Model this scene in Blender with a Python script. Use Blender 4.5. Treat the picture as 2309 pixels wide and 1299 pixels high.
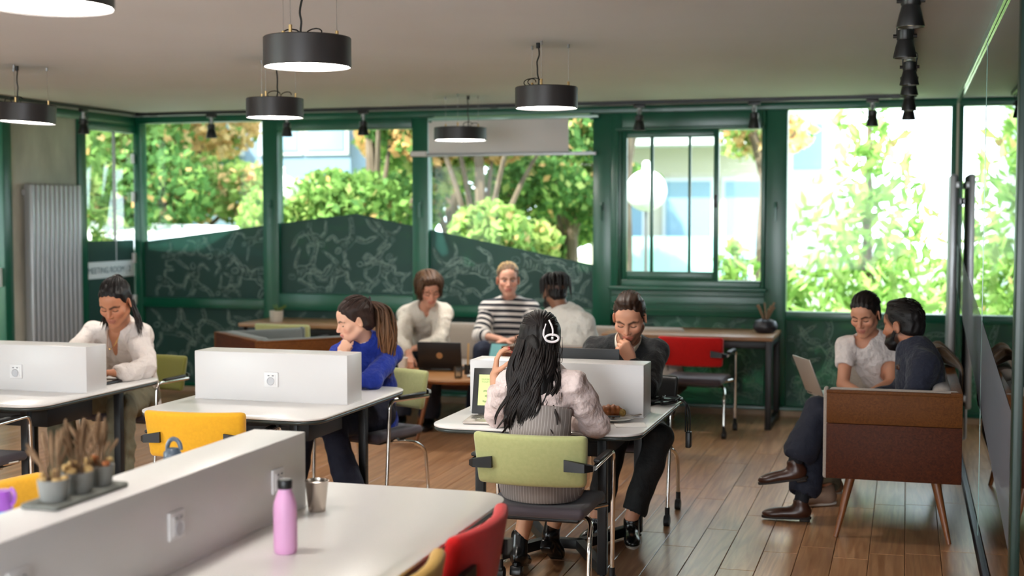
import bpy, math, random
import numpy as np
from mathutils import Vector, Matrix

for o in list(bpy.data.objects):
    bpy.data.objects.remove(o)
SC = bpy.context.scene
COL = SC.collection

# ---------------------------------------------------------------- camera
cam_d = bpy.data.cameras.new('camera')
cam_d.sensor_width = 36.0
cam_d.lens = 3000.0 / 2309.0 * 36.0
cam_d.clip_end = 300
cam_d.dof.use_dof = True
cam_d.dof.focus_distance = 6.15
cam_d.dof.aperture_fstop = 1.8
cam = bpy.data.objects.new('camera', cam_d)
cam.location = (0, 0, 1.775)
cam.rotation_euler = (math.radians(90 - 3.25), 0, math.radians(16.5))
COL.objects.link(cam)
SC.camera = cam

# ---------------------------------------------------------------- world, sun, fill lamps, exposure
SC.view_settings.view_transform = 'Standard'
SC.view_settings.look = 'None'
SC.view_settings.gamma = 1.0
SC.view_settings.use_curve_mapping = False
SC.view_settings.exposure = 0.26
SC.cycles.max_bounces = 7
SC.cycles.diffuse_bounces = 4
SC.cycles.adaptive_threshold = 0.02
SC.cycles.glossy_bounces = 3
SC.cycles.transmission_bounces = 4
SC.cycles.caustics_reflective = False
SC.cycles.caustics_refractive = False
W = bpy.data.worlds.new('sky')
SC.world = W
W.use_nodes = True
wn = W.node_tree.nodes
wn.clear()
w_out = wn.new('ShaderNodeOutputWorld')
w_bg = wn.new('ShaderNodeBackground')
w_sky = wn.new('ShaderNodeTexSky')
w_sky.sky_type = 'HOSEK_WILKIE'
w_sky.turbidity = 6.0
w_sky.ground_albedo = 0.4
w_sky.sun_direction = Vector((-0.35, -0.55, 0.76)).normalized()
w_mix = wn.new('ShaderNodeMix')
w_mix.data_type = 'RGBA'
w_mix.inputs[0].default_value = 0.7
w_mix.inputs[7].default_value = (0.86, 0.96, 1.1, 1)
W.node_tree.links.new(w_sky.outputs[0], w_mix.inputs[6])
W.node_tree.links.new(w_mix.outputs[2], w_bg.inputs[0])
W.node_tree.links.new(w_bg.outputs[0], w_out.inputs[0])
w_bg.inputs[1].default_value = 7.5


def lamp(name, kind, loc, energy, color=(1, 1, 1), target=None, size=None, **kw):
    d = bpy.data.lights.new(name, kind)
    d.energy = energy
    d.color = color
    if size:
        d.shape = 'RECTANGLE'
        d.size, d.size_y = size
    for k, v in kw.items():
        setattr(d, k, v)
    o = bpy.data.objects.new(name, d)
    o.location = loc
    if target is not None:
        o.rotation_euler = (Vector(target) - Vector(loc)).to_track_quat('-Z', 'Y').to_euler()
    COL.objects.link(o)
    return o


sun = lamp('sun', 'SUN', (-10, -20, 30), 12.0, (1.0, 0.94, 0.84), target=(-10 + 0.35 * 30, -20 + 0.62 * 30, 30 - 0.70 * 30), angle=math.radians(1.0))
# area lamps added as fill at unseen rear and left windows (window_8 and window_9)
lamp('fill_rear', 'AREA', (-1.7, -3.9, 1.6), 240, (0.95, 0.97, 1.0), target=(-1.9, 5, 2.1), size=(3.4, 1.9))
lamp('fill_left', 'AREA', (-7.6, 1.2, 1.65), 155, (0.93, 0.97, 1.0), target=(0, 2.2, 2.2), size=(3.4, 1.9))

# ---------------------------------------------------------------- helpers
PI = math.pi


def lin(r, g, b):
    def f(c):
        c /= 255.0
        return c / 12.92 if c <= 0.04045 else ((c + 0.055) / 1.055) ** 2.4
    return (f(r), f(g), f(b), 1.0)


MATS = {}


def mat(name, col=None, rough=0.5, metal=0.0, spec=0.5, var=None, bump=None, coat=0.0, sheen=0.0, emit=None, sss=0.0,
        attr=None, trans=0.0, stretch=None, objrand=0.0, alpha=1.0):
    """Principled material. var=(scale, amount, col2) mixes a noise; bump=(scale, strength, distance)."""
    m = bpy.data.materials.new(name)
    MATS[name] = m
    m.use_nodes = True
    nt = m.node_tree
    N, L = nt.nodes, nt.links
    b = N['Principled BSDF']
    b.inputs['Roughness'].default_value = rough
    b.inputs['Metallic'].default_value = metal
    b.inputs['Specular IOR Level'].default_value = spec
    b.inputs['Coat Weight'].default_value = coat
    b.inputs['Sheen Weight'].default_value = sheen
    b.inputs['Transmission Weight'].default_value = trans
    b.inputs['Alpha'].default_value = alpha
    if col is not None:
        b.inputs['Base Color'].default_value = col
    if sss:
        b.inputs['Subsurface Weight'].default_value = sss
        b.inputs['Subsurface Radius'].default_value = (0.012, 0.005, 0.003)
        b.inputs['Subsurface Scale'].default_value = 1.0
    if emit:
        b.inputs['Emission Color'].default_value = emit[0]
        b.inputs['Emission Strength'].default_value = emit[1]
    src = None
    if attr:
        a = N.new('ShaderNodeAttribute')
        a.attribute_name = attr
        src = a.outputs['Color']
    tc = N.new('ShaderNodeTexCoord')
    vec = tc.outputs['Object']
    if stretch:
        mp = N.new('ShaderNodeMapping')
        mp.inputs['Scale'].default_value = stretch
        L.new(vec, mp.inputs['Vector'])
        vec = mp.outputs[0]
    if var:
        n = N.new('ShaderNodeTexNoise')
        n.inputs['Scale'].default_value = var[0]
        n.inputs['Detail'].default_value = 5
        L.new(vec, n.inputs['Vector'])
        mr = N.new('ShaderNodeMapRange')
        mr.inputs[1].default_value = 0.3
        mr.inputs[2].default_value = 0.7
        mr.inputs[4].default_value = var[1]
        L.new(n.outputs['Fac'], mr.inputs[0])
        mx = N.new('ShaderNodeMix')
        mx.data_type = 'RGBA'
        L.new(mr.outputs[0], mx.inputs[0])
        if src is not None:
            L.new(src, mx.inputs[6])
        else:
            mx.inputs[6].default_value = col
        mx.inputs[7].default_value = var[2]
        src = mx.outputs[2]
    if objrand:
        oi = N.new('ShaderNodeObjectInfo')
        mr = N.new('ShaderNodeMapRange')
        mr.inputs[3].default_value = 1 - objrand
        mr.inputs[4].default_value = 1 + objrand
        L.new(oi.outputs['Random'], mr.inputs[0])
        hs = N.new('ShaderNodeHueSaturation')
        L.new(mr.outputs[0], hs.inputs['Value'])
        if src is not None:
            L.new(src, hs.inputs['Color'])
        else:
            hs.inputs['Color'].default_value = col
        src = hs.outputs[0]
    if src is not None:
        L.new(src, b.inputs['Base Color'])
    if bump:
        n = N.new('ShaderNodeTexNoise')
        n.inputs['Scale'].default_value = bump[0]
        n.inputs['Detail'].default_value = 3
        L.new(vec, n.inputs['Vector'])
        bp = N.new('ShaderNodeBump')
        bp.inputs['Strength'].default_value = bump[1]
        bp.inputs['Distance'].default_value = bump[2] if len(bump) > 2 else 0.002
        L.new(n.outputs['Fac'], bp.inputs['Height'])
        L.new(bp.outputs[0], b.inputs['Normal'])
    return m


def glass_mat(name, tint=(0.93, 0.97, 0.95, 1), ior=1.5, refl=1.0, rough=0.0):
    m = bpy.data.materials.new(name)
    MATS[name] = m
    m.use_nodes = True
    N, L = m.node_tree.nodes, m.node_tree.links
    N.clear()
    out = N.new('ShaderNodeOutputMaterial')
    tr = N.new('ShaderNodeBsdfTransparent')
    tr.inputs[0].default_value = tint
    gl = N.new('ShaderNodeBsdfGlossy')
    gl.inputs['Roughness'].default_value = rough
    fr = N.new('ShaderNodeFresnel')
    fr.inputs[0].default_value = ior
    mu = N.new('ShaderNodeMath')
    mu.operation = 'MULTIPLY'
    mu.use_clamp = True
    mu.inputs[1].default_value = refl
    mx = N.new('ShaderNodeMixShader')
    L.new(fr.outputs[0], mu.inputs[0])
    L.new(mu.outputs[0], mx.inputs[0])
    L.new(tr.outputs[0], mx.inputs[1])
    L.new(gl.outputs[0], mx.inputs[2])
    L.new(mx.outputs[0], out.inputs[0])
    return m


def wood_mat(name, c1, c2, rough=0.4, scale=(3.0, 60.0, 60.0), dist=3.0, objrand=0.0, spec=0.5, coat=0.0, knots=False):
    """grain stretched along the local axis with the smallest scale"""
    m = bpy.data.materials.new(name)
    MATS[name] = m
    m.use_nodes = True
    N, L = m.node_tree.nodes, m.node_tree.links
    b = N['Principled BSDF']
    b.inputs['Roughness'].default_value = rough
    b.inputs['Specular IOR Level'].default_value = spec
    b.inputs['Coat Weight'].default_value = coat
    b.inputs['Coat Roughness'].default_value = 0.25
    tc = N.new('ShaderNodeTexCoord')
    oi = N.new('ShaderNodeObjectInfo')
    sc = N.new('ShaderNodeVectorMath')
    sc.operation = 'SCALE'
    sc.inputs[0].default_value = (7.3, 11.1, 5.7)
    L.new(oi.outputs['Random'], sc.inputs['Scale'])
    ad = N.new('ShaderNodeVectorMath')
    ad.operation = 'ADD'
    L.new(tc.outputs['Object'], ad.inputs[0])
    L.new(sc.outputs[0], ad.inputs[1])
    mp = N.new('ShaderNodeMapping')
    mp.inputs['Scale'].default_value = scale
    L.new(ad.outputs[0], mp.inputs['Vector'])
    n = N.new('ShaderNodeTexNoise')
    n.inputs['Scale'].default_value = 1.0
    n.inputs['Detail'].default_value = 6
    n.inputs['Distortion'].default_value = dist
    L.new(mp.outputs[0], n.inputs['Vector'])
    rp = N.new('ShaderNodeValToRGB')
    rp.color_ramp.elements[0].position = 0.32
    rp.color_ramp.elements[0].color = c1
    rp.color_ramp.elements[1].position = 0.68
    rp.color_ramp.elements[1].color = c2
    L.new(n.outputs['Fac'], rp.inputs[0])
    src = rp.outputs[0]
    if knots:
        mp2 = N.new('ShaderNodeMapping')
        mp2.inputs['Scale'].default_value = tuple(s * 0.12 for s in scale)
        L.new(ad.outputs[0], mp2.inputs['Vector'])
        n2 = N.new('ShaderNodeTexNoise')
        n2.inputs['Scale'].default_value = 1.0
        n2.inputs['Detail'].default_value = 1
        L.new(mp2.outputs[0], n2.inputs['Vector'])
        ml = N.new('ShaderNodeMath')
        ml.operation = 'MULTIPLY'
        ml.inputs[1].default_value = 90
        L.new(n2.outputs['Fac'], ml.inputs[0])
        sn = N.new('ShaderNodeMath')
        sn.operation = 'SINE'
        L.new(ml.outputs[0], sn.inputs[0])
        mr = N.new('ShaderNodeMapRange')
        mr.inputs[1].default_value = 0.2
        mr.inputs[2].default_value = 1.0
        mr.inputs[4].default_value = 0.35
        L.new(sn.outputs[0], mr.inputs[0])
        mx = N.new('ShaderNodeMix')
        mx.data_type = 'RGBA'
        L.new(mr.outputs[0], mx.inputs[0])
        L.new(src, mx.inputs[6])
        mx.inputs[7].default_value = tuple(c * 0.62 for c in c1[:3]) + (1,)
        src = mx.outputs[2]
    if objrand:
        mr = N.new('ShaderNodeMapRange')
        mr.inputs[3].default_value = 1 - objrand
        mr.inputs[4].default_value = 1 + objrand
        L.new(oi.outputs['Random'], mr.inputs[0])
        hs = N.new('ShaderNodeHueSaturation')
        L.new(mr.outputs[0], hs.inputs['Value'])
        L.new(src, hs.inputs['Color'])
        src = hs.outputs[0]
    L.new(src, b.inputs['Base Color'])
    bp = N.new('ShaderNodeBump')
    bp.inputs['Strength'].default_value = 0.15
    bp.inputs['Distance'].default_value = 0.001
    L.new(n.outputs['Fac'], bp.inputs['Height'])
    L.new(bp.outputs[0], b.inputs['Normal'])
    return m


def rotz(a):
    c, s = math.cos(a), math.sin(a)
    return np.array([[c, -s, 0], [s, c, 0], [0, 0, 1.0]])


def rotx(a):
    c, s = math.cos(a), math.sin(a)
    return np.array([[1.0, 0, 0], [0, c, -s], [0, s, c]])


def roty(a):
    c, s = math.cos(a), math.sin(a)
    return np.array([[c, 0, s], [0, 1.0, 0], [-s, 0, c]])


def unit(v):
    v = np.asarray(v, float)
    return v / (np.linalg.norm(v) + 1e-12)


def rrect(w, h, r, n=5):
    pts = []
    for cx, cy, a0 in ((w / 2 - r, h / 2 - r, 0), (-w / 2 + r, h / 2 - r, PI / 2), (-w / 2 + r, -h / 2 + r, PI), (w / 2 - r, -h / 2 + r, 1.5 * PI)):
        for i in range(n + 1):
            a = a0 + PI / 2 * i / n
            pts.append((cx + r * math.cos(a), cy + r * math.sin(a)))
    return pts


def catmull(pts, sub=6):
    P = [np.asarray(p, float) for p in pts]
    if len(P) < 3:
        return np.array(P)
    P = [2 * P[0] - P[1]] + P + [2 * P[-1] - P[-2]]
    out = []
    for i in range(1, len(P) - 2):
        p0, p1, p2, p3 = P[i - 1], P[i], P[i + 1], P[i + 2]
        for k in range(sub):
            t = k / sub
            out.append(0.5 * ((2 * p1) + (-p0 + p2) * t + (2 * p0 - 5 * p1 + 4 * p2 - p3) * t * t + (-p0 + 3 * p1 - 3 * p2 + p3) * t ** 3))
    out.append(P[-2])
    return np.array(out)


def fillet(pts, r, n=5):
    """round the inner corners of a polyline"""
    P = [np.asarray(p, float) for p in pts]
    out = [P[0]]
    for i in range(1, len(P) - 1):
        a, b, c = P[i - 1], P[i], P[i + 1]
        u, v = unit(a - b), unit(c - b)
        rr = min(r, 0.49 * np.linalg.norm(a - b), 0.49 * np.linalg.norm(c - b))
        p, q = b + u * rr, b + v * rr
        for k in range(n + 1):
            t = k / n
            out.append((1 - t) ** 2 * p + 2 * t * (1 - t) * b + t * t * q)
    out.append(P[-1])
    return np.array(out)


class MB:
    def __init__(self):
        self.v, self.f, self.n = [], [], 0

    def add(self, v, f):
        v = np.asarray(v, float).reshape(-1, 3)
        self.v.append(v)
        k = self.n
        self.f.extend([tuple(i + k for i in q) for q in f])
        self.n += len(v)
        return self

    def box(self, c, s, R=None, taper=1.0):
        hx, hy, hz = s[0] / 2, s[1] / 2, s[2] / 2
        v = np.array([(x * hx * (taper if z < 0 else 1), y * hy * (taper if z < 0 else 1), z * hz) for z in (-1, 1) for y in (-1, 1) for x in (-1, 1)])
        if R is not None:
            v = v @ np.asarray(R).T
        v = v + np.asarray(c, float)
        return self.add(v, [(0, 2, 3, 1), (4, 5, 7, 6), (0, 1, 5, 4), (2, 6, 7, 3), (0, 4, 6, 2), (1, 3, 7, 5)])

    def span(self, lo, hi):
        lo, hi = np.asarray(lo, float), np.asarray(hi, float)
        return self.box((lo + hi) / 2, hi - lo)

    def rbox(self, c, s, r, seg=2, mid=0, R=None, fn=None):
        h = np.asarray(s, float) / 2
        r = min(r, h.min() * 0.999)

        def ax(hh):
            a = [-hh + r * (1 - math.cos(PI / 2 * k / seg)) for k in range(seg + 1)]
            m = [-(hh - r) + 2 * (hh - r) * (k + 1) / (mid + 1) for k in range(mid)]
            return a + m + [-x for x in reversed(a)]
        A = [ax(x) for x in h]
        idx, V, F = {}, [], []

        def vid(p):
            key = tuple(np.round(p, 6))
            if key not in idx:
                idx[key] = len(V)
                V.append(p)
            return idx[key]
        for d in range(3):
            e, g = (d + 1) % 3, (d + 2) % 3
            for sg in (-1, 1):
                for i in range(len(A[e]) - 1):
                    for j in range(len(A[g]) - 1):
                        q = []
                        for a, b in ((0, 0), (1, 0), (1, 1), (0, 1)):
                            p = [0, 0, 0]
                            p[d] = sg * h[d]
                            p[e] = A[e][i + a]
                            p[g] = A[g][j + b]
                            q.append(vid(tuple(p)))
                        F.append(tuple(q) if sg > 0 else tuple(reversed(q)))
        V = np.array(V)
        q = np.clip(V, -(h - r), h - r)
        dd = V - q
        ln = np.linalg.norm(dd, axis=1, keepdims=True)
        V = q + dd / np.maximum(ln, 1e-9) * r
        if fn:
            V = fn(V)
        if R is not None:
            V = V @ np.asarray(R).T
        return self.add(V + np.asarray(c, float), F)

    def tube(self, pts, r, n=8, flat=None, caps=True, closed=False):
        P = np.asarray(pts, float)
        m = len(P)
        rr = np.full(m, r) if np.isscalar(r) else np.asarray(r, float)
        T = np.gradient(P, axis=0)
        T /= np.maximum(np.linalg.norm(T, axis=1, keepdims=True), 1e-9)
        ref = np.array([0, 0, 1.0]) if abs(T[0][2]) < 0.9 else np.array([1.0, 0, 0])
        nrm = unit(np.cross(T[0], ref))
        V = []
        for i in range(m):
            nrm = unit(nrm - T[i] * np.dot(nrm, T[i]))
            bi = np.cross(T[i], nrm)
            for k in range(n):
                a = 2 * PI * k / n
                V.append(P[i] + rr[i] * (math.cos(a) * nrm + math.sin(a) * bi * (flat or 1)))
        F = [(i * n + k, i * n + (k + 1) % n, (i + 1) * n + (k + 1) % n, (i + 1) * n + k) for i in range(m - 1) for k in range(n)]
        if closed:
            F += [((m - 1) * n + k, (m - 1) * n + (k + 1) % n, (k + 1) % n, k) for k in range(n)]
        elif caps:
            F.append(tuple(reversed(range(n))))
            F.append(tuple((m - 1) * n + k for k in range(n)))
        return self.add(V, F)

    def cyl(self, a, b, r, n=16, r2=None):
        return self.tube([a, b], [r, r if r2 is None else r2], n)

    def lathe(self, prof, n=24, c=(0, 0, 0), R=None):
        V, F = [], []
        for (r, z) in prof:
            for k in range(n):
                a = 2 * PI * k / n
                V.append((r * math.cos(a), r * math.sin(a), z))
        m = len(prof)
        for i in range(m - 1):
            for k in range(n):
                F.append((i * n + k, i * n + (k + 1) % n, (i + 1) * n + (k + 1) % n, (i + 1) * n + k))
        if prof[0][0] > 1e-6:
            F.append(tuple(reversed(range(n))))
        if prof[-1][0] > 1e-6:
            F.append(tuple((m - 1) * n + k for k in range(n)))
        V = np.array(V)
        if R is not None:
            V = V @ np.asarray(R).T
        return self.add(V + np.asarray(c, float), F)

    def prism(self, poly, z0, z1, R=None, c=(0, 0, 0)):
        n = len(poly)
        V = np.array([(x, y, z0) for x, y in poly] + [(x, y, z1) for x, y in poly], float)
        if R is not None:
            V = V @ np.asarray(R).T
        F = [tuple(reversed(range(n))), tuple(range(n, 2 * n))] + [(i, (i + 1) % n, n + (i + 1) % n, n + i) for i in range(n)]
        return self.add(V + np.asarray(c, float), F)

    def slab(self, w, d, r, z0, z1, e=0.003, c=(0, 0, 0), n=8):
        """rounded-corner slab with eased edges"""
        rings = [(e, z0), (0, z0 + e), (0, z1 - e), (e, z1)]
        V, F = [], []
        for ins, z in rings:
            V += [(x, y, z) for x, y in rrect(w - 2 * ins, d - 2 * ins, max(r - ins, 0.001), n)]
        k = 4 * (n + 1)
        for i in range(3):
            for j in range(k):
                F.append((i * k + j, i * k + (j + 1) % k, (i + 1) * k + (j + 1) % k, (i + 1) * k + j))
        F.append(tuple(reversed(range(k))))
        F.append(tuple(range(3 * k, 4 * k)))
        return self.add(np.array(V) + np.asarray(c, float), F)

    def mesh(self, name, material=None, smooth=True, angle=40):
        me = bpy.data.meshes.new(name)
        V = np.concatenate(self.v) if self.v else np.zeros((0, 3))
        me.from_pydata(V.tolist(), [], self.f)
        if material:
            me.materials.append(MATS[material] if isinstance(material, str) else material)
        if smooth:
            me.shade_smooth()
            try:
                me.set_sharp_from_angle(angle=math.radians(angle))
            except Exception:
                pass
        me.update()
        return me

    def build(self, name, material=None, parent=None, smooth=True, angle=40, **kw):
        return link(name, self.mesh(name, material, smooth, angle), parent, **kw)


def link(name, data, parent=None, loc=None, rz=None, rot=None, label=None, cat=None, group=None, kind=None):
    o = bpy.data.objects.new(name, data)
    COL.objects.link(o)
    if parent is not None:
        o.parent = parent
    if loc is not None:
        o.location = loc
    if rz is not None:
        o.rotation_euler = (0, 0, rz)
    if rot is not None:
        o.rotation_euler = rot
    if label:
        o['label'] = label
    if cat:
        o['category'] = cat
    if group:
        o['group'] = group
    if kind:
        o['kind'] = kind
    return o


def thing(name, loc=(0, 0, 0), rz=0.0, label=None, cat=None, group=None, kind=None, parent=None):
    o = link(name, None, parent, loc=loc, rz=rz, label=label, cat=cat, group=group, kind=kind)
    o.empty_display_size = 0.1
    return o


def copy_tree(o, parent=None):
    c = o.copy()
    COL.objects.link(c)
    c.parent = parent
    for ch in list(o.children):
        copy_tree(ch, c)
    return c


def text_mesh(name, body, size, mat_name, parent, loc, rot, extrude=0.0004, align='LEFT'):
    cu = bpy.data.curves.new(name, 'FONT')
    cu.body = body
    cu.size = size
    cu.align_x = align
    cu.extrude = extrude
    cu.resolution_u = 3
    tmp = bpy.data.objects.new(name, cu)
    COL.objects.link(tmp)
    dg = bpy.context.evaluated_depsgraph_get()
    me = bpy.data.meshes.new_from_object(tmp.evaluated_get(dg))
    bpy.data.objects.remove(tmp)
    me.materials.clear()
    me.materials.append(MATS[mat_name])
    return link(name, me, parent, loc=loc, rot=rot)


# ---------------------------------------------------------------- materials
mat('ceiling_paint', lin(218, 219, 225), 0.75, var=(1.2, 0.5, lin(209, 209, 214)), bump=(9, 0.05, 0.01))
mat('white_wall', lin(205, 202, 196), 0.7)
mat('green_paint', lin(14, 88, 64), 0.3, var=(6, 0.4, lin(11, 76, 56)), spec=0.6)
mat('concrete', lin(198, 198, 184), 0.85, var=(3.5, 0.9, lin(156, 154, 142)), bump=(30, 0.3, 0.004), stretch=(1, 1, 0.5))
mat('beige_plaster', lin(196, 186, 172), 0.8, var=(8, 0.5, lin(176, 166, 152)))
mat('beige_base', lin(186, 160, 132), 0.6)
mat('radiator_metal', lin(168, 170, 172), 0.35, metal=0.45)
mat('radiator_dark', lin(70, 74, 84), 0.4, metal=0.3)
glass_mat('window_glass', (0.95, 0.985, 0.965, 1), 1.45, 0.18)
glass_mat('partition_glass', (0.32, 0.40, 0.37, 1), 1.6, 1.35)
glass_mat('clear_glass', (0.93, 0.95, 0.95, 1), 1.5, 1.5)
mat('glass_edge', lin(150, 190, 178), 0.15, spec=0.8)
mat('chrome', lin(225, 222, 215), 0.1, metal=1.0)
mat('steel_cup', lin(190, 180, 170), 0.24, metal=1.0, bump=(40, 0.12, 0.002))
mat('brass_bit', lin(190, 160, 110), 0.3, metal=1.0)
mat('black_metal', lin(28, 29, 31), 0.45, metal=0.2)
mat('lamp_black', lin(48, 45, 45), 0.45, bump=(250, 0.04))
mat('black_plastic', lin(22, 22, 23), 0.42)
mat('dark_rubber', lin(16, 16, 17), 0.6)
mat('white_laminate', lin(236, 233, 231), 0.28, spec=0.45, bump=(3, 0.01))
mat('table_edge', lin(52, 60, 58), 0.35)
mat('divider_white', lin(216, 213, 212), 0.34, spec=0.4)
mat('outlet_white', lin(228, 226, 226), 0.35)
mat('outlet_grey', lin(190, 190, 194), 0.4)
mat('fabric_yellow', lin(240, 178, 30), 0.9, sheen=0.2, bump=(420, 0.25), var=(60, 0.5, lin(224, 160, 22)))
mat('fabric_mustard', lin(206, 158, 36), 0.9, sheen=0.2, bump=(420, 0.25))
mat('fabric_red', lin(216, 12, 10), 0.9, sheen=0.15, bump=(420, 0.25), var=(50, 0.5, lin(196, 8, 8)))
mat('fabric_green', lin(182, 184, 126), 0.9, sheen=0.25, bump=(420, 0.25), var=(60, 0.6, lin(168, 172, 114)))
mat('fabric_olive', lin(112, 112, 44), 0.9, sheen=0.2, bump=(420, 0.25))
mat('fabric_seat', lin(78, 70, 78), 0.85, sheen=0.2, bump=(420, 0.2))
mat('fabric_sofa', lin(176, 162, 150), 0.95, sheen=0.3, bump=(320, 0.5, 0.003), var=(180, 0.8, lin(150, 138, 128)))
mat('fabric_sofa_grey', lin(112, 118, 116), 0.95, sheen=0.2, bump=(320, 0.4, 0.003), var=(180, 0.6, lin(96, 102, 102)))
mat('blanket', lin(120, 92, 62), 0.95, sheen=0.4, bump=(120, 0.5, 0.004), var=(40, 0.7, lin(92, 68, 44)))
wood_mat('wood_walnut', lin(62, 26, 12), lin(88, 42, 19), 0.6, (4.0, 40.0, 46.0), 2.0, spec=0.22)
wood_mat('wood_walnut_light', lin(92, 52, 18), lin(114, 66, 25), 0.6, (4.0, 40.0, 46.0), 2.0, spec=0.22)
wood_mat('wood_leg', lin(108, 62, 30), lin(140, 84, 44), 0.4, (40, 40, 3), 1.0)
wood_mat('wood_desk', lin(140, 100, 66), lin(168, 126, 88), 0.4, (3, 40, 40), 1.5)
wood_mat('wood_coffee', lin(160, 108, 62), lin(186, 132, 80), 0.4, (3, 40, 40), 1.5)
wood_mat('floor_oak', lin(172, 122, 84), lin(208, 160, 118), 0.29, (26.0, 1.6, 26.0), 1.2, objrand=0.1, spec=0.5, coat=0.35, knots=True)
mat('floor_base', lin(46, 32, 22), 0.8)
mat('film', lin(42, 76, 70), 0.6)
mat('chalk', lin(176, 200, 192), 0.9)
mat('sign_white', lin(226, 234, 236), 0.5)
mat('sign_text', lin(70, 110, 120), 0.6)
mat('screen_white', lin(220, 214, 210), 0.6)
mat('paper', lin(235, 232, 228), 0.8)
mat('porcelain', lin(240, 238, 232), 0.2, spec=0.6)
mat('pot_grey', lin(136, 136, 132), 0.8, var=(20, 0.4, lin(122, 122, 118)), bump=(80, 0.2))
mat('tray_grey', lin(112, 114, 108), 0.8, bump=(60, 0.2))
mat('dry_stem', lin(140, 112, 84), 0.95, var=(30, 0.8, lin(112, 86, 62)))
mat('dry_flower', lin(206, 176, 118), 0.95, var=(60, 0.8, lin(170, 130, 80)))
mat('dry_orange', lin(176, 104, 60), 0.95)
mat('soil', lin(60, 44, 30), 0.95)
mat('plant_green', lin(96, 116, 52), 0.7)
mat('vase_dark', lin(42, 40, 46), 0.4, bump=(40, 0.4, 0.004))
mat('bottle_pink', lin(222, 166, 208), 0.42, spec=0.4, bump=(200, 0.03))
mat('bottle_purple', lin(150, 80, 180), 0.35)
mat('bottle_blue', lin(40, 170, 225), 0.3)
mat('slate_plastic', lin(72, 84, 98), 0.35)
mat('laptop_dark', lin(22, 22, 24), 0.35)
mat('laptop_charcoal', lin(42, 44, 46), 0.5)
mat('laptop_silver', lin(190, 180, 172), 0.35, metal=0.6)
mat('laptop_taupe', lin(176, 164, 152), 0.4, metal=0.3)
mat('key_white', lin(225, 220, 210), 0.5)
mat('key_dark', lin(110, 104, 98), 0.5)
mat('screen_lime', lin(190, 205, 135), 0.4, emit=(lin(196, 212, 140), 0.5))
mat('screen_green', lin(70, 190, 130), 0.4, emit=(lin(80, 190, 130), 0.45))
mat('screen_olive', lin(140, 156, 94), 0.4, emit=(lin(150, 168, 100), 0.35))
mat('screen_teal', lin(110, 160, 160), 0.3, emit=(lin(110, 165, 165), 0.3))
mat('screen_blue', lin(40, 110, 170), 0.3, emit=(lin(40, 110, 170), 0.3))
mat('bronze', lin(176, 138, 98), 0.4, metal=0.3)
mat('pastry', lin(176, 104, 44), 0.55, var=(40, 0.9, lin(120, 58, 20)), bump=(60, 0.5, 0.004))
mat('filling', lin(176, 136, 66), 0.7, var=(90, 0.9, lin(110, 92, 34)), bump=(90, 0.6, 0.004))
mat('pencil_wood', lin(206, 164, 108), 0.6)
mat('cable_black', lin(14, 14, 15), 0.5)
mat('wire_steel', lin(150, 150, 150), 0.3, metal=0.8)
mat('diffuser', lin(255, 246, 230), 0.5, emit=((1.0, 0.95, 0.87, 1), 56.0))
mat('spot_bulb', lin(255, 220, 150), 0.5, emit=((1.0, 0.78, 0.42, 1), 1.6))
mat('globe_white', lin(246, 246, 246), 0.4)
mat('facade_blue', lin(118, 140, 164), 0.8)
mat('facade_cream', lin(178, 172, 158), 0.85)
mat('facade_grey', lin(190, 194, 198), 0.85)
mat('facade_pane', lin(122, 150, 172), 0.15, spec=0.8)
mat('balcony_teal', lin(150, 196, 196), 0.4)
mat('garden_wall', lin(52, 62, 54), 0.9, var=(3, 0.6, lin(34, 44, 36)))
mat('lawn', lin(176, 186, 150), 0.95, var=(0.8, 0.8, lin(150, 168, 116)))
mat('bark', lin(120, 104, 88), 0.95, var=(12, 0.8, lin(78, 66, 54)), bump=(20, 0.6, 0.01), stretch=(1, 1, 0.3))
mat('awning', lin(244, 246, 248), 0.6)
mat('dark_green', lin(8, 44, 34), 0.35)
mat('clip_white', lin(236, 228, 230), 0.25)


def film_setup():
    m = MATS['film']
    N, L = m.node_tree.nodes, m.node_tree.links
    b = N['Principled BSDF']
    out = N['Material Output']
    tr = N.new('ShaderNodeBsdfTransparent')
    tr.inputs[0].default_value = lin(150, 200, 185)
    mx = N.new('ShaderNodeMixShader')
    mx.inputs[0].default_value = 0.22
    L.new(b.outputs[0], mx.inputs[1])
    L.new(tr.outputs[0], mx.inputs[2])
    L.new(mx.outputs[0], out.inputs[0])
    m = MATS['chalk']
    N, L = m.node_tree.nodes, m.node_tree.links
    b = N['Principled BSDF']
    out = N['Material Output']
    tr = N.new('ShaderNodeBsdfTransparent')
    mx = N.new('ShaderNodeMixShader')
    mx.inputs[0].default_value = 0.56
    L.new(b.outputs[0], mx.inputs[1])
    L.new(tr.outputs[0], mx.inputs[2])
    L.new(mx.outputs[0], out.inputs[0])


film_setup()
mat('chalk_soft', lin(150, 178, 168), 0.9)
mat('frosted', lin(120, 124, 134), 0.7)
for nm_, f_ in (('chalk_soft', 0.93), ('frosted', 0.45)):
    m_ = MATS[nm_]
    tr_ = m_.node_tree.nodes.new('ShaderNodeBsdfTransparent')
    mx_ = m_.node_tree.nodes.new('ShaderNodeMixShader')
    mx_.inputs[0].default_value = f_
    m_.node_tree.links.new(m_.node_tree.nodes['Principled BSDF'].outputs[0], mx_.inputs[1])
    m_.node_tree.links.new(tr_.outputs[0], mx_.inputs[2])
    m_.node_tree.links.new(mx_.outputs[0], m_.node_tree.nodes['Material Output'].inputs[0])


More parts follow.
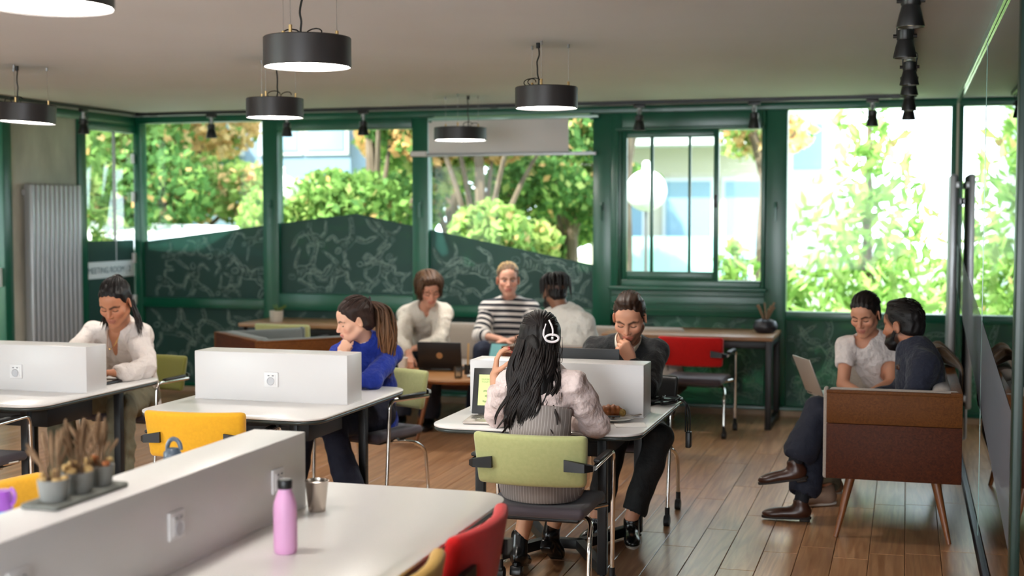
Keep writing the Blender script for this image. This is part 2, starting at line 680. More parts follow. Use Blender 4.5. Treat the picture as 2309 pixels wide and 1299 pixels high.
def leaf_mat(name):
    m = bpy.data.materials.new(name)
    MATS[name] = m
    m.use_nodes = True
    N, L = m.node_tree.nodes, m.node_tree.links
    N.clear()
    out = N.new('ShaderNodeOutputMaterial')
    a = N.new('ShaderNodeAttribute')
    a.attribute_name = 'tint'
    d = N.new('ShaderNodeBsdfDiffuse')
    t = N.new('ShaderNodeBsdfTranslucent')
    mx = N.new('ShaderNodeMixShader')
    mx.inputs[0].default_value = 0.4
    L.new(a.outputs['Color'], d.inputs[0])
    L.new(a.outputs['Color'], t.inputs[0])
    L.new(d.outputs[0], mx.inputs[1])
    L.new(t.outputs[0], mx.inputs[2])
    L.new(mx.outputs[0], out.inputs[0])


leaf_mat('leaf')
# ================================================================ the setting
YB, XL, XR, ZC = 11.77, -7.43, 0.395, 2.725

# ---- floor: planks along the depth of the room
floor = thing('floor', kind='structure')
MB().span((-9.5, -4.2, -0.06), (2.6, 11.95, -0.004)).build('floor_screed', 'floor_base', floor, smooth=False)
PW, PL = 0.178, 1.22


def plank_mesh(L_, w=PW):
    b = MB()
    g = 0.0012
    x, y, e = w / 2 - g, L_ / 2 - g, 0.0025
    V = [(-x, -y, -0.012), (x, -y, -0.012), (x, y, -0.012), (-x, y, -0.012), (-x, -y, -e), (x, -y, -e), (x, y, -e), (-x, y, -e),
         (-x + e, -y + e, 0), (x - e, -y + e, 0), (x - e, y - e, 0), (-x + e, y - e, 0)]
    F = [(0, 1, 5, 4), (1, 2, 6, 5), (2, 3, 7, 6), (3, 0, 4, 7), (4, 5, 9, 8), (5, 6, 10, 9), (6, 7, 11, 10), (7, 4, 8, 11), (8, 9, 10, 11)]
    return b.add(V, F)


pm = plank_mesh(PL).mesh('plank', 'floor_oak', smooth=False)
rng = random.Random(5)
far_planks = MB()
ncol = int((XR + 0.02 - XL) / PW) + 1
n_single = 0
for i in range(ncol):
    x = XR - 0.02 - PW / 2 - i * PW
    y = YB + 0.02 - rng.uniform(0.25, 1.0) * PL
    first = True
    ytop = YB + 0.02
    while ytop > -4:
        ln = ytop - y
        yc = (ytop + y) / 2
        if ytop > 5.6:
            me = pm if abs(ln - PL) < 1e-6 else plank_mesh(ln).mesh('plank', 'floor_oak', smooth=False)
            link('plank', me, floor, loc=(x, yc, 0))
            n_single += 1
        else:
            q = plank_mesh(ln)
            far_planks.add(q.v[0] + np.array([x, yc, 0]), q.f)
        ytop = y
        y = ytop - PL
o = far_planks.build('planks_near_entrance', 'floor_oak', floor, smooth=False)
o['kind'] = 'stuff'
# corridor floor beyond the glass
link('corridor_floor', MB().span((XR + 0.03, -4, -0.01), (2.6, 11.9, 0.0)).mesh('corridor_floor', 'beige_plaster', False), floor)

# ---- ceiling
ceil_o = MB().span((-9.5, -4.2, ZC), (2.6, 12.1, ZC + 0.25)).build('ceiling', 'ceiling_paint', smooth=False)
ceil_o['kind'] = 'structure'

# ---- rear and side walls (behind the camera, unseen; window bands sized to light the room)
MB().span((-9.5, -4.2, 0), (2.6, -4.05, 0.6)).span((-9.5, -4.2, 2.6), (2.6, -4.05, ZC)).span((-9.5, -4.2, 0.6), (-7.2, -4.05, 2.6)).span((0.0, -4.2, 0.6), (2.6, -4.05, 2.6)).span((-7.2, -4.2, 0.6), (-4.8, -4.05, 2.6)).build('wall_rear', 'white_wall', smooth=False, kind='structure')
w8 = thing('window_8', kind='structure')
MB().span((-4.8, -4.14, 0.6), (0.0, -4.12, 2.6)).build('pane', 'window_glass', w8, smooth=False)
for x in (-4.77, -2.4, -0.03):
    MB().box((x, -4.13, 1.6), (0.06, 0.08, 2.0)).build('frame_bar', 'green_paint', w8, smooth=False)
MB().span((XL - 0.2, -4.05, 0), (XL, 8.5, 0.6)).span((XL - 0.2, -4.05, 2.6), (XL, 8.5, ZC)).span((XL - 0.2, -4.05, 0.6), (XL, -0.6, 2.6)).span((XL - 0.2, 3.0, 0.6), (XL, 8.5, 2.6)).build('wall_left', 'white_wall', smooth=False, kind='structure')
w9 = thing('window_9', kind='structure')
MB().span((XL - 0.12, -0.6, 0.6), (XL - 0.1, 3.0, 2.6)).build('pane', 'window_glass', w9, smooth=False)
for y in (-0.57, 1.2, 2.97):
    MB().box((XL - 0.11, y, 1.6), (0.08, 0.06, 2.0)).build('frame_bar', 'green_paint', w9, smooth=False)
MB().span((2.45, -4.2, 0), (2.6, 12.1, ZC)).build('wall_corridor', 'beige_plaster', smooth=False, kind='structure')
MB().span((XR + 0.03, 11.8, 0), (2.6, 12.0, ZC)).build('wall_corridor_end', 'beige_plaster', smooth=False, kind='structure')

# ---- back wall: green window wall
wall = thing('wall_back', kind='structure')
YF = YB - 0.035


def member(name, x0, x1, z0, z1, y0=YF, y1=YB + 0.09, parent=wall, m='green_paint'):
    b = MB()
    b.rbox(((x0 + x1) / 2, (y0 + y1) / 2, (z0 + z1) / 2), (x1 - x0, y1 - y0, z1 - z0), 0.006, 1)
    return b.build(name, m, parent, angle=30)


member('header_beam', XL, XR, 2.66, ZC, YF - 0.01)
member('base_rail', XL, XR, 0.02, 0.08, YF)
for x0, x1 in ((XL, -7.35), (-6.005, -5.84), (-4.454, -4.295), (-2.716, -2.547), (-1.179, -0.996), (0.349, 0.395)):
    member('post', x0, x1, 0.08, 2.66)
BAYS = [(-7.35, -6.005), (-5.84, -4.454), (-4.295, -2.716), (-2.547, -1.179), (-0.996, 0.349)]
MIDRAIL = [(0.829, 0.926), (0.83, 0.99), (0.80, 0.905), (0.857, 1.10), (0.841, 0.914)]
for (x0, x1), (z0, z1) in zip(BAYS, MIDRAIL):
    member('mid_rail', x0, x1, z0, z1)
# bay 4: moulded apron below the sliding window
for z in (0.90, 0.96, 1.03, 1.085):
    member('apron_bead', -2.547, -1.179, z, z + 0.014, YF - 0.014, YF + 0.01)
base_b = MB().rbox(((XL + XR) / 2, YB - 0.055, 0.025), (XR - XL, 0.03, 0.05), 0.004, 1).build('baseboard_back', 'beige_base', kind='structure')

FILM = [(-7.36, 1.483), (-6.011, 1.65), (-5.052, 1.763), (-2.717, 1.298)]


def film_z(x):
    for (a, za), (b, zb) in zip(FILM[:-1], FILM[1:]):
        if x <= b:
            return za + (zb - za) * (x - a) / (b - a)
    return FILM[-1][1]


def on_back(poly, y):
    """polygon given in (x,z) as a thin vertical sheet"""
    return MB().prism([(x, -z) for x, z in poly], 0, 0.004, R=rotx(-PI / 2), c=(0, y, 0))


# ---- chalk-like drawn figures
FILL = []


def figure_strokes(r):
    """2D strokes (unit height about 1) of a bent, tumbling anatomical figure"""
    S = []
    FILL.clear()

    def arc(c, rx, ry, a0, a1, rot=0, n=9):
        t = np.linspace(a0, a1, n)
        p = np.stack([rx * np.cos(t), ry * np.sin(t)], 1)
        ca, sa = math.cos(rot), math.sin(rot)
        return p @ np.array([[ca, sa], [-sa, ca]]) + np.array(c)

    def limb(p0, a, l1, l2, bend, w):
        p1 = p0 + l1 * np.array([math.cos(a), math.sin(a)])
        a2 = a + bend
        p2 = p1 + l2 * np.array([math.cos(a2), math.sin(a2)])
        n1 = np.array([-math.sin(a), math.cos(a)])
        n2 = np.array([-math.sin(a2), math.cos(a2)])
        for s in (-1, 1):
            q = [p0 + n1 * w * s, (p0 + p1) / 2 + n1 * w * 1.25 * s, p1 + (n1 + n2) * 0.4 * w * s, (p1 + p2) / 2 + n2 * w * 0.9 * s, p2 + n2 * w * 0.4 * s]
            S.append(catmull([np.append(k, 0) for k in q], 3)[:, :2])
        for (pa, pb, nv, ww) in ((p0, p1, n1, w * 1.1), (p1, p2, n2, w * 0.75)):
            for k in range(5):
                c = pa + (pb - pa) * (k + 0.6) / 5.4
                S.append(np.array([c - nv * ww * r.uniform(.2, .9), c + nv * ww * r.uniform(.2, .9) + (pb - pa) * r.uniform(.03, .1)]))
            FILL.append(np.array([pa + nv * ww, pb + nv * ww * .7, pb - nv * ww * .7, pa - nv * ww]))
        m = (p0 + p1) / 2
        S.append(arc(m, w * 0.6, l1 * 0.3, r.uniform(0, 2), r.uniform(3.5, 5), a - PI / 2, 6))
        S.append(arc(p2 + 0.05 * np.array([math.cos(a2), math.sin(a2)]), 0.06, 0.03, 0, 5, a2, 6))
    FILL.append(np.array([(-.15, .24), (-.12, -.02), (-.14, -.24), (.14, -.24), (.12, -.02), (.15, .24)]))
    # torso
    cur = r.uniform(-0.12, 0.12)
    for s in (-1, 1):
        q = [(s * 0.15, 0.24), (s * 0.17 + cur * 0.4, 0.08), (s * 0.10 + cur, -0.08), (s * 0.14 + cur * 0.6, -0.24)]
        S.append(catmull([(x, y, 0) for x, y in q], 4)[:, :2])
    for k in range(6):
        y = 0.2 - 0.07 * k
        S.append(arc((cur * 0.5 + r.uniform(-.05, .05), y), r.uniform(0.05, 0.12), 0.03, PI + r.uniform(0, .5), 2 * PI - r.uniform(0, .6), r.uniform(-.3, .3), 6))
    S.append(arc((r.uniform(-.05, .05), 0.38), 0.075, 0.10, 0, 2 * PI, r.uniform(-.5, .5), 11))
    S.append(arc((0.01, 0.37), 0.04, 0.05, 0.5, 4, 0, 6))
    limb(np.array([-0.15, 0.23]), r.uniform(2.2, 4.2), 0.24, 0.24, r.uniform(-1.8, 1.8), 0.045)
    limb(np.array([0.15, 0.23]), r.uniform(-1.1, 1.1), 0.24, 0.24, r.uniform(-1.8, 1.8), 0.045)
    limb(np.array([-0.08 + cur * .6, -0.25]), r.uniform(-2.9, -1.6), 0.32, 0.32, r.uniform(-1.6, 1.2), 0.065)
    limb(np.array([0.08 + cur * .6, -0.25]), r.uniform(-1.5, -0.2), 0.32, 0.32, r.uniform(-1.2, 1.6), 0.065)
    return S


def figures(parent, spots, y, seed, topfn=None, zmin=0, x0=-99, x1=99):
    r = random.Random(seed)
    b = MB()
    sf = MB()
    for (cx, cz, size) in spots:
        a = r.uniform(0, 2 * PI)
        ca, sa = math.cos(a), math.sin(a)
        for st in figure_strokes(r):
            p = st @ np.array([[ca, sa], [-sa, ca]]) * size + np.array([cx, cz])
            w = size * r.uniform(0.005, 0.015)
            t = np.gradient(p, axis=0)
            t /= np.maximum(np.linalg.norm(t, axis=1, keepdims=True), 1e-9)
            nn = np.stack([-t[:, 1], t[:, 0]], 1) * w * np.linspace(0.5, 1, len(p))[:, None]
            L_, R_ = p + nn, p - nn
            ok = (p[:, 1] < (np.array([topfn(q) for q in p[:, 0]]) - 0.02 if topfn else 99)) & (p[:, 1] > zmin) & (p[:, 0] > x0) & (p[:, 0] < x1)
            V = [(q[0], y, q[1]) for q in np.concatenate([L_, R_])]
            m = len(p)
            F = [(i, i + 1, m + i + 1, m + i) for i in range(m - 1) if ok[i] and ok[i + 1]]
            if F:
                b.add(V, F)
        for fl in FILL:
            p = fl @ np.array([[ca, sa], [-sa, ca]]) * size + np.array([cx, cz])
            if (p[:, 0] > x0).all() and (p[:, 0] < x1).all() and (p[:, 1] > zmin).all() and all(p[i, 1] < (topfn(p[i, 0]) if topfn else 99) for i in range(len(p))):
                sf.add([(u, y + 0.0008, v) for u, v in p], [tuple(range(len(p)))])
    sf.build('figure_shading', 'chalk_soft', parent, smooth=False)
    return b.build('figure_drawing', 'chalk', parent, smooth=False)


YG = YB + 0.035
wins = []
for i, (x0, x1) in enumerate(BAYS):
    w = thing('window_%d' % (i + 1), kind='structure')
    wins.append(w)
    z1 = MIDRAIL[i][1]
    if i == 3:
        continue
    zt = 2.66
    if i == 1:   # bay 2 holds a heavier casement frame
        member('casement_top', x0, x1, 2.56, 2.66, YF - 0.012, parent=w)
        zt = 2.56
    MB().span((x0, YG, z1), (x1, YG + 0.008, zt)).build('pane', 'window_glass', w, smooth=False)
    if i < 3:
        xs = [x0] + [q for q, _ in FILM if x0 < q < x1] + [x1]
        on_back([(x0, z1), (x1, z1)] + [(x, film_z(x)) for x in reversed(xs)], YG - 0.006).build('film_panel', 'film', w, smooth=False)
    # frosted lower panel
for i, (x0, x1) in enumerate(BAYS):
    on_back([(x0, 0.08), (x1, 0.08), (x1, MIDRAIL[i][0]), (x0, MIDRAIL[i][0])], YG - 0.006).build('lower_film_panel', 'film', wins[i], smooth=False)
    MB().span((x0, YG, 0.08), (x1, YG + 0.008, MIDRAIL[i][0])).build('lower_pane', 'window_glass', wins[i], smooth=False)

R_ = random.Random(11)
YD = YG - 0.008
figures(wins[0], [(-7.05, 1.33, .24), (-6.78, 1.12, .33), (-6.5, 1.38, .34), (-6.2, 1.2, .38), (-7.1, 1.05, .3), (-6.45, 1.02, .26), (-6.15, 1.5, .26), (-6.75, 1.42, .2)], YD, 3, film_z, 0.93, -7.34, -6.02)
figures(wins[0], [(-7.1, .62, .34), (-6.75, .55, .36), (-6.4, .6, .36), (-6.12, .66, .3), (-7.0, .25, .34), (-6.6, .24, .36), (-6.25, .28, .34)], YD, 4, None, 0.09, -7.34, -6.02)
figures(wins[1], [(-5.5, 1.55, .32), (-5.15, 1.5, .34), (-5.6, 1.2, .36), (-5.25, 1.18, .36), (-4.9, 1.3, .3), (-4.75, 1.22, .36), (-5.45, 1.02, .28), (-4.75, 1.58, .26), (-4.6, 1.05, .26), (-5.0, 1.05, .2)], YD, 5, film_z, 1.0, -5.82, -4.47)
figures(wins[2], [(-4.1, 1.3, .26), (-3.8, 1.25, .4), (-4.05, 1.02, .3), (-3.3, 1.3, .42), (-2.95, 1.2, .34), (-3.5, 1.05, .3), (-2.9, 1.0, .24), (-3.1, 1.05, .3)], YD, 6, film_z, 0.91, -4.28, -2.73)
figures(wins[1], [(-5.7, .68, .2), (-5.3, .7, .24), (-4.9, .68, .24), (-5.5, .35, .3), (-4.9, .35, .3)], YD, 7, None, 0.09, -5.82, -4.47)
figures(wins[2], [(-4.1, .68, .2), (-3.6, .66, .24), (-3.0, .68, .24), (-3.9, .35, .34), (-3.3, .35, .34), (-2.9, .3, .3)], YD, 8, None, 0.09, -4.28, -2.73)
figures(wins[3], [(-2.4, .7, .22), (-2.1, .68, .24), (-1.8, .7, .22), (-1.5, .7, .24), (-1.3, .66, .2), (-1.35, .35, .36), (-1.7, .35, .36), (-2.2, .35, .36), (-1.25, .16, .2), (-1.5, .2, .26)], YD, 9, None, 0.09, -2.53, -1.19)
figures(wins[4], [(-0.88, .62, .26), (-0.6, .6, .36), (-0.3, .66, .3), (-0.75, .33, .4), (-0.4, .3, .36), (-0.9, .18, .24), (0.1, .62, .32), (0.22, .3, .3), (-0.1, .35, .3), (-0.55, .14, .22)], YD, 10, None, 0.09, -0.985, 0.34)

# ---- bay 4: sliding window set into a proud frame
w4 = wins[3]
for (x0, x1, z0, z1) in ((-2.547, -2.45, 1.10, 2.66), (-1.215, -1.179, 1.10, 2.66), (-2.45, -1.215, 2.50, 2.66), (-2.45, -1.215, 1.10, 1.175)):
    member('outer_frame', x0, x1, z0, z1, YF - 0.02, parent=w4)
member('frame_lip', -2.50, -1.19, 2.505, 2.53, YF - 0.045, YF, parent=w4)
member('frame_lip', -2.50, -2.47, 1.12, 2.505, YF - 0.045, YF, parent=w4)
member('window_board', -2.56, -1.16, 1.085, 1.115, YF - 0.06, YF + 0.02, parent=w4)
sash = thing('sliding_sash', parent=w4)
for (x0, x1, z0, z1) in ((-2.45, -2.405, 1.175, 2.50), (-1.63, -1.585, 1.175, 2.50), (-2.405, -1.63, 2.44, 2.50), (-2.405, -1.63, 1.175, 1.25)):
    member('sash_bar', x0, x1, z0, z1, YF - 0.005, YF + 0.04, parent=sash)
for x0, x1 in ((-2.195, -2.165), (-1.855, -1.83)):
    member('sash_mullion', x0, x1, 1.25, 2.44, YF, YF + 0.03, parent=sash)
for x0, x1 in ((-2.405, -2.195), (-2.165, -1.855), (-1.83, -1.63)):
    MB().span((x0, YF + 0.012, 1.25), (x1, YF + 0.018, 2.44)).build('sash_pane', 'window_glass', sash, smooth=False)
MB().rbox((-1.607, YF - 0.02, 1.875), (0.034, 0.03, 0.11), 0.008, 1).build('latch', 'black_plastic', w4)
MB().span((-1.585, YG, 1.175), (-1.215, YG + 0.008, 2.5)).build('pane', 'window_glass', w4, smooth=False)
# casement handles on the posts
for i, (x, z) in enumerate(((-5.92, 1.86), (-4.37, 1.86), (-2.63, 1.83), (-1.09, 1.83))):
    b = MB().rbox((x, YF - 0.014, z), (0.028, 0.028, 0.07), 0.006, 1)
    b.tube(fillet([(x, YF - 0.02, z), (x, YF - 0.05, z), (x, YF - 0.05, z - 0.13)], 0.015), 0.009, 6)
    b.build('casement_handle', 'green_paint', wall)

# ---- left wall beyond the white wall: glazed bay, concrete pier, meeting room glazing
wl = thing('wall_left_glazing', kind='structure')


def side_member(name, y0, y1, z0, z1, x0=XL - 0.08, x1=XL + 0.03, parent=wl, m='green_paint'):
    return MB().rbox(((x0 + x1) / 2, (y0 + y1) / 2, (z0 + z1) / 2), (x1 - x0, y1 - y0, z1 - z0), 0.006, 1).build(name, m, parent, angle=30)


side_member('post', 10.775, 10.90, 0, 2.66)
side_member('post', 9.69, 9.805, 0, 2.66)
side_member('post', 8.5, 8.58, 0, 2.66)
side_member('header_beam', 8.5, YB, 2.64, ZC)
side_member('top_rail', 10.90, YB, 2.56, 2.64)
side_member('bottom_rail', 10.90, YB, 0, 0.08)
side_member('bottom_rail', 8.58, 9.69, 0, 0.08)
MB().span((XL - 0.30, 9.805, 0), (XL + 0.005, 10.775, ZC)).build('wall_concrete', 'concrete', smooth=False, kind='structure')
d1 = thing('door_1', kind='structure')
MB().span((XL - 0.02, 10.9, 0.08), (XL - 0.01, YB - 0.04, 2.56)).build('glass_leaf', 'window_glass', d1, smooth=False)
MB().span((XL - 0.008, 10.9, 0.08), (XL - 0.005, YB - 0.04, 1.14)).span((XL - 0.008, 10.9, 1.30), (XL - 0.005, YB - 0.04, 1.5)).build('film_panel', 'film', d1, smooth=False)
MB().span((XL - 0.006, 10.9, 1.14), (XL - 0.002, YB - 0.04, 1.30)).build('sign_band', 'sign_white', d1, smooth=False)
text_mesh('sign_lettering', 'MEETING ROOM | 2', 0.083, 'sign_text', d1, (XL, 10.935, 1.19), (PI / 2, 0, PI / 2))
for z in (2.31, 1.93, 1.32, 0.9):
    MB().rbox((XL + 0.012, YB - 0.06, z), (0.025, 0.05, 0.10), 0.008, 1).build('hinge', 'outlet_white', d1)
side_member('leaf_stile', YB - 0.36, YB - 0.335, 0.1, 2.56, XL - 0.03, XL - 0.004, d1, 'outlet_grey')
d2 = thing('door_2', kind='structure')
MB().span((XL - 0.02, 8.58, 0.08), (XL - 0.01, 9.69, 2.64)).build('glass_leaf', 'window_glass', d2, smooth=False)
MB().span((XL - 0.006, 8.58, 1.14), (XL - 0.002, 9.69, 1.30)).build('sign_band', 'sign_white', d2, smooth=False)
# room beyond the left glazing: its outer wall edge
MB().span((-9.45, 8.4, 0), (-9.3, 10.2, ZC)).build('wall_meeting_room', 'beige_plaster', smooth=False, kind='structure')


def radiator(label, loc, rz, n, pitch, z0, z1, depth, m):
    t = thing('radiator', loc, rz, label, 'radiator')
    for k in range(n):
        x = (k - (n - 1) / 2) * pitch
        MB().rbox((x, -depth / 2 - 0.03, (z0 + z1) / 2), (pitch * 0.86, depth, z1 - z0), min(pitch * 0.3, depth * 0.45), 2).build('fin', m, t)
    w = n * pitch
    for zz in (z1 - 0.08, z0 + 0.08):
        MB().rbox((0, -0.03, zz), (w, 0.03, 0.05), 0.006, 1).build('manifold', m, t)
    for s in (-1, 1):
        MB().rbox((s * w * 0.35, -0.008, z1 - 0.2), (0.04, 0.016, 0.05), 0.004, 1).build('wall_bracket', m, t)
    MB().tube(fillet([(w * 0.3, -0.05, z0), (w * 0.3, -0.05, 0.06), (w * 0.3, 0.0, 0.06)], 0.02), 0.012, 8).build('pipe', m, t)
    return t


radiator('tall grey finned radiator on the concrete pier at the left', (XL + 0.006, 10.31, 0), PI / 2, 11, 0.068, 0.12, 2.03, 0.09, 'radiator_metal')
radiator('tall slim grey radiator in the corner behind the walnut sofa', (XR - 0.002, 10.75, 0), -PI / 2, 9, 0.068, 0.3, 2.06, 0.055, 'radiator_metal')

# ---- right glass partition
wr = thing('wall_glass_right', kind='structure')
MB().span((XR + 0.002, 7.56, 0.025), (XR + 0.012, 11.72, ZC - 0.05)).build('glass_panel', 'partition_glass', wr, smooth=False)
MB().span((XR + 0.002, 5.2, 0.025), (XR + 0.012, 7.545, ZC - 0.05)).build('glass_panel', 'partition_glass', wr, smooth=False)
MB().span((XR + 0.002, -4, 0.025), (XR + 0.012, 5.1, ZC - 0.05)).build('glass_panel', 'partition_glass', wr, smooth=False)
MB().span((XR, 7.546, 0.025), (XR + 0.014, 7.559, ZC - 0.05)).build('glass_joint', 'glass_edge', wr, smooth=False)
MB().span((XR - 0.012, -4, 0), (XR + 0.025, 11.72, 0.02)).build('floor_channel', 'radiator_dark', wr, smooth=False)
MB().span((XR - 0.012, -4, ZC - 0.045), (XR + 0.03, 11.72, ZC)).build('ceiling_channel', 'glass_edge', wr, smooth=False)
MB().rbox((XR + 0.03, 5.15, ZC / 2), (0.09, 0.10, ZC), 0.006, 1).build('door_post', 'dark_green', wr)
MB().rbox((XR + 0.03, 11.74, ZC / 2), (0.075, 0.09, ZC), 0.006, 1).build('plaster_post', 'beige_plaster', wr)
# frosted slanting band on the partition
MB().add([(XR + 0.0005, y, z) for y, z in ((11.6, 1.55), (11.6, 1.2), (5.25, 0.45), (5.25, 1.0))], [(0, 1, 2, 3)]).build('frosted_band', 'frosted', wr, smooth=False)

# ---- ceiling tracks with spot heads
tr = thing('lighting_track', (0, 0, ZC), 0, 'black ceiling track running along the window wall', 'track')
MB().span((-7.05, 11.23, -0.03), (0.02, 11.265, 0.0)).build('rail', 'black_metal', tr, smooth=False)
for x in (-6.9, -3.5, -0.1):
    MB().span((x - 0.03, 11.22, -0.034), (x + 0.03, 11.275, 0)).build('rail_connector', 'black_plastic', tr, smooth=False)
tr = thing('lighting_track', (0, 0, ZC), 0, 'black ceiling track running along the left glazing', 'track')
MB().span((-7.07, 5.0, -0.03), (-7.035, 11.2, 0.0)).build('rail', 'black_metal', tr, smooth=False)
MB().span((-7.08, 11.18, -0.034), (-7.02, 11.265, 0)).build('rail_connector', 'black_plastic', tr, smooth=False)
tr = thing('lighting_track', (0, 0, ZC), 0, 'black ceiling track running beside the glass partition', 'track')
MB().span((-0.015, 2.0, -0.03), (0.02, 11.2, 0.0)).build('rail', 'black_metal', tr, smooth=False)
MB().span((-0.025, 5.6, -0.034), (0.03, 5.7, 0)).build('rail_connector', 'black_plastic', tr, smooth=False)


def spot_proto(name):
    t = thing(name)
    MB().rbox((0, 0, -0.045), (0.035, 0.10, 0.03), 0.004, 1).build('adapter', 'black_plastic', t)
    b = MB()
    b.tube(fillet([(-0.036, 0, -0.155), (-0.036, 0, -0.10), (0, 0, -0.06), (0.036, 0, -0.10), (0.036, 0, -0.155)], 0.02), 0.004, 6)
    b.build('yoke', 'black_metal', t)
    MB().cyl((0, 0, -0.06), (0, 0, -0.115), 0.018, 10).build('lamp_socket', 'radiator_metal', t)
    h = MB().lathe([(0.02, -0.12), (0.036, -0.125), (0.037, -0.165), (0.034, -0.17), (0.042, -0.20), (0.052, -0.245), (0.0515, -0.25), (0.046, -0.249), (0.040, -0.205)], 18).build('shade', 'black_plastic', t)
    for s in (-1, 1):
        MB().cyl((s * 0.034, 0, -0.15), (s * 0.052, 0, -0.15), 0.009, 8).build('pivot_knob', 'black_plastic', t)
    MB().lathe([(0.0, -0.236), (0.042, -0.238), (0.042, -0.232)], 16).build('bulb', 'spot_bulb', t)
    MB().tube(catmull([(0.01, 0, -0.06), (0.04, 0.01, -0.08), (0.035, 0.012, -0.12), (0.012, 0.01, -0.14)], 5), 0.003, 6).build('flex', 'cable_black', t)
    return t


spots = [('black spot head on the track above the meeting room glazing', (-7.05, 10.35), 0.0),
         ('black spot head on the rear track at the far left window', (-6.28, 11.25), 0),
         ('black spot head on the rear track behind the small left pendant', (-5.50, 11.25), 0),
         ('black spot head on the rear track above the green chair back and left lounge sofa', (-4.74, 11.25), 0),
         ('black spot head on the rear track right of the rolled screen', (-2.20, 11.25), 0),
         ('black spot head on the rear track over the sliding window', (-1.23, 11.25), 0),
         ('black spot head on the rear track over the bright right window', (-0.28, 11.25), 0),
         ('large black spot head at the top edge, nearest on the right track', (0.002, 5.30), 0),
         ('black spot head with bare socket, second along the right track', (-0.02, 6.35), 0),
         ('black spot head third along the right track', (0.002, 7.7), 0),
         ('black spot head fourth along the right track', (0.002, 8.35), 0),
         ('black spot head fifth along the right track', (0.002, 9.6), 0),
         ('black spot head farthest along the right track, near the window', (0.002, 10.55), 0)]
sp0 = spot_proto('spot_head')
for i, (lb, (x, y), rz) in enumerate(spots):
    s = sp0 if i == 0 else copy_tree(sp0)
    s.location = (x, y, ZC)
    s.rotation_euler = (0, 0, rz + (PI / 2 if i < 7 and i > 0 else 0))
    s['label'] = lb
    s['category'] = 'spotlight'
    s['group'] = 'black spot heads on the ceiling tracks'

# ---- rolled projection screen across bay 3
t = thing('projection_screen', (0, YF, 0), 0, 'white roller screen panel with metal bars hung across the middle window', 'screen')
MB().rbox((-3.60, -0.05, 2.475), (1.34, 0.012, 0.345), 0.004, 1).build('screen_sheet', 'screen_white', t)
MB().rbox((-3.46, -0.055, 2.635), (1.62, 0.03, 0.03), 0.006, 1).build('upper_bar', 'glass_edge', t)
MB().rbox((-3.50, -0.06, 2.305), (1.66, 0.03, 0.032), 0.006, 1).build('lower_bar', 'radiator_metal', t)
MB().rbox((-4.36, -0.065, 2.318), (0.16, 0.05, 0.05), 0.01, 2).build('end_cap', 'screen_white', t)
for x in (-4.25, -2.72):
    MB().rbox((x, -0.03, 2.635), (0.03, 0.06, 0.06), 0.004, 1).build('bracket', 'green_paint', t)

# ================================================================ outside
gr = MB().span((-40, 12.2, -0.4), (30, 60, -0.3)).build('ground_outside', 'lawn', smooth=False, kind='structure')
MB().span((-40, -30, -0.45), (XL - 2.2, 12.2, -0.3)).build('ground_side', 'lawn', smooth=False, kind='structure')
MB().add([(-14, 12.35, -0.4), (-2.3, 12.35, -0.4), (-2.3, 12.35, 1.18), (-14, 12.35, 1.58), (-14, 12.55, -0.4), (-2.3, 12.55, -0.4), (-2.3, 12.55, 1.18), (-14, 12.55, 1.58)],
         [(0, 1, 2, 3), (5, 4, 7, 6), (3, 2, 6, 7), (1, 5, 6, 2), (4, 0, 3, 7)]).build('garden_wall', 'garden_wall', smooth=False, label='dark sloping garden wall behind the frosted film', cat='wall')

NPR = np.random.RandomState(3)


def leaves(name, centers, radii, n, size, palette, weights, parent, seed, elong=1.6, droop=0.0):
    r = np.random.RandomState(seed)
    if elong < 3:
        n, size = int(n * 2.6), size * 0.6
    C = np.array(centers, float)
    rad = np.array(radii, float)
    vol = (rad.prod(axis=1)) ** (1 / 1.5)
    pick = r.choice(len(C), n, p=vol / vol.sum())
    d = r.normal(size=(n, 3))
    d /= np.linalg.norm(d, axis=1, keepdims=True)
    p = C[pick] + d * rad[pick] * (r.uniform(0.35, 1.0, (n, 1)) ** 0.6)
    a = r.normal(size=(n, 3))
    a[:, 2] -= droop
    a /= np.linalg.norm(a, axis=1, keepdims=True)
    b = np.cross(a, r.normal(size=(n, 3)))
    b /= np.linalg.norm(b, axis=1, keepdims=True)
    s = size * r.uniform(0.6, 1.3, (n, 1))
    V = np.stack([p - a * s * elong * .5, p + b * s * 0.5, p + a * s * elong * .5, p - b * s * 0.5], 1).reshape(-1, 3)
    F = np.arange(4 * n).reshape(-1, 4)
    me = bpy.data.meshes.new(name)
    me.vertices.add(4 * n)
    me.vertices.foreach_set('co', V.astype(np.float32).ravel())
    me.loops.add(4 * n)
    me.loops.foreach_set('vertex_index', np.arange(4 * n, dtype=np.int32))
    me.polygons.add(n)
    me.polygons.foreach_set('loop_start', np.arange(0, 4 * n, 4, dtype=np.int32))
    me.polygons.foreach_set('loop_total', np.full(n, 4, np.int32))
    me.update(calc_edges=True)
    pal = np.array([lin(*c)[:3] for c in palette])
    k = r.choice(len(pal), len(C), p=np.array(weights) / sum(weights))
    own = r.choice(len(pal), n, p=np.array(weights) / sum(weights))
    use = np.where(r.uniform(size=n) < 0.6, k[pick], own)
    col = pal[use] * r.uniform(0.75, 1.2, (n, 1))
    at = me.attributes.new('tint', 'FLOAT_COLOR', 'POINT')
    at.data.foreach_set('color', np.repeat(np.concatenate([col, np.ones((n, 1))], 1), 4, axis=0).ravel())
    me.materials.append(MATS['leaf'])
    return link(name, me, parent, kind='stuff')


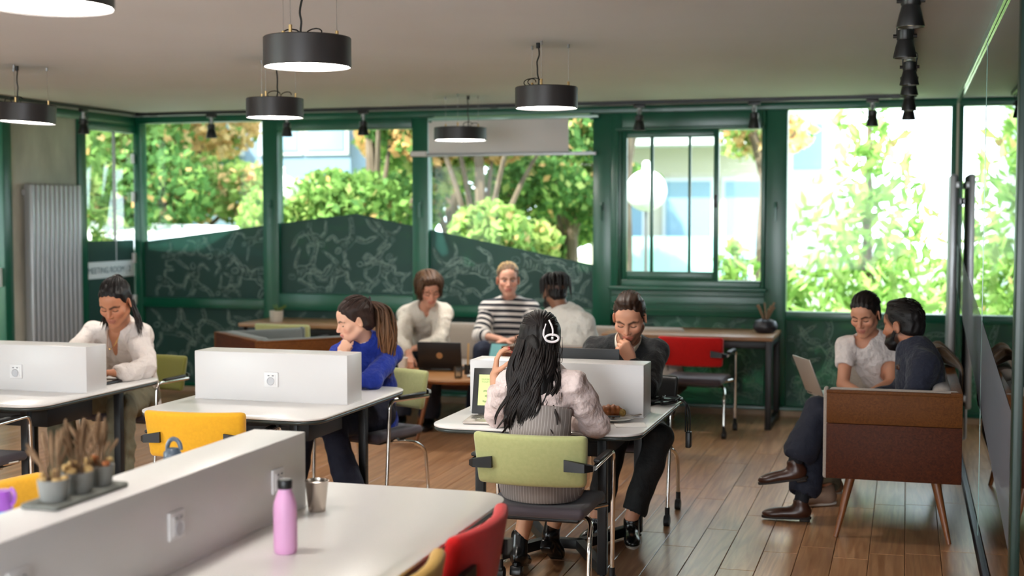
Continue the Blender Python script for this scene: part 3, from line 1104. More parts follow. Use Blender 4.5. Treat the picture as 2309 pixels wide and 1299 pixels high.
GREEN = [(122, 158, 84), (156, 186, 104), (92, 130, 72), (186, 200, 122), (214, 172, 116), (222, 190, 134)]
AUTUMN = [(214, 174, 122), (224, 194, 144), (140, 166, 92), (112, 144, 78), (204, 150, 104), (232, 210, 160)]
BRIGHT = [(140, 176, 92), (160, 192, 108), (120, 160, 80), (182, 204, 130), (116, 146, 78), (196, 170, 120)]


def tree(label, x, y, h, trunk_h, crown, n, size, pal, wts, seed, group='trees outside the windows', lean=0.3):
    r = random.Random(seed)
    t = thing('tree', (x, y, -0.3), 0, label, 'tree', group)
    top = np.array([r.uniform(-lean, lean), 0, h * 0.8])
    tk = catmull([(0, 0, 0), (r.uniform(-.1, .1), 0, trunk_h * .6), (top[0] * .5, 0, h * .5), tuple(top)], 5)
    MB().tube(tk, np.linspace(0.16, 0.04, len(tk)) * h / 5, 8).build('trunk', 'bark', t)
    cs, rs = [], []
    for k in range(14):
        a = 2.4 * k + r.uniform(-.4, .4)
        q = math.sqrt((k + 0.5) / 14)
        zz = trunk_h + (h - trunk_h) * r.uniform(0.15, 0.95)
        c = np.array([crown * q * math.cos(a), crown * q * math.sin(a) * 0.8, zz])
        cs.append(c)
        rs.append(np.array([0.42, 0.42, 0.34]) * crown * r.uniform(.7, 1.15))
        st = np.array([tk[len(tk) // 2][0], 0, trunk_h * 0.8 + 0.3 * (zz - trunk_h)])
        if k % 2 == 0:
            br = catmull([st, (st + c) / 2 + np.array([0, 0, .2]), c], 4)
            MB().tube(br, np.linspace(.05, .012, len(br)) * h / 5, 6).build('branch', 'bark', t)
    leaves('foliage', cs, rs, n, size, pal, wts, t, seed)
    return t


def conifer(label, x, y, h, rad, n, size, seed, pal=BRIGHT, wts=(4, 4, 3, 2, 1, 0.3)):
    r = random.Random(seed)
    t = thing('conifer', (x, y, -0.3), 0, label, 'tree', 'trees outside the windows')
    MB().tube([(0, 0, 0), (0, 0, h)], [0.09, 0.015], 8).build('trunk', 'bark', t)
    cs, rs = [], []
    k = 0
    z = 0.35
    while z < h * 0.97:
        rr = rad * (1 - z / h) ** 0.8 + 0.05
        for j in range(max(3, int(6 * rr / rad) + 2)):
            a = k * 2.4 + j * 2 * PI / max(3, int(6 * rr / rad) + 2)
            for q in (0.25, 0.5, 0.75, 1.0):
                cs.append(np.array([rr * q * math.cos(a), rr * q * math.sin(a), z + rr * q * 0.55]))
                rs.append(np.array([0.16, 0.16, 0.14]) * (0.5 + rr / rad * .8) * (1.15 - .4 * q))
        k += 1
        z += 0.26
    leaves('foliage', cs, rs, n, size, pal, wts, t, seed, 3.2, -0.6)
    return t


tree('autumn tree with orange and green leaves behind the far left window', -9.85, 16.6, 5.2, 0.9, 1.55, 6000, 0.15, AUTUMN, (3, 3, 3, 3, 1, 1), 1)
tree('green tree behind the far left window, partly hidden by the autumn tree', -10.9, 15.0, 4.6, 0.6, 1.7, 4500, 0.14, GREEN, (4, 3, 4, 1, .4, .4), 2)
tree('leafy green tree filling the right of the second window', -6.25, 15.3, 4.8, 0.7, 1.25, 5200, 0.14, GREEN, (4, 4, 3, 3, .8, .8), 3)
tree('green tree with orange clusters in the middle window', -4.75, 15.0, 4.4, 0.6, 1.2, 5200, 0.14, GREEN, (3, 4, 3, 4, 1.6, 1.4), 4)
tree('slender tree with pale bare trunk at the left of the middle window', -5.95, 17.4, 5.4, 1.2, 1.4, 3600, 0.14, GREEN, (4, 4, 3, 2, .5, .5), 14)
tree('darker green tree behind the middle and sliding windows', -4.6, 18.4, 4.6, 0.8, 1.1, 3600, 0.14, GREEN, (3, 3, 4, 2, .6, .6), 5)
tree('tree with dark trunk behind the left sashes of the sliding window', -3.32, 15.7, 4.6, 2.6, 0.55, 260, 0.13, AUTUMN, (3, 3, 2, 2, 1, 3), 6)
tree('tall orange tinged tree at the upper left of the bright right window', -1.75, 18.2, 5.6, 2.5, 0.9, 750, 0.15, AUTUMN, (3, 4, 3, 2, 1, 3), 7)
tree('orange tinged tree at the upper right of the bright right window', 1.15, 17.6, 5.6, 2.6, 0.9, 650, 0.15, AUTUMN, (3, 4, 3, 2, 1, 3), 8)
conifer('bright green conifer centred in the right window', -0.42, 15.6, 3.6, 1.1, 1700, 0.075, 9)
conifer('small bright conifer at the right edge of the right window', 0.62, 14.6, 1.9, 0.6, 900, 0.07, 10)
conifer('low bright shrub behind the open pane of the sliding window', -1.85, 15.2, 1.75, 0.55, 800, 0.07, 12)
conifer('low bright conifer at the lower left of the right window', -1.25, 14.9, 1.45, 0.55, 700, 0.07, 13)
conifer('green conifer seen through the meeting room glazing', -9.4, 13.3, 3.4, 0.9, 3000, 0.075, 15, GREEN, (4, 4, 3, 3, .2, .2))
for i, (x, y, h, c, lb) in enumerate(((-16.2, 23.5, 7.5, 2.6, 'tall dark green tree far behind the far left window'), (-13.4, 18.2, 6.4, 2.0, 'tall dark green tree at the far left edge outside'), (-8.6, 23.4, 7.5, 1.9, 'tall dark green tree far behind the second window'), (-6.4, 21.5, 6.2, 1.5, 'tall dark green tree far behind the middle window'), (-19.5, 20.0, 8.0, 3.0, 'tall green tree farthest left in the garden'))):
    tree(lb, x, y, h, 0.6, c, 3800, 0.27, GREEN, (4, 3, 5, 1, .3, .3), 30 + i, lean=.2)


def building(label, x0, x1, y, z1, m, wx, wz, ww, wh, balcony=None):
    t = thing('building', ((x0 + x1) / 2, y, -0.3), 0, label, 'building')
    hw = (x1 - x0) / 2
    MB().span((-hw, 0, 0), (hw, 5, z1)).build('wall', m, t, smooth=False)
    MB().span((-hw - .2, -.2, z1), (hw + .2, 5.2, z1 + .2)).build('roof', 'facade_grey', t, smooth=False)
    for zx in wz:
        for xx in wx:
            f = MB().span((xx - ww / 2 - .08, -0.06, zx - .08), (xx + ww / 2 + .08, 0.02, zx + wh + .08)).build('window', 'facade_grey', t, smooth=False)
            MB().span((xx - ww / 2, -0.09, zx), (xx + ww / 2, -0.05, zx + wh)).build('pane', 'facade_pane', f, smooth=False)
    if balcony:
        for zb in balcony:
            MB().span((-hw + .3, -1.0, zb), (hw - .3, 0, zb + .15)).build('balcony_slab', 'facade_grey', t, smooth=False)
            MB().span((-hw + .3, -1.02, zb + .15), (hw - .3, -0.98, zb + 1.0)).build('balcony_front', 'balcony_teal', t, smooth=False)
    return t


building('blue grey building seen between trees in the second window', -14.2, -10.6, 24.5, 9.0, 'facade_blue', (-1.0, 0.3, 1.3), (0.8, 3.3, 5.8), 0.8, 1.7)
building('pale cream building with teal balconies behind the sliding window', -6.3, -2.6, 27.0, 9.0, 'facade_cream', (-1.2, 0.2, 1.4), (1.2, 4.0, 6.8), 0.9, 1.5, (0.6, 3.4))
building('light grey building at the upper left of the right window', -3.0, -1.7, 36.0, 8.2, 'facade_grey', (-0.2,), (3.2, 5.2), 0.8, 1.2)

for lb, x, z in (('white globe on a post, standing in for a lamp reflection in the sliding window', -2.83, 2.02), ('white globe for a lamp reflection in the second window, half behind the green post', -7.36, 2.0)):  # globes added outside in place of a lamp's reflections in the window glass
    t = thing('globe_reflection', (x, 14.9, z), 0, lb, 'reflection stand-in', 'white globes standing in for lamp reflections')
    MB().lathe([(0.0, -0.235)] + [(0.235 * math.cos(a), 0.235 * math.sin(a)) for a in np.linspace(-1.4, 1.35, 14)] + [(0.05, 0.245)], 24).build('globe', 'globe_white', t)
    MB().lathe([(0.05, 0.23), (0.045, 0.32), (0.02, 0.34)], 12).build('collar', 'globe_white', t)
    MB().cyl((0, 0, -z - 0.3), (0, 0, -.23), 0.022, 8).build('post', 'wire_steel', t)
soff = MB().span((XL - 2, 11.98, 2.9), (2.6, 12.3, 3.1)).build('ceiling_soffit', 'white_wall', smooth=False, kind='structure')
t = thing('garden_awning', (-9.2, 14.4, -0.3), 0, 'white sunlit garden awning low outside the far left window', 'awning')
MB().add([(-1.3, -.5, 1.66), (1.3, -.5, 1.66), (1.3, .5, 1.9), (-1.3, .5, 1.98), (-1.3, -.5, 1.62), (1.3, -.5, 1.62), (1.3, .5, 1.86), (-1.3, .5, 1.94)],
         [(0, 1, 2, 3), (7, 6, 5, 4), (0, 4, 5, 1), (1, 5, 6, 2), (2, 6, 7, 3), (3, 7, 4, 0)]).build('canvas', 'awning', t, smooth=False)
for sx in (-1.25, 1.25):
    for sy in (-.45, .45):
        MB().cyl((sx, sy, 0), (sx, sy, 1.66 + .2 * (sy > 0)), 0.025, 8).build('pole', 'radiator_metal', t)
# ================================================================ pendants
def pendant(label, x, y, dia, hgt, tilt, seed):
    r = random.Random(seed)
    z = 2.361
    t = thing('pendant_lamp', (x, y, z), 0, label, 'pendant lamp', 'black drum pendant lamps')
    R = dia / 2
    Rt = rotx(tilt[0]) @ roty(tilt[1])
    MB().lathe([(R - 0.006, 0.012), (R - 0.004, 0.0), (R, 0.002), (R, hgt - 0.004), (R - 0.004, hgt), (0.001, hgt)], 48, R=Rt).build('drum', 'lamp_black', t)
    MB().lathe([(0.001, 0.006), (R - 0.012, 0.006), (R - 0.006, 0.012)], 48, R=Rt).build('diffuser', 'diffuser', t)
    up = ZC - z
    for k in range(3):
        a = 0.6 + k * 2 * PI / 3 + r.uniform(-.2, .2)
        p = np.array([R * 0.72 * math.cos(a), R * 0.72 * math.sin(a), 0])
        top = (Rt @ (p + np.array([0, 0, hgt])))
        w = MB().tube([top + np.array([0, 0, .02]), (p[0], p[1], up)], 0.0012, 5).build('suspension_wire', 'wire_steel', t)
        MB().cyl(top, top + np.array([0, 0, 0.035]), 0.007, 8).build('wire_grip', 'brass_bit', t)
        MB().cyl((p[0], p[1], up - 0.022), (p[0], p[1], up), 0.007, 8).build('ceiling_anchor', 'wire_steel', t)
    # twisted supply cord and its slack loops
    c = np.array([r.uniform(-.3, .3) * R, r.uniform(-.3, .3) * R, 0])
    pts = [c + np.array([r.uniform(-.006, .006), r.uniform(-.006, .006), hgt + (up - hgt) * k / 7]) for k in range(8)]
    MB().tube(catmull(pts, 4), 0.0045, 6).cyl((c[0], c[1], up - .03), (c[0], c[1], up), .012, 8).build('supply_cord', 'cable_black', t)
    for k in range(2):
        a = r.uniform(0, 6.28)
        q = c + np.array([0.3 * R * math.cos(a), 0.3 * R * math.sin(a), hgt])
        lp = [q + np.array([0.035 * math.cos(u), 0.02 * math.sin(u + k), 0.022 + 0.022 * math.sin(u)]) for u in np.linspace(0, 5.6, 12)]
        MB().tube(lp, 0.003, 5).build('cord_loop', 'cable_black', t)
    return t


pendant('large black drum pendant cut off at the upper left corner', -2.365, 3.323, 0.354, 0.12, (0, 0), 1)
pendant('black drum pendant high in the left centre, above another', -2.334, 4.966, 0.354, 0.12, (0, 0), 2)
pendant('black drum pendant just below and left of the larger one', -3.771, 7.548, 0.354, 0.12, (0, 0), 3)
pendant('black drum pendant hanging above the table with the lime laptop', -1.962, 7.309, 0.354, 0.12, (0, 0.0), 4)
pendant('flat black drum pendant in front of the rolled projection screen', -3.503, 10.341, 0.43, 0.105, (0, 0.0), 5)
pendant('tilted black drum pendant at the left edge above the radiator', -5.534, 7.495, 0.365, 0.12, (-0.02, 0.05), 6)

# ================================================================ tables and dividers
TZ = 0.74


def table(label, x, y, w, d, rz, legs_x, legs_y):
    t = thing('desk_table', (x, y, 0), rz, label, 'table')
    MB().slab(w, d, 0.14, TZ - 0.012, TZ, 0.0025, n=10).build('tabletop', 'white_laminate', t, angle=50)
    MB().slab(w - 0.006, d - 0.006, 0.137, TZ - 0.032, TZ - 0.0115, 0.006, n=10).build('edge_band', 'table_edge', t, angle=50)
    fw = 0.045
    for sx in (-1, 1):
        for sy in (-1, 1):
            MB().rbox((sx * legs_x, sy * legs_y, (TZ - 0.032 + 0.02) / 2), (fw, fw, TZ - 0.052), 0.004, 1).build('leg', 'black_metal', t)
            MB().lathe([(0.018, 0.0), (0.02, 0.006), (0.012, 0.01), (0.012, 0.024)], 10, c=(sx * legs_x, sy * legs_y, 0)).build('levelling_foot', 'dark_rubber', t)
    # floor base: spine with forks to the legs
    sp = legs_x * 0.28
    MB().rbox((0, 0, 0.045), (2 * sp + 0.04, 0.05, 0.05), 0.004, 1).build('base_spine', 'black_metal', t)
    for sx in (-1, 1):
        for sy in (-1, 1):
            a, b = np.array([sx * sp, 0]), np.array([sx * legs_x, sy * legs_y])
            dl = b - a
            MB().box(((a[0] + b[0]) / 2, (a[1] + b[1]) / 2, 0.045), (np.linalg.norm(dl), 0.045, 0.05), R=rotz(math.atan2(dl[1], dl[0]))).build('base_arm', 'black_metal', t, smooth=False)
    for sy in (-1, 1):
        MB().rbox((0, sy * legs_y, TZ - 0.055), (2 * legs_x, 0.03, 0.045), 0.003, 1).build('top_rail', 'black_metal', t)
    MB().rbox((0, 0, TZ - 0.13), (2 * legs_x - 0.06, min(2 * legs_y, 0.5) - 0.06, 0.12), 0.004, 1).build('cable_tray', 'black_metal', t)
    return t


def outlet(parent, x, y, z, rz):
    o = link('power_outlet', MB().rbox((0, 0, 0), (0.082, 0.010, 0.082), 0.003, 1).mesh('power_outlet', 'outlet_white'), parent, loc=(x, y, z), rz=rz)
    MB().rbox((0, -0.0055, -0.002), (0.058, 0.004, 0.058), 0.002, 1).build('socket_plate', 'outlet_white', o)
    MB().lathe([(0.016, -0.004), (0.0205, 0.0), (0.0225, 0.002), (0.0215, 0.0035), (0.019, 0.001)], 20, c=(0, -0.009, -0.008), R=rotx(PI / 2)).build('socket_ring', 'outlet_grey', o)
    for s in (-1, 1):
        MB().cyl((s * 0.0095, -0.006, -0.008), (s * 0.0095, -0.0085, -0.008), 0.003, 8).build('pin_hole', 'dark_rubber', o)
        MB().rbox((s * 0.013, -0.0085, 0.022), (0.011, 0.003, 0.0045), 0.001, 1).build('charging_slot', 'radiator_dark', o)
    return o


def divider(label, x, y, w, th, rz, outs):
    t = thing('desk_divider', (x, y, TZ), rz, label, 'desk divider')
    MB().rbox((0, 0, 0.134), (w, th, 0.267), 0.004, 1).build('body', 'divider_white', t)
    MB().rbox((0, 0, 0.003), (w + 0.004, th + 0.004, 0.006), 0.002, 1).build('shadow_gap_strip', 'divider_white', t)
    for (ox, oz, s) in outs:
        outlet(t, ox, -s * (th / 2 + 0.004), oz, 0 if s > 0 else PI)
    return t


table('white round cornered table at the left edge, person in white shirt behind it', -4.96, 6.69, 1.05, 1.31, 0, 0.31, 0.45)
table('white round cornered table with yellow chair, person in blue behind it', -3.33, 6.69, 1.05, 1.31, 0, 0.31, 0.45)
table('white round cornered table with the lime screened laptop and croissant', -1.70, 6.69, 1.05, 1.31, 0, 0.31, 0.45)
table('long white foreground table with pink bottle on it', -2.11, 3.21, 1.47, 2.90, 0, 0.50, 1.1)
divider('white box divider at the left edge, person in white shirt behind it', -4.945, 6.67, 0.92, 0.2, 0, [(-0.01, 0.112, 1), (0.1, 0.112, -1)])
divider('white box divider with centred outlet in front of the person in blue', -3.33, 6.67, 0.92, 0.2, 0, [(0.012, 0.122, 1), (0.1, 0.122, -1)])
divider('white box divider between the pinstriped dress and the black sweater', -1.715, 6.67, 0.92, 0.2, 0, [(0.1, 0.122, -1)])
divider('long white box divider with dried plants in the foreground', -2.11, 3.21, 2.05, 0.2, PI / 2, [(0.153, 0.135, 1), (0.80, 0.138, 1), (-0.56, 0.15, 1)])


# ================================================================ chairs
def chair(label, x, y, rz, fabric, casters=True, seat='fabric_seat'):
    t = thing('office_chair', (x, y, 0), rz, label, 'chair', 'office chairs with chrome frames')

    def seat_fn(V):
        V = V.copy()
        V[:, 2] -= 0.10 * np.clip(V[:, 1] - 0.14, 0, 1) ** 1.2 + 0.012 * np.exp(-(V[:, 0] / 0.15) ** 2 - (V[:, 1] / 0.15) ** 2) * (V[:, 2] > 0)
        return V
    MB().rbox((0, 0.01, 0.443), (0.48, 0.46, 0.055), 0.026, 3, 6, fn=seat_fn).build('seat', seat, t, angle=60)
    MB().rbox((0, 0.0, 0.408), (0.42, 0.38, 0.02), 0.008, 1).build('seat_pan', 'black_plastic', t)

    def back_fn(V):
        V = V.copy()
        V[:, 1] -= 0.05 * (1 - (V[:, 0] / 0.26) ** 2) + 0.02 * (V[:, 2] / 0.12) - 0.012
        V[:, 0] *= 1 + 0.03 * V[:, 2] / 0.12
        return V
    bk = MB().rbox((0, -0.225, 0.683), (0.51, 0.05, 0.235), 0.022, 3, 7, fn=back_fn).build('backrest', fabric, t, angle=60)
    for s in (-1, 1):
        # tapered black clamp on the back of the backrest
        q = MB()
        P = [(s * 0.165, -0.272, 0.672), (s * 0.255, -0.262, 0.662), (s * 0.285, -0.222, 0.656)]
        V = []
        for (px, py, pz), hh in zip(P, (0.026, 0.019, 0.012)):
            for dy, dz in ((-0.012, -hh), (0.012, -hh), (0.012, hh), (-0.012, hh)):
                V.append((px, py + dy, pz + dz))
        F = [(0, 1, 2, 3), (8, 11, 10, 9)] + [(k * 4 + j, k * 4 + 4 + j, k * 4 + 4 + (j + 1) % 4, k * 4 + (j + 1) % 4) for k in range(2) for j in range(4)]
        if s > 0:
            F = [tuple(reversed(f)) for f in F]
        q.add(V, [tuple(reversed(f)) for f in F])
        q.build('back_clamp', 'black_plastic', t, angle=30)
        # side frame: front leg rising to the armrest
        fr = fillet([(s * 0.285, -0.20, 0.655), (s * 0.285, 0.19, 0.668), (s * 0.275, 0.215, 0.10)], 0.05, 6)
        MB().tube(fr, 0.0115, 10).build('arm_frame', 'chrome', t)
        MB().rbox((s * 0.285, -0.03, 0.678), (0.034, 0.26, 0.018), 0.008, 2).build('armrest', 'black_plastic', t)
        rl = fillet([(s * 0.12, 0.05, 0.392), (s * 0.245, -0.08, 0.392), (s * 0.262, -0.20, 0.33), (s * 0.265, -0.225, 0.10)], 0.06, 6)
        MB().tube(rl, 0.0115, 10).build('rear_leg', 'chrome', t)
        MB().tube([(s * 0.20, 0.06, 0.415), (s * 0.278, 0.10, 0.43)], 0.010, 8).build('seat_link', 'chrome', t)
        for (cx, cy) in ((s * 0.275, 0.215), (s * 0.265, -0.225)):
            if casters:
                c = MB()
                c.cyl((cx - 0.016, cy + 0.012, 0.03), (cx + 0.016, cy + 0.012, 0.03), 0.03, 16)
                c.rbox((cx, cy + 0.008, 0.056), (0.03, 0.05, 0.02), 0.008, 1)
                c.cyl((cx, cy, 0.05), (cx, cy, 0.105), 0.014, 10)
                c.build('caster', 'dark_rubber', t)
            else:
                MB().cyl((cx, cy, 0.0), (cx, cy, 0.10), 0.0115, 10).cyl((cx, cy, 0), (cx, cy, 0.012), 0.017, 10).build('glide', 'chrome', t)
    MB().tube([(-0.20, 0.06, 0.397), (0.20, 0.06, 0.397)], 0.010, 8).build('cross_tube', 'chrome', t)
    return t


chair('pale green chair in the centre, backrest to the camera, person in pinstriped dress on it', -1.58, 5.85, 0, 'fabric_green')
chair('black chair under the person in the black sweater', -1.55, 7.62, PI, 'black_plastic')
chair('yellow chair with its back to the camera at the second white table', -3.37, 6.02, math.radians(7), 'fabric_yellow', False)
chair('light green chair under the person in the blue jacket', -3.12, 7.50, math.radians(165), 'fabric_green', False)
chair('olive chair under the person in white shirt at the left table', -4.93, 7.76, PI, 'fabric_olive', False)
chair('chair at the left edge, only its chrome arm and grey seat in view', -4.86, 5.98, 0, 'fabric_yellow', False)
chair('yellow chair at the left edge behind the dried plants', -2.87, 4.0, -PI / 2, 'fabric_yellow')
chair('red chair pushed against the foreground table', -1.53, 3.99, PI / 2, 'fabric_red')
chair('mustard chair at the bottom edge beside the foreground table', -1.53, 3.36, PI / 2, 'fabric_mustard')
chair('red chair at the wooden desk under the sliding window', -1.60, 10.62, math.radians(-3), 'fabric_red')
chair('green chair at the wooden desk under the second window', -5.23, 10.80, 0, 'fabric_green')


# ================================================================ wooden desks along the window wall
def wall_desk(label, x0, x1, y0, y1):
    t = thing('wooden_desk', ((x0 + x1) / 2, (y0 + y1) / 2, 0), 0, label, 'desk')
    w, d = x1 - x0, y1 - y0
    MB().rbox((0, 0, 0.743), (w, d, 0.034), 0.004, 1).build('desktop', 'wood_desk', t)
    for s in (-1, 1):
        f = MB()
        xx = s * (w / 2 - 0.03)
        for yy in (-d / 2 + 0.03, d / 2 - 0.03):
            f.rbox((xx, yy, 0.363), (0.05, 0.05, 0.726), 0.004, 1)
        f.rbox((xx, 0, 0.025), (0.05, d - 0.11, 0.05), 0.004, 1).rbox((xx, 0, 0.70), (0.05, d - 0.11, 0.05), 0.004, 1)
        f.build('leg_frame', 'black_metal', t)
    MB().rbox((0, -d / 2 + 0.05, 0.69), (w - 0.12, 0.03, 0.06), 0.003, 1).build('front_rail', 'black_metal', t)
    return t


wall_desk('wooden desk with black frame under the sliding window, red chair at it', -2.45, -1.03, 10.92, 11.68)
wall_desk('wooden desk under the second window, small succulent on it', -5.88, -4.42, 10.98, 11.66)


# ================================================================ lounge seats
def sofa(label, x, y, rz, L, D, fab, cat='sofa', ztop=0.82, tufts=3):
    t = thing('sofa', (x, y, 0), rz, label, cat)
    zb = 0.335
    th = 0.03
    # side panels, each in two tones
    for s in (-1, 1):
        MB().rbox((s * (L / 2 - th / 2), 0, (zb + 0.635) / 2), (th, D, 0.635 - zb), 0.003, 1).build('arm_panel', 'wood_walnut', t)
        MB().rbox((s * (L / 2 - th / 2), 0, (0.637 + ztop - 0.02) / 2), (th, D, ztop - 0.02 - 0.637), 0.003, 1).build('arm_panel_upper', 'wood_walnut_light', t)
        MB().rbox((s * (L / 2 - th / 2), 0, ztop - 0.012), (th + 0.002, D + 0.002, 0.018), 0.003, 1).build('arm_edge_strip', 'wood_walnut_light', t)
        MB().rbox((s * (L / 2 - th - 0.025), 0.0, (zb + ztop) / 2 + 0.008), (0.05, D - 0.02, ztop - zb - 0.005), 0.022, 2, 2).build('arm_lining', fab, t, angle=60)
        MB().rbox((s * (L / 2 - 0.035), D / 2 + 0.003, (zb + ztop) / 2 + 0.004), (0.07, 0.026, ztop - zb + 0.012), 0.012, 2).build('arm_front_pad', fab, t, angle=60)
    MB().rbox((0, -D / 2 + th / 2, (zb + ztop) / 2), (L - 2 * th, th, ztop - zb), 0.003, 1).build('back_panel', 'wood_walnut', t)
    MB().rbox((0, -D / 2 + 0.03, ztop - 0.006), (L, 0.06, 0.016), 0.003, 1).build('back_rail', 'wood_walnut_light', t)
    MB().rbox((0, 0, zb + 0.02), (L - 2 * th, D - 2 * th, 0.035), 0.003, 1).build('seat_board', 'wood_walnut', t)
    wi = L - 2 * th - 0.10
    MB().rbox((0, 0.03, zb + 0.095), (wi, D - 0.11, 0.12), 0.04, 3, 2).build('seat_cushion', fab, t, angle=60)
    for k in range(tufts):
        w = wi / tufts
        MB().rbox((-wi / 2 + w * (k + 0.5), -D / 2 + 0.115, zb + 0.32), (w - 0.004, 0.11, 0.36), 0.045, 3, 1, R=rotx(0.12)).build('back_cushion', fab, t, angle=60)
    for sx in (-1, 1):
        for sy in (-1, 1):
            a = np.array([sx * (L / 2 - 0.13), sy * (D / 2 - 0.13), zb])
            b = np.array([sx * (L / 2 - 0.06), sy * (D / 2 - 0.055), 0.0])
            MB().tube([b, a], [0.013, 0.026], 12).build('leg', 'wood_leg', t)
    return t


sofa('walnut sided sofa with beige upholstery beside the glass partition', -0.05, 8.26, PI / 2, 1.82, 0.70, 'fabric_sofa')
sofa('walnut armchair with grey upholstery left of the person in blue', -4.71, 9.47, math.radians(-42), 0.94, 0.74, 'fabric_sofa_grey', 'armchair', tufts=1)
sofa('walnut backed sofa in the lounge whose back faces the camera', -2.30, 9.42, 0, 0.92, 0.74, 'fabric_sofa', tufts=1)
t = thing('sofa', (-3.05, 11.02, 0), PI, 'long beige bench sofa along the window wall', 'sofa')
for k in range(3):
    MB().rbox((-0.84 + 0.84 * k, 0.04, 0.39), (0.82, 0.62, 0.16), 0.05, 3, 1).build('seat_cushion', 'fabric_sofa', t, angle=60)
    MB().rbox((-0.84 + 0.84 * k, -0.26, 0.62), (0.82, 0.13, 0.34), 0.05, 3, 1).build('back_cushion', 'fabric_sofa', t, angle=60)
MB().rbox((0, 0.0, 0.285), (2.52, 0.68, 0.05), 0.006, 1).build('frame', 'wood_walnut', t)
for sx in (-1.15, 0, 1.15):
    for sy in (-0.26, 0.26):
        MB().tube([(sx, sy, 0), (sx, sy, 0.27)], [0.014, 0.024], 10).build('leg', 'wood_leg', t)

# blanket thrown over the sofa back
def blanket():
    u = np.linspace(0, 1, 22)
    v = np.linspace(0, 1, 14)
    V = []
    for a in u:
        for b in v:
            # b runs over the back from the seat side (b=0) to the outside (b=1)
            s = b * 0.62
            x = 0.12 + min(max(s - 0.16, 0), 0.12)
            if s < 0.16:
                z = 0.72 + s * 0.8
                x = 0.12 + 0.02 * s
            elif s < 0.30:
                z = 0.855 + 0.07 * math.sin((s - 0.16) / 0.14 * PI)
            else:
                z = 0.855 - (s - 0.30) * 0.9
                x = 0.335
            f = 0.03 * math.sin(a * 14 + b * 2) + 0.02 * math.sin(a * 31 + 1)
            y = 8.72 + (a - 0.5) * 0.46 + 0.05 * (b - 0.5) * math.sin(a * 5)
            V.append((min(x + (f * 0.5 if s < 0.3 else 0), 0.36), y, z + f * (1.0 if s < .3 else .4)))
    n = len(v)
    F = [(i * n + j, i * n + j + 1, (i + 1) * n + j + 1, (i + 1) * n + j) for i in range(len(u) - 1) for j in range(n - 1)]
    o = MB().add(V, F).build('blanket', 'blanket', smooth=True, angle=180, label='crumpled brown blanket thrown over the back of the walnut sofa', cat='blanket')
    md = o.modifiers.new('thick', 'SOLIDIFY')
    md.thickness = 0.014
    md.offset = 1
    sb = o.modifiers.new('soft', 'SUBSURF')
    sb.levels = sb.render_levels = 1


blanket()

# ================================================================ coffee table and what stands on it
t = thing('coffee_table', (-3.38, 10.02, 0), 0, 'round wooden coffee table with tapered legs in the lounge', 'coffee table')
MB().lathe([(0.0, 0.478), (0.52, 0.478), (0.54, 0.49), (0.535, 0.5), (0.0, 0.5)], 48).build('tabletop', 'wood_coffee', t)
for k in range(4):
    a = PI / 4 + 0.35 + k * PI / 2
    MB().tube([(0.52 * math.cos(a), 0.52 * math.sin(a), 0), (0.36 * math.cos(a), 0.36 * math.sin(a), 0.478)], [0.012, 0.022], 12).build('leg', 'wood_leg', t)
MB().lathe([(0.0, 0.45), (0.4, 0.45), (0.4, 0.478), (0.0, 0.478)], 32).build('apron', 'wood_coffee', t)


def laptop(name, label, loc, rz, w, d, lid_h, ang, body, lid, kind=None):
    """hinge line at local y=+d/2; the user sits at -y; ang = lid opening from closed"""
    t = thing(name, loc, rz, label, 'laptop')
    MB().rbox((0, 0, 0.008), (w, d, 0.014), 0.005, 2).build('keyboard_base', body, t)
    for s in (-1, 1):
        MB().cyl((s * w * 0.3 - 0.03, d / 2, 0.016), (s * w * 0.3 + 0.03, d / 2, 0.016), 0.006, 8).build('hinge', 'black_plastic', t)
    kb = MB()
    for r in range(5):
        for c in range(13):
            kb.box((-w * 0.43 + w * 0.86 * (c + .5) / 13, d * 0.38 - r * d * 0.105, 0.0158), (w * 0.055, d * 0.085, 0.0016))
    kb.build('keys', 'key_dark' if kind == 'lime' else 'key_white' if kind == 'pale' else 'black_plastic', t, smooth=False)
    MB().rbox((0, -d * 0.3, 0.0155), (w * 0.3, d * 0.28, 0.001), 0.0004, 1).build('trackpad', body, t)
    th = ang - PI / 2
    l = link('lid', MB().rbox((0, 0, lid_h / 2), (w, 0.008, lid_h), 0.003, 1).mesh('lid', lid), t, loc=(0, d / 2 + 0.004, 0.018), rot=(-th, 0, 0))
    return t, l, lid_h


tt, l, h = laptop('laptop', 'black laptop with bronze disc on its lid on the coffee table', (-3.60, 10.19, 0.5), PI + 0.12, 0.36, 0.24, 0.225, math.radians(103), 'laptop_dark', 'laptop_dark')
MB().lathe([(0.0, 0), (0.026, 0), (0.026, 0.002), (0, 0.002)], 20, c=(0, 0.004, h * 0.5), R=rotx(-PI / 2)).build('lid_emblem', 'bronze', l)
MB().rbox((0, -0.0045, h / 2), (0.33, 0.001, h - 0.03), 0.0004, 1).build('display', 'screen_teal', l)
t = thing('paper_cup', (-3.83, 9.86, 0.5), 0, 'white paper cup left of the black laptop', 'cup')
MB().lathe([(0.0, 0), (0.03, 0), (0.031, 0.004), (0.041, 0.115), (0.044, 0.117), (0.043, 0.122), (0.039, 0.119), (0.029, 0.006), (0.0, 0.006)], 28).build('cup_wall', 'paper', t)
MB().lathe([(0.0, 0.095), (0.037, 0.095)], 20).build('coffee', 'soil', t)
t = thing('water_glass', (-3.30, 9.68, 0.5), 0, 'small clear water glass on the coffee table', 'glass')
MB().lathe([(0.0, 0), (0.03, 0), (0.034, 0.09), (0.032, 0.09), (0.028, 0.008), (0.0, 0.008)], 24).build('tumbler', 'clear_glass', t)
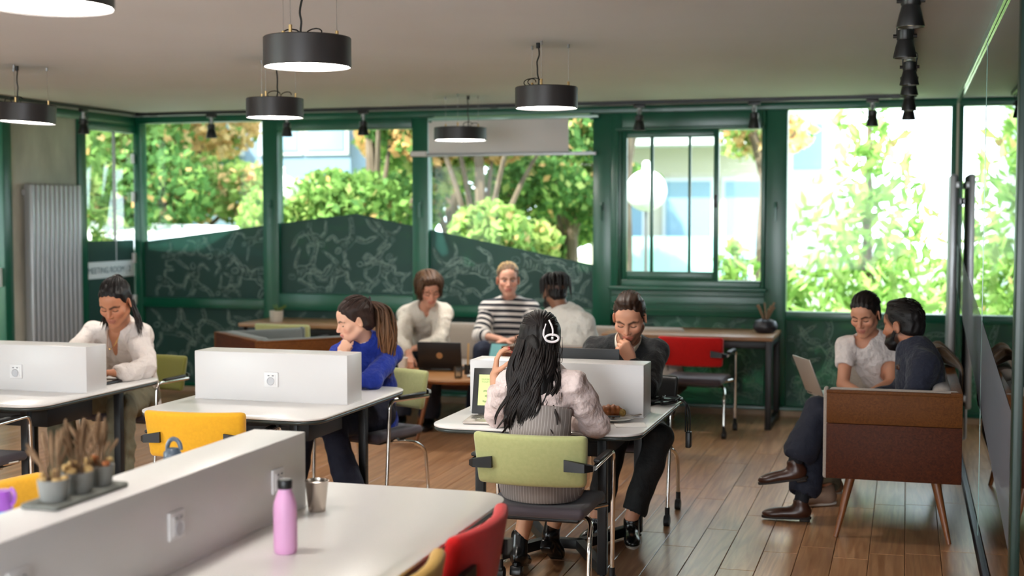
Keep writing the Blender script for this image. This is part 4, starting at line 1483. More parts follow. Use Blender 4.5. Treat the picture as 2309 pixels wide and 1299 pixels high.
MB().lathe([(0.0, 0.009), (0.028, 0.009), (0.0305, 0.06), (0.0, 0.06)], 24).build('water', 'clear_glass', t)
t = thing('pencil_pot', (-3.30, 9.92, 0.5), 0, 'small black pot holding a tall wooden stick on the coffee table', 'pot')
MB().lathe([(0.0, 0), (0.03, 0), (0.03, 0.075), (0.027, 0.075), (0.027, 0.006), (0, 0.006)], 20).build('pot', 'black_plastic', t)
MB().rbox((0.0, 0, 0.125), (0.016, 0.007, 0.24), 0.002, 1, R=roty(0.03)).build('wooden_stick', 'pencil_wood', t)
t = thing('espresso_cup', (-3.19, 9.74, 0.5), 0, 'white espresso cup and saucer on the coffee table', 'cup')
MB().lathe([(0.0, 0), (0.035, 0.001), (0.062, 0.012), (0.06, 0.014), (0.03, 0.005), (0, 0.005)], 28).build('saucer', 'porcelain', t)
MB().lathe([(0.0, 0.006), (0.022, 0.006), (0.032, 0.03), (0.035, 0.058), (0.033, 0.058), (0.03, 0.03), (0.02, 0.01), (0, 0.01)], 24).build('cup_bowl', 'porcelain', t)
MB().tube(catmull([(0.033, 0, 0.045), (0.052, 0, 0.045), (0.05, 0, 0.025), (0.03, 0, 0.022)], 4), 0.004, 6).build('handle', 'porcelain', t)
tt, l, h = laptop('laptop', 'open laptop with blue and teal picture, in the lounge beside the coffee cup', (-3.06, 9.86, 0.5), -0.3, 0.35, 0.24, 0.235, math.radians(110), 'laptop_silver', 'laptop_dark')
MB().rbox((0, -0.0045, h / 2), (0.33, 0.001, h - 0.02), 0.0004, 1).build('display', 'screen_teal', l)
b = MB()
for cx, cz, rx, rz_ in ((0.06, 0.17, 0.07, 0.03), (0.0, 0.1, 0.09, 0.035), (0.1, 0.07, 0.05, 0.03)):
    b.add([(cx + rx * math.cos(a), -0.0054, cz + rz_ * math.sin(a)) for a in np.linspace(0, 2 * PI, 16, endpoint=False)], [tuple(range(16))])
b.build('display_wave', 'screen_blue', l, smooth=False)
t = thing('paper_stack', (-3.28, 10.62, 0.474), 0.1, 'loose white papers lying on the bench between cream shirt and striped sweater', 'paper')
for k in range(5):
    MB().rbox((0.004 * k, -0.003 * k, 0.004 + 0.007 * k), (0.30, 0.21, 0.006), 0.001, 1, R=rotz(0.05 * k)).build('sheet', 'paper', t)

# ================================================================ plants on the wall desks
t = thing('potted_succulent', (-5.60, 11.2, 0.76), 0, 'small succulent in a pale concrete pot on the left desk', 'potted plant')
MB().lathe([(0.0, 0), (0.055, 0), (0.062, 0.05), (0.063, 0.105), (0.056, 0.105), (0.054, 0.085), (0, 0.085)], 24).build('pot', 'beige_plaster', t)
MB().lathe([(0.0, 0.096), (0.055, 0.09)], 16).build('soil', 'soil', t)
rr = random.Random(4)
for k in range(14):
    a, q = rr.uniform(0, 6.28), rr.uniform(0.2, 1)
    p = np.array([0.035 * math.cos(a) * q + 0.02, 0.035 * math.sin(a) * q, 0.095])
    e = p + np.array([0.05 * math.cos(a) + 0.03, 0.05 * math.sin(a), rr.uniform(0.03, 0.075)])
    MB().tube(catmull([p, (p + e) / 2 + np.array([0, 0, .01]), e], 3), [0.004, .007, .010, .011, .009, .006, .002][:7], 6, flat=.5).build('leaf', 'plant_green', t)
t = thing('branch_vase', (-1.13, 11.36, 0.76), 0, 'dark squat vase with dry branches at the right end of the desk', 'vase')
MB().lathe([(0.0, 0), (0.07, 0), (0.10, 0.03), (0.105, 0.06), (0.085, 0.10), (0.045, 0.115), (0.04, 0.108), (0.0, 0.1)], 28).build('vase', 'vase_dark', t)
for k in range(9):
    a = rr.uniform(0, 6.28)
    e = np.array([0.075 * math.cos(a), 0.05 * math.sin(a), rr.uniform(0.2, 0.29)])
    MB().tube(catmull([(0.01 * math.cos(a), 0.01 * math.sin(a), 0.09), e * 0.55 + np.array([0, 0, .04]), e], 4), np.linspace(0.006, 0.009, 9), 5).build('dry_branch', 'dry_stem', t)

# ================================================================ things on the tables
tt, l, h = laptop('laptop', 'laptop with lime screen showing the number 3 before the person in the pinstriped dress', (-1.915, 6.25, 0.742), 0.12, 0.33, 0.225, 0.235, math.radians(108), 'laptop_silver', 'laptop_dark', 'lime')
MB().rbox((0, -0.0045, h / 2 + 0.004), (0.272, 0.001, 0.158), 0.0004, 1).build('display', 'screen_lime', l)
text_mesh('display_number', '3', 0.092, 'screen_olive', l, (-0.117, -0.0056, 0.058), (PI / 2, 0, 0))
text_mesh('display_heading', 'NUMBERS ALL\nTOGETHER', 0.0125, 'screen_olive', l, (-0.122, -0.0056, 0.172), (PI / 2, 0, 0))
MB().add([(0.02 + 0.062 * math.cos(a), -0.0054, 0.135 + 0.062 * math.sin(a)) for a in np.linspace(0, 2 * PI, 24, endpoint=False)], [tuple(range(24))]).build('display_disc', 'screen_green', l, smooth=False)
b = MB()
for k in range(3):
    b.rbox((-0.10 + 0.026 * k, -0.03, 0.0162), (0.019, 0.009, 0.002), 0.0006, 1)
b.build('palm_stickers', 'key_white', tt)

t = thing('pastry_plate', (-1.375, 6.44, TZ), 0, 'white plate with knife and fork before the divider', 'plate')
MB().lathe([(0.0, 0.002), (0.055, 0.002), (0.062, 0.004), (0.098, 0.018), (0.1, 0.021), (0.096, 0.021), (0.06, 0.008), (0.0, 0.007)], 36).build('dish', 'porcelain', t)
t = thing('croissant', (-1.40, 6.46, TZ + 0.009), 0.3, 'golden filled croissant on the white plate', 'pastry')


def cro():
    V, F = [], []
    n, m = 14, 22
    for i in range(m):
        s = i / (m - 1)
        th = (s - 0.5) * 1.5
        cx, cy = 0.075 * math.sin(th) * 1.25, 0.03 * (math.cos(th) - 1)
        w = 0.036 * (math.sin(PI * min(max(s, 0.02), 0.98)) ** 0.55) * (1 + 0.09 * math.sin(s * 34))
        for k in range(n):
            a = 2 * PI * k / n
            V.append((cx, cy + w * math.cos(a), 0.036 + w * math.sin(a) * 0.95))
    for i in range(m - 1):
        for k in range(n):
            F.append((i * n + k, i * n + (k + 1) % n, (i + 1) * n + (k + 1) % n, (i + 1) * n + k))
    F += [tuple(reversed(range(n))), tuple((m - 1) * n + k for k in range(n))]
    return MB().add(V, F)


cro().build('crust', 'pastry', t, angle=80)
MB().lathe([(0.0, -0.010), (0.015, -0.008), (0.02, 0.0), (0.014, 0.008), (0.0, 0.009)], 12, c=(0.055, -0.026, 0.032), R=rotx(PI / 2) @ rotz(.3)).build('filling', 'filling', t)
t = thing('fork', (-1.325, 6.455, TZ + 0.024), 0.55, 'steel fork resting on the rim of the pastry plate', 'fork')
MB().tube([(-0.09, 0, 0.0), (-0.02, 0, 0.004), (0.03, 0, 0.003)], [0.004, 0.003, 0.004], 6, flat=.5).build('handle', 'steel_cup', t)
for k in range(4):
    MB().tube([(0.03, -0.009 + 0.006 * k, 0.003), (0.05, -0.0105 + 0.007 * k, 0.000), (0.085, -0.0105 + 0.007 * k, 0.006)], 0.0016, 5).build('tine', 'steel_cup', t)
t = thing('table_knife', (-1.345, 6.425, TZ + 0.026), 0.35, 'dark handled knife resting on the pastry plate', 'knife')
MB().rbox((-0.035, 0, 0), (0.075, 0.013, 0.009), 0.004, 1).build('handle', 'laptop_charcoal', t)
MB().prism([(0.0, -0.007), (0.085, -0.005), (0.098, 0.003), (0.09, 0.006), (0.0, 0.006)], -0.001, 0.001).build('blade', 'steel_cup', t)
MB().rbox((0, 0, 0.002), (0.15, 0.13, 0.003), 0.001, 1, R=rotz(0.3)).build('napkin', 'paper', loc=(-1.275, 6.33, TZ), label='folded white napkin beside the pastry plate', cat='napkin')

t = thing('cable_tangle', (-1.25, 7.15, TZ), 0, 'tangle of black cables hanging over the far table corner', 'cable')
rr = random.Random(8)
for k in range(7):
    pts = [np.array([-0.09 + 0.02 * k, -0.12 + 0.01 * k, 0.006])]
    for j in range(5):
        pts.append(np.array([rr.uniform(-0.11, 0.09), rr.uniform(-0.17, 0.1), 0.007 + rr.uniform(0, 0.028)]))
    if k < 3:
        pts += [np.array([0.095, 0.0 + .02 * k, 0.012]), np.array([0.115 + .012 * k, 0.0, -0.05]), np.array([0.112 + .01 * k, 0.02, -0.16 - 0.04 * k])]
    MB().tube(catmull(pts, 5), 0.0042, 6).build('cable', 'cable_black', t)
MB().rbox((0.13, 0.02, -0.2), (0.03, 0.05, 0.09), 0.008, 2).build('power_brick', 'black_plastic', t)
tt, l, h = laptop('laptop', 'dark laptop of the person in black, only its lid top above the divider', (-1.62, 7.0, TZ + 0.002), PI, 0.37, 0.25, 0.3, math.radians(98), 'laptop_charcoal', 'laptop_charcoal')
tt, l, h = laptop('laptop', 'dark laptop under the hands of the person in white shirt', (-4.75, 6.99, TZ + 0.002), PI, 0.34, 0.23, 0.2, math.radians(100), 'laptop_dark', 'laptop_dark', 'pale')

# foreground things
t = thing('drink_bottle', (-1.80, 3.645, TZ), 0, 'matt pink bottle with black cap on the foreground table', 'bottle')
MB().lathe([(0.0, 0), (0.032, 0), (0.035, 0.004), (0.036, 0.02), (0.036, 0.135), (0.034, 0.155), (0.026, 0.178), (0.0205, 0.19), (0.0205, 0.197), (0.0, 0.197)], 36).build('body', 'bottle_pink', t)
MB().lathe([(0.0215, 0.197), (0.0225, 0.2), (0.0225, 0.222), (0.0205, 0.2255), (0.0, 0.226)], 28).build('cap', 'black_plastic', t)
t = thing('steel_cup', (-1.948, 4.19, TZ), 0, 'brushed steel tumbler beside the foreground divider', 'cup')
MB().lathe([(0.0, 0), (0.0285, 0), (0.0295, 0.003), (0.0405, 0.104), (0.042, 0.107), (0.0395, 0.108), (0.028, 0.006), (0.0, 0.006)], 36).build('wall', 'steel_cup', t)
t = thing('drink_bottle', (-2.44, 4.07, TZ), 0, 'slate grey bottle with loop cap before the yellow chair, behind the divider', 'bottle')
MB().lathe([(0.0, 0), (0.034, 0), (0.036, 0.01), (0.036, 0.15), (0.028, 0.175), (0.0, 0.178)], 28).build('body', 'slate_plastic', t)
MB().lathe([(0.028, 0.172), (0.031, 0.176), (0.031, 0.2), (0.02, 0.215), (0.0, 0.217)], 24).build('cap', 'slate_plastic', t)
MB().tube([(0.026 * math.cos(a), 0.012, 0.212 + 0.034 * math.sin(a)) for a in np.linspace(-0.1, PI + .1, 12)], 0.008, 8).build('carry_loop', 'slate_plastic', t)
t = thing('drink_bottle', (-2.43, 3.14, TZ), 0, 'purple and blue sports bottle cut off at the left edge', 'bottle')
MB().lathe([(0.0, 0), (0.034, 0), (0.035, 0.008), (0.035, 0.19), (0.03, 0.205), (0, 0.206)], 28).build('body', 'bottle_blue', t)
MB().lathe([(0.032, 0.2), (0.034, 0.205), (0.034, 0.235), (0.026, 0.255), (0, 0.257)], 24).build('lid', 'bottle_purple', t)
MB().tube([(0.034 + 0.014 * math.sin(a), 0.0, 0.24 + 0.022 * math.cos(a)) for a in np.linspace(0, PI, 10)], 0.005, 8).build('lid_loop', 'bottle_purple', t)

t = thing('plant_tray', (-2.137, 3.075, TZ + 0.267), 0, 'grey concrete tray on the long foreground divider', 'tray')
MB().slab(0.115, 0.335, 0.012, 0.0, 0.014, 0.004, n=3).build('tray', 'tray_grey', t)
names = ('grey concrete pot of dried grass and flowers nearest on the tray', 'grey concrete pot of dried grass in the middle of the tray', 'grey concrete pot of dried flowers farthest on the tray')
for k in range(3):
    yy = (2.975, 3.08, 3.18)[k]
    p = thing('plant_pot', (-2.137, yy, TZ + 0.281), 0, names[k], 'potted plant', 'three dried plant pots on the tray')
    MB().lathe([(0.0, 0), (0.033, 0), (0.036, 0.01), (0.042, 0.056), (0.038, 0.056), (0.036, 0.044), (0.0, 0.044)], 28).build('pot', 'pot_grey', p)
    MB().lathe([(0.0, 0.05), (0.037, 0.046)], 16).build('soil', 'soil', p)
    rr = random.Random(20 + k)
    for j in range(16):
        a = rr.uniform(0, 6.28)
        q = rr.uniform(0, .02)
        ln = rr.uniform(0.08, 0.15) * (1.0 if k else 0.95)
        sp = rr.uniform(0.005, 0.055)
        b0 = np.array([q * math.cos(a), q * math.sin(a), 0.045])
        e = b0 + np.array([sp * math.cos(a) - .01, sp * math.sin(a), ln])
        st = catmull([b0, (b0 + e) / 2 + np.array([0, 0, .008]), e], 4)
        MB().tube(st, [0.0012, 0.0012, 0.0013, 0.0016, 0.003, 0.005, 0.0055, 0.005, 0.0025][:len(st)], 5).build('grass_stem', 'dry_stem', p)
    for j in range(9):
        a = rr.uniform(0, 6.28)
        c = np.array([0.03 * math.cos(a), 0.03 * math.sin(a), 0.053 + rr.uniform(0, .018)])
        s = rr.uniform(.007, .013)
        MB().rbox(c, (2 * s, 2 * s, 1.6 * s), s * .7, 2, R=rotz(a)).build('dried_flower', 'dry_orange' if (k == 2 and j % 3 == 0) else 'dry_flower', p)


# ================================================================ people: signed-distance bodies meshed by surface nets
mat('skin', rough=0.5, attr='tint', sss=0.06, spec=0.4, bump=(300, 0.05))
mat('cloth', rough=0.85, attr='tint', sheen=0.1, bump=(15, 0.9, 0.035))
mat('cloth_fine', rough=0.8, attr='tint', bump=(20, 0.6, 0.02))
mat('hair', rough=0.5, attr='tint', spec=0.28, bump=(160, 0.25, 0.003))
mat('leather_brown', lin(70, 40, 28), 0.35, var=(30, 0.5, lin(50, 28, 20)))
mat('leather_black', lin(18, 18, 19), 0.25)
mat('sole_white', lin(220, 214, 204), 0.6)
mat('sole_dark', lin(40, 32, 28), 0.7)
mat('suede_beige', lin(150, 124, 106), 0.9)
mat('gold', lin(212, 170, 90), 0.25, metal=1.0)
mat('nail_red', lin(170, 30, 36), 0.25)


def f32(x):
    return np.float32(x)


class Grid:
    def __init__(self, lo, hi, vox):
        self.lo = np.asarray(lo, float)
        self.vox = vox
        n = np.ceil((np.asarray(hi, float) - self.lo) / vox).astype(int) + 1
        self.n = n
        self.ax = [(self.lo[i] + vox * np.arange(n[i])).astype(np.float32) for i in range(3)]
        self.d = np.full(n, 0.25, np.float32)

    def sub(self, lo, hi):
        a = np.clip(np.floor((np.asarray(lo) - self.lo) / self.vox).astype(int), 0, self.n)
        b = np.clip(np.ceil((np.asarray(hi) - self.lo) / self.vox).astype(int) + 1, 0, self.n)
        if (b - a).min() <= 0:
            return None
        sl = tuple(slice(a[i], b[i]) for i in range(3))
        p = (self.ax[0][sl[0]][:, None, None], self.ax[1][sl[1]][None, :, None], self.ax[2][sl[2]][None, None, :])
        return sl, p

    def put(self, sl, d, k, op):
        o = self.d[sl]
        if op == 'u':
            h = np.clip(0.5 + 0.5 * (d - o) / k, 0, 1)
            self.d[sl] = d + (o - d) * h - k * h * (1 - h)
        elif op == 's':      # smooth subtraction of d
            d = -d
            h = np.clip(0.5 - 0.5 * (d - o) / k, 0, 1)
            self.d[sl] = d + (o - d) * h + k * h * (1 - h)

    def cap(self, a, b, ra, rb=None, k=0.02, op='u'):
        rb = ra if rb is None else rb
        a, b = np.asarray(a, float), np.asarray(b, float)
        m = max(ra, rb) + k + 3 * self.vox + 0.01
        q = self.sub(np.minimum(a, b) - m, np.maximum(a, b) + m)
        if q is None:
            return self
        sl, (x, y, z) = q
        ba = b - a
        L2 = float(ba @ ba) + 1e-12
        x, y, z = x - f32(a[0]), y - f32(a[1]), z - f32(a[2])
        h = np.clip((x * f32(ba[0]) + y * f32(ba[1]) + z * f32(ba[2])) / f32(L2), 0, 1)
        d = np.sqrt((x - f32(ba[0]) * h) ** 2 + (y - f32(ba[1]) * h) ** 2 + (z - f32(ba[2]) * h) ** 2) - (f32(ra) + f32(rb - ra) * h)
        self.put(sl, d, f32(k), op)
        return self

    def ecap(self, a, b, ra, rb, side, flat, k=0.03, op='u'):
        """capsule flattened along the axis normal to side and a-b"""
        a, b = np.asarray(a, float), np.asarray(b, float)
        m = max(ra, rb) + k + 3 * self.vox + 0.01
        q = self.sub(np.minimum(a, b) - m, np.maximum(a, b) + m)
        if q is None:
            return self
        sl, (x, y, z) = q
        ba = b - a
        L = np.linalg.norm(ba)
        u = ba / L
        s = unit(np.asarray(side) - u * np.dot(side, u))
        f = np.cross(u, s)
        x, y, z = x - f32(a[0]), y - f32(a[1]), z - f32(a[2])
        pu = x * f32(u[0]) + y * f32(u[1]) + z * f32(u[2])
        ps = x * f32(s[0]) + y * f32(s[1]) + z * f32(s[2])
        pf = (x * f32(f[0]) + y * f32(f[1]) + z * f32(f[2])) / f32(flat)
        h = np.clip(pu / f32(L), 0, 1)
        d = np.sqrt(ps ** 2 + pf ** 2 + (pu - h * f32(L)) ** 2) - (f32(ra) + f32(rb - ra) * h)
        self.put(sl, d * f32(0.5 + 0.5 * flat), f32(k), op)
        return self

    def ell(self, c, rad, R=None, k=0.015, op='u'):
        c = np.asarray(c, float)
        rad = np.asarray(rad, float)
        m = rad.max() + k + 3 * self.vox + 0.01
        q = self.sub(c - m, c + m)
        if q is None:
            return self
        sl, (x, y, z) = q
        x, y, z = x - f32(c[0]), y - f32(c[1]), z - f32(c[2])
        if R is not None:
            R = np.asarray(R, float)
            x, y, z = (x * f32(R[0, j]) + y * f32(R[1, j]) + z * f32(R[2, j]) for j in range(3))
        k0 = np.sqrt((x / f32(rad[0])) ** 2 + (y / f32(rad[1])) ** 2 + (z / f32(rad[2])) ** 2)
        k1 = np.sqrt((x / f32(rad[0] ** 2)) ** 2 + (y / f32(rad[1] ** 2)) ** 2 + (z / f32(rad[2] ** 2)) ** 2)
        d = k0 * (k0 - 1) / np.maximum(k1, 1e-6)
        self.put(sl, d, f32(k), op)
        return self

    def plane_keep(self, n, c, k=0.006):
        """keep the side n.p < c"""
        n = np.asarray(n, float)
        x, y, z = self.ax[0][:, None, None], self.ax[1][None, :, None], self.ax[2][None, None, :]
        d = x * f32(n[0]) + y * f32(n[1]) + z * f32(n[2]) - f32(c)
        o = self.d
        h = np.clip(0.5 - 0.5 * (o - d) / f32(k), 0, 1)
        self.d = o + (d - o) * h + f32(k) * h * (1 - h)
        return self

    def folds(self, amp, freq, seed, n=5, axis=None):
        r = np.random.RandomState(seed)
        x, y, z = self.ax[0][:, None, None], self.ax[1][None, :, None], self.ax[2][None, None, :]
        acc = 0
        for i in range(n):
            k = r.normal(size=3)
            k /= np.linalg.norm(k)
            if axis is not None:
                k = k - 0.7 * np.asarray(axis) * np.dot(k, axis)
            k = k * freq * r.uniform(0.6, 1.7)
            w = np.sin(x * f32(k[0]) + y * f32(k[1]) + z * f32(k[2]) + f32(r.uniform(0, 6.28)))
            acc = acc + (1 - np.abs(w)) * 1.4 - 0.6 if i % 2 else acc + w
        self.d = self.d - f32(amp / n * 1.8) * acc.astype(np.float32)
        return self

    def nets(self):
        d = self.d.copy()
        d[0], d[-1] = 1, 1
        d[:, 0], d[:, -1] = 1, 1
        d[:, :, 0], d[:, :, -1] = 1, 1
        s = d < 0
        cnt = np.zeros(np.array(d.shape) - 1, np.int8)
        offs = [(i, j, k) for i in (0, 1) for j in (0, 1) for k in (0, 1)]
        n = d.shape
        for (i, j, k) in offs:
            cnt += s[i:n[0] - 1 + i, j:n[1] - 1 + j, k:n[2] - 1 + k]
        act = (cnt > 0) & (cnt < 8)
        I = np.argwhere(act)
        idx = np.full(cnt.shape, -1, np.int64)
        idx[act] = np.arange(len(I))
        val = {o: d[I[:, 0] + o[0], I[:, 1] + o[1], I[:, 2] + o[2]] for o in offs}
        acc = np.zeros((len(I), 3))
        num = np.zeros(len(I))
        for a in offs:
            for ax in range(3):
                if a[ax] == 0:
                    b = list(a)
                    b[ax] = 1
                    b = tuple(b)
                    va, vb = val[a], val[b]
                    c = (va < 0) != (vb < 0)
                    t = np.where(c, va / np.where(c, va - vb, 1), 0)
                    p = np.array(a, float)[None, :].repeat(len(I), 0)
                    p[:, ax] += t
                    acc += p * c[:, None]
                    num += c
        V = (I + acc / num[:, None]) * self.vox + self.lo
        F = []
        for ax in range(3):
            e, g = (ax + 1) % 3, (ax + 2) % 3
            s0 = [slice(None)] * 3
            s1 = [slice(None)] * 3
            s0[ax], s1[ax] = slice(0, -1), slice(1, None)
            A, B = s[tuple(s0)], s[tuple(s1)]
            E = np.argwhere(A != B)
            flip = A[E[:, 0], E[:, 1], E[:, 2]]
            ok = (E[:, e] > 0) & (E[:, g] > 0) & (E[:, e] < n[e] - 1) & (E[:, g] < n[g] - 1)
            E, flip = E[ok], flip[ok]
            q = []
            for de, dg in ((-1, -1), (0, -1), (0, 0), (-1, 0)):
                c = E.copy()
                c[:, e] += de
                c[:, g] += dg
                q.append(idx[c[:, 0], c[:, 1], c[:, 2]])
            q = np.stack(q, 1)
            q = np.where(flip[:, None], q, q[:, ::-1])
            F.append(q)
        return V, np.concatenate(F)


def quick_mesh(name, V, F, material, tint=None, extra=None):
    me = bpy.data.meshes.new(name)
    V = np.asarray(V, np.float32)
    F = np.asarray(F, np.int32)
    me.vertices.add(len(V))
    me.vertices.foreach_set('co', V.ravel())
    me.loops.add(F.size)
    me.loops.foreach_set('vertex_index', F.ravel())
    me.polygons.add(len(F))
    me.polygons.foreach_set('loop_start', np.arange(0, F.size, F.shape[1], dtype=np.int32))
    me.polygons.foreach_set('loop_total', np.full(len(F), F.shape[1], np.int32))
    me.update(calc_edges=True)
    me.validate()
    if tint is not None:
        tint = np.asarray(tint, float)
        if tint.ndim == 1:
            tint = np.tile(tint[:3], (len(V), 1))
        at = me.attributes.new('tint', 'FLOAT_COLOR', 'POINT')
        at.data.foreach_set('color', np.concatenate([tint[:, :3], np.ones((len(V), 1))], 1).astype(np.float32).ravel())
    if extra:
        for k, v in extra.items():
            at = me.attributes.new(k, 'FLOAT', 'POINT')
            at.data.foreach_set('value', np.asarray(v, np.float32))
    me.materials.append(MATS[material])
    me.shade_smooth()
    return me


def box_of(points, m):
    P = np.array(points, float)
    return P.min(0) - m, P.max(0) + m


class Chunks:
    """collects several surface pieces into one mesh"""
    def __init__(self):
        self.V, self.F, self.C, self.n = [], [], [], 0

    def add(self, V, F, C):
        self.V.append(np.asarray(V, float))
        self.F.append(np.asarray(F) + self.n)
        C = np.asarray(C, float)
        self.C.append(np.tile(C[:3], (len(V), 1)) if C.ndim == 1 else C[:, :3])
        self.n += len(V)

    def mesh(self, name, material):
        return quick_mesh(name, np.concatenate(self.V), np.concatenate(self.F), material, np.concatenate(self.C))


def seg_dist(P, a, b):
    a, b = np.asarray(a, float), np.asarray(b, float)
    ba = b - a
    h = np.clip((P - a) @ ba / (ba @ ba + 1e-12), 0, 1)
    return np.linalg.norm(P - a - h[:, None] * ba, axis=1)


def head_chunk(head, R, hs, neck, neck_r, skin, brow, lip, female=False, beard=None, open_eyes=False, scalp=None):
    nl = (np.asarray(neck) - head) @ R / hs
    lo = np.minimum([-0.105, -0.125, -0.135], nl - 0.075)
    hi = np.maximum([0.105, 0.145, 0.145], nl + 0.075)
    g = Grid(lo, hi, 0.0028)
    j = 0.92 if female else 1.0
    g.ell((0, -0.012, 0.036), (0.074, 0.094, 0.086), k=0.01)
    g.ell((0, 0.026, -0.03), (0.061 * j, 0.068, 0.082), k=0.03)
    g.ell((0, 0.055, 0.045), (0.052, 0.040, 0.042), k=0.03)
    for s in (-1, 1):
        g.cap((s * 0.053 * j, 0.0, -0.052), (s * 0.016, 0.074, -0.098), 0.017, 0.015, k=0.025)
        g.ell((s * 0.043, 0.062, -0.022), (0.022, 0.022, 0.02), k=0.025)
        g.cap((s * 0.010, 0.087, 0.020), (s * 0.046, 0.070, 0.022), 0.011 if not female else 0.008, 0.009, k=0.014)
    g.ell((0, 0.076, -0.100), (0.019, 0.018, 0.017), k=0.018)
    for s in (-1, 1):
        g.ell((s * 0.032, 0.098, 0.000), (0.020, 0.018, 0.0135), k=0.012, op='s')
        g.ell((s * 0.031, 0.0735, -0.001), (0.0145, 0.0145, 0.0140), k=0.004)
    g.cap((0, 0.088, 0.012), (0, 0.112, -0.030), 0.0075, 0.0105, k=0.012)
    for s in (-1, 1):
        g.ell((s * 0.0115, 0.099, -0.0345), (0.0085, 0.011, 0.0075), k=0.007)
    g.ell((0, 0.082, -0.064), (0.030, 0.022, 0.022), k=0.018)
    fl = 1.25 if female else 1.0
    g.cap((-0.017, 0.0925, -0.0605), (0, 0.1005, -0.0585), 0.0045, 0.0055 * fl, k=0.006)
    g.cap((0.017, 0.0925, -0.0605), (0, 0.1005, -0.0585), 0.0045, 0.0055 * fl, k=0.006)
    g.cap((-0.012, 0.0925, -0.0700), (0.012, 0.0925, -0.0700), 0.0062 * fl, 0.0062 * fl, k=0.006)
    for s in (-1, 1):
        Re = rotz(s * -0.45) @ rotx(-0.15)
        g.ell((s * 0.079, -0.008, -0.008), (0.0065, 0.018, 0.031), R=Re, k=0.006)
        g.ell((s * 0.085, -0.004, -0.006), (0.004, 0.010, 0.018), R=Re, k=0.004, op='s')
    g.cap((0, -0.022, -0.055), nl, neck_r / hs * 0.98, neck_r / hs * 1.15, k=0.03)
    V, F = g.nets()
    P = V
    sk = np.array(skin[:3])
    C = np.tile(sk, (len(V), 1))

    def blend(mask, col):
        m = np.clip(mask, 0, 1)[:, None]
        C[:] = C * (1 - m) + np.array(col[:3]) * m
    red = np.array([min(sk[0] * 1.08, 1), sk[1] * 0.80, sk[2] * 0.78])
    for s in (-1, 1):
        blend(0.55 * np.exp(-np.sum(((P - np.array([s * 0.042, 0.075, -0.03])) / 0.022) ** 2, 1)), red)
    blend(0.5 * np.exp(-np.sum(((P - np.array([0, 0.113, -0.03])) / 0.014) ** 2, 1)), red)
    if scalp is not None:
        # clipped hair: back and sides of the skull
        d = np.clip((0.03 - (0.75 * P[:, 1] - 0.66 * P[:, 2])) / 0.012, 0, 1) * np.clip((P[:, 2] + 0.055) / 0.02, 0, 1) * (np.abs(P[:, 0]) < 0.078)
        blend(d * 0.75, scalp)
    if beard:
        jaw = np.clip((0.0 - P[:, 2] - 0.036 - 0.35 * np.clip(P[:, 1] - 0.05, -0.05, 0.02)) / 0.008, 0, 1) * np.clip((P[:, 1] + 0.012) / 0.01, 0, 1) * np.clip((P[:, 2] + 0.125) / 0.012, 0, 1)
        jaw *= np.clip((np.abs(P[:, 0]) / 0.022 - 0.6) + np.clip((-0.050 - P[:, 2]) / 0.006, 0, 1) * 2, 0, 1)
        blend(jaw * beard[1], beard[0])
    lipm = np.maximum(np.clip(1.7 - np.minimum.reduce([seg_dist(P, (-0.019, 0.096, -0.0605), (0, 0.104, -0.0585)), seg_dist(P, (0.019, 0.096, -0.0605), (0, 0.104, -0.0585)), seg_dist(P, (-0.013, 0.098, -0.0695), (0.013, 0.098, -0.0695))]) / 0.0062, 0, 1), 0)
    blend(lipm * 0.8, lip)
    blend(np.clip(1.5 - seg_dist(P, (-0.021, 0.097, -0.0648), (0.021, 0.097, -0.0648)) / 0.0028, 0, 1) * 0.55, np.array(lip[:3]) * 0.35)
    for s in (-1, 1):
        bd = np.minimum(seg_dist(P, (s * 0.013, 0.096, 0.0165), (s * 0.034, 0.090, 0.0235)), seg_dist(P, (s * 0.034, 0.090, 0.0235), (s * 0.051, 0.070, 0.0165)))
        blend(np.clip(1.8 - bd / (0.0042 if female else 0.0056), 0, 1) * 0.85, brow)
        if open_eyes:
            blend(np.clip(1.6 - np.sqrt(((P[:, 0] - s * 0.031) / 0.013) ** 2 + ((P[:, 2] + 0.001) / 0.0052) ** 2) * 1.2, 0, 1) * (P[:, 1] > 0.07), (0.62, 0.58, 0.55))
            blend(np.clip(2 - np.sqrt((P[:, 0] - s * 0.031) ** 2 + (P[:, 2] + 0.001) ** 2) / 0.0042, 0, 1) * (P[:, 1] > 0.07), (0.05, 0.06, 0.07))
            blend(np.clip(1.6 - seg_dist(P, (s * 0.018, 0.085, 0.005), (s * 0.044, 0.08, 0.005)) / 0.003, 0, 1) * 0.8 * (P[:, 1] > 0.07), (0.02, 0.015, 0.012))
        else:
            lash = np.minimum(seg_dist(P, (s * 0.018, 0.083, -0.005), (s * 0.031, 0.0885, -0.0085)), seg_dist(P, (s * 0.031, 0.0885, -0.0085), (s * 0.045, 0.080, -0.005)))
            blend(np.clip(1.7 - lash / 0.0030, 0, 1) * 0.85, (0.025, 0.018, 0.014))
            blend(np.exp(-np.sum(((P - np.array([s * 0.031, 0.088, 0.006])) / np.array([0.016, 0.02, 0.006])) ** 2, 1)) * 0.35, sk * 0.55)
    return head + hs * (V @ R.T), F, C


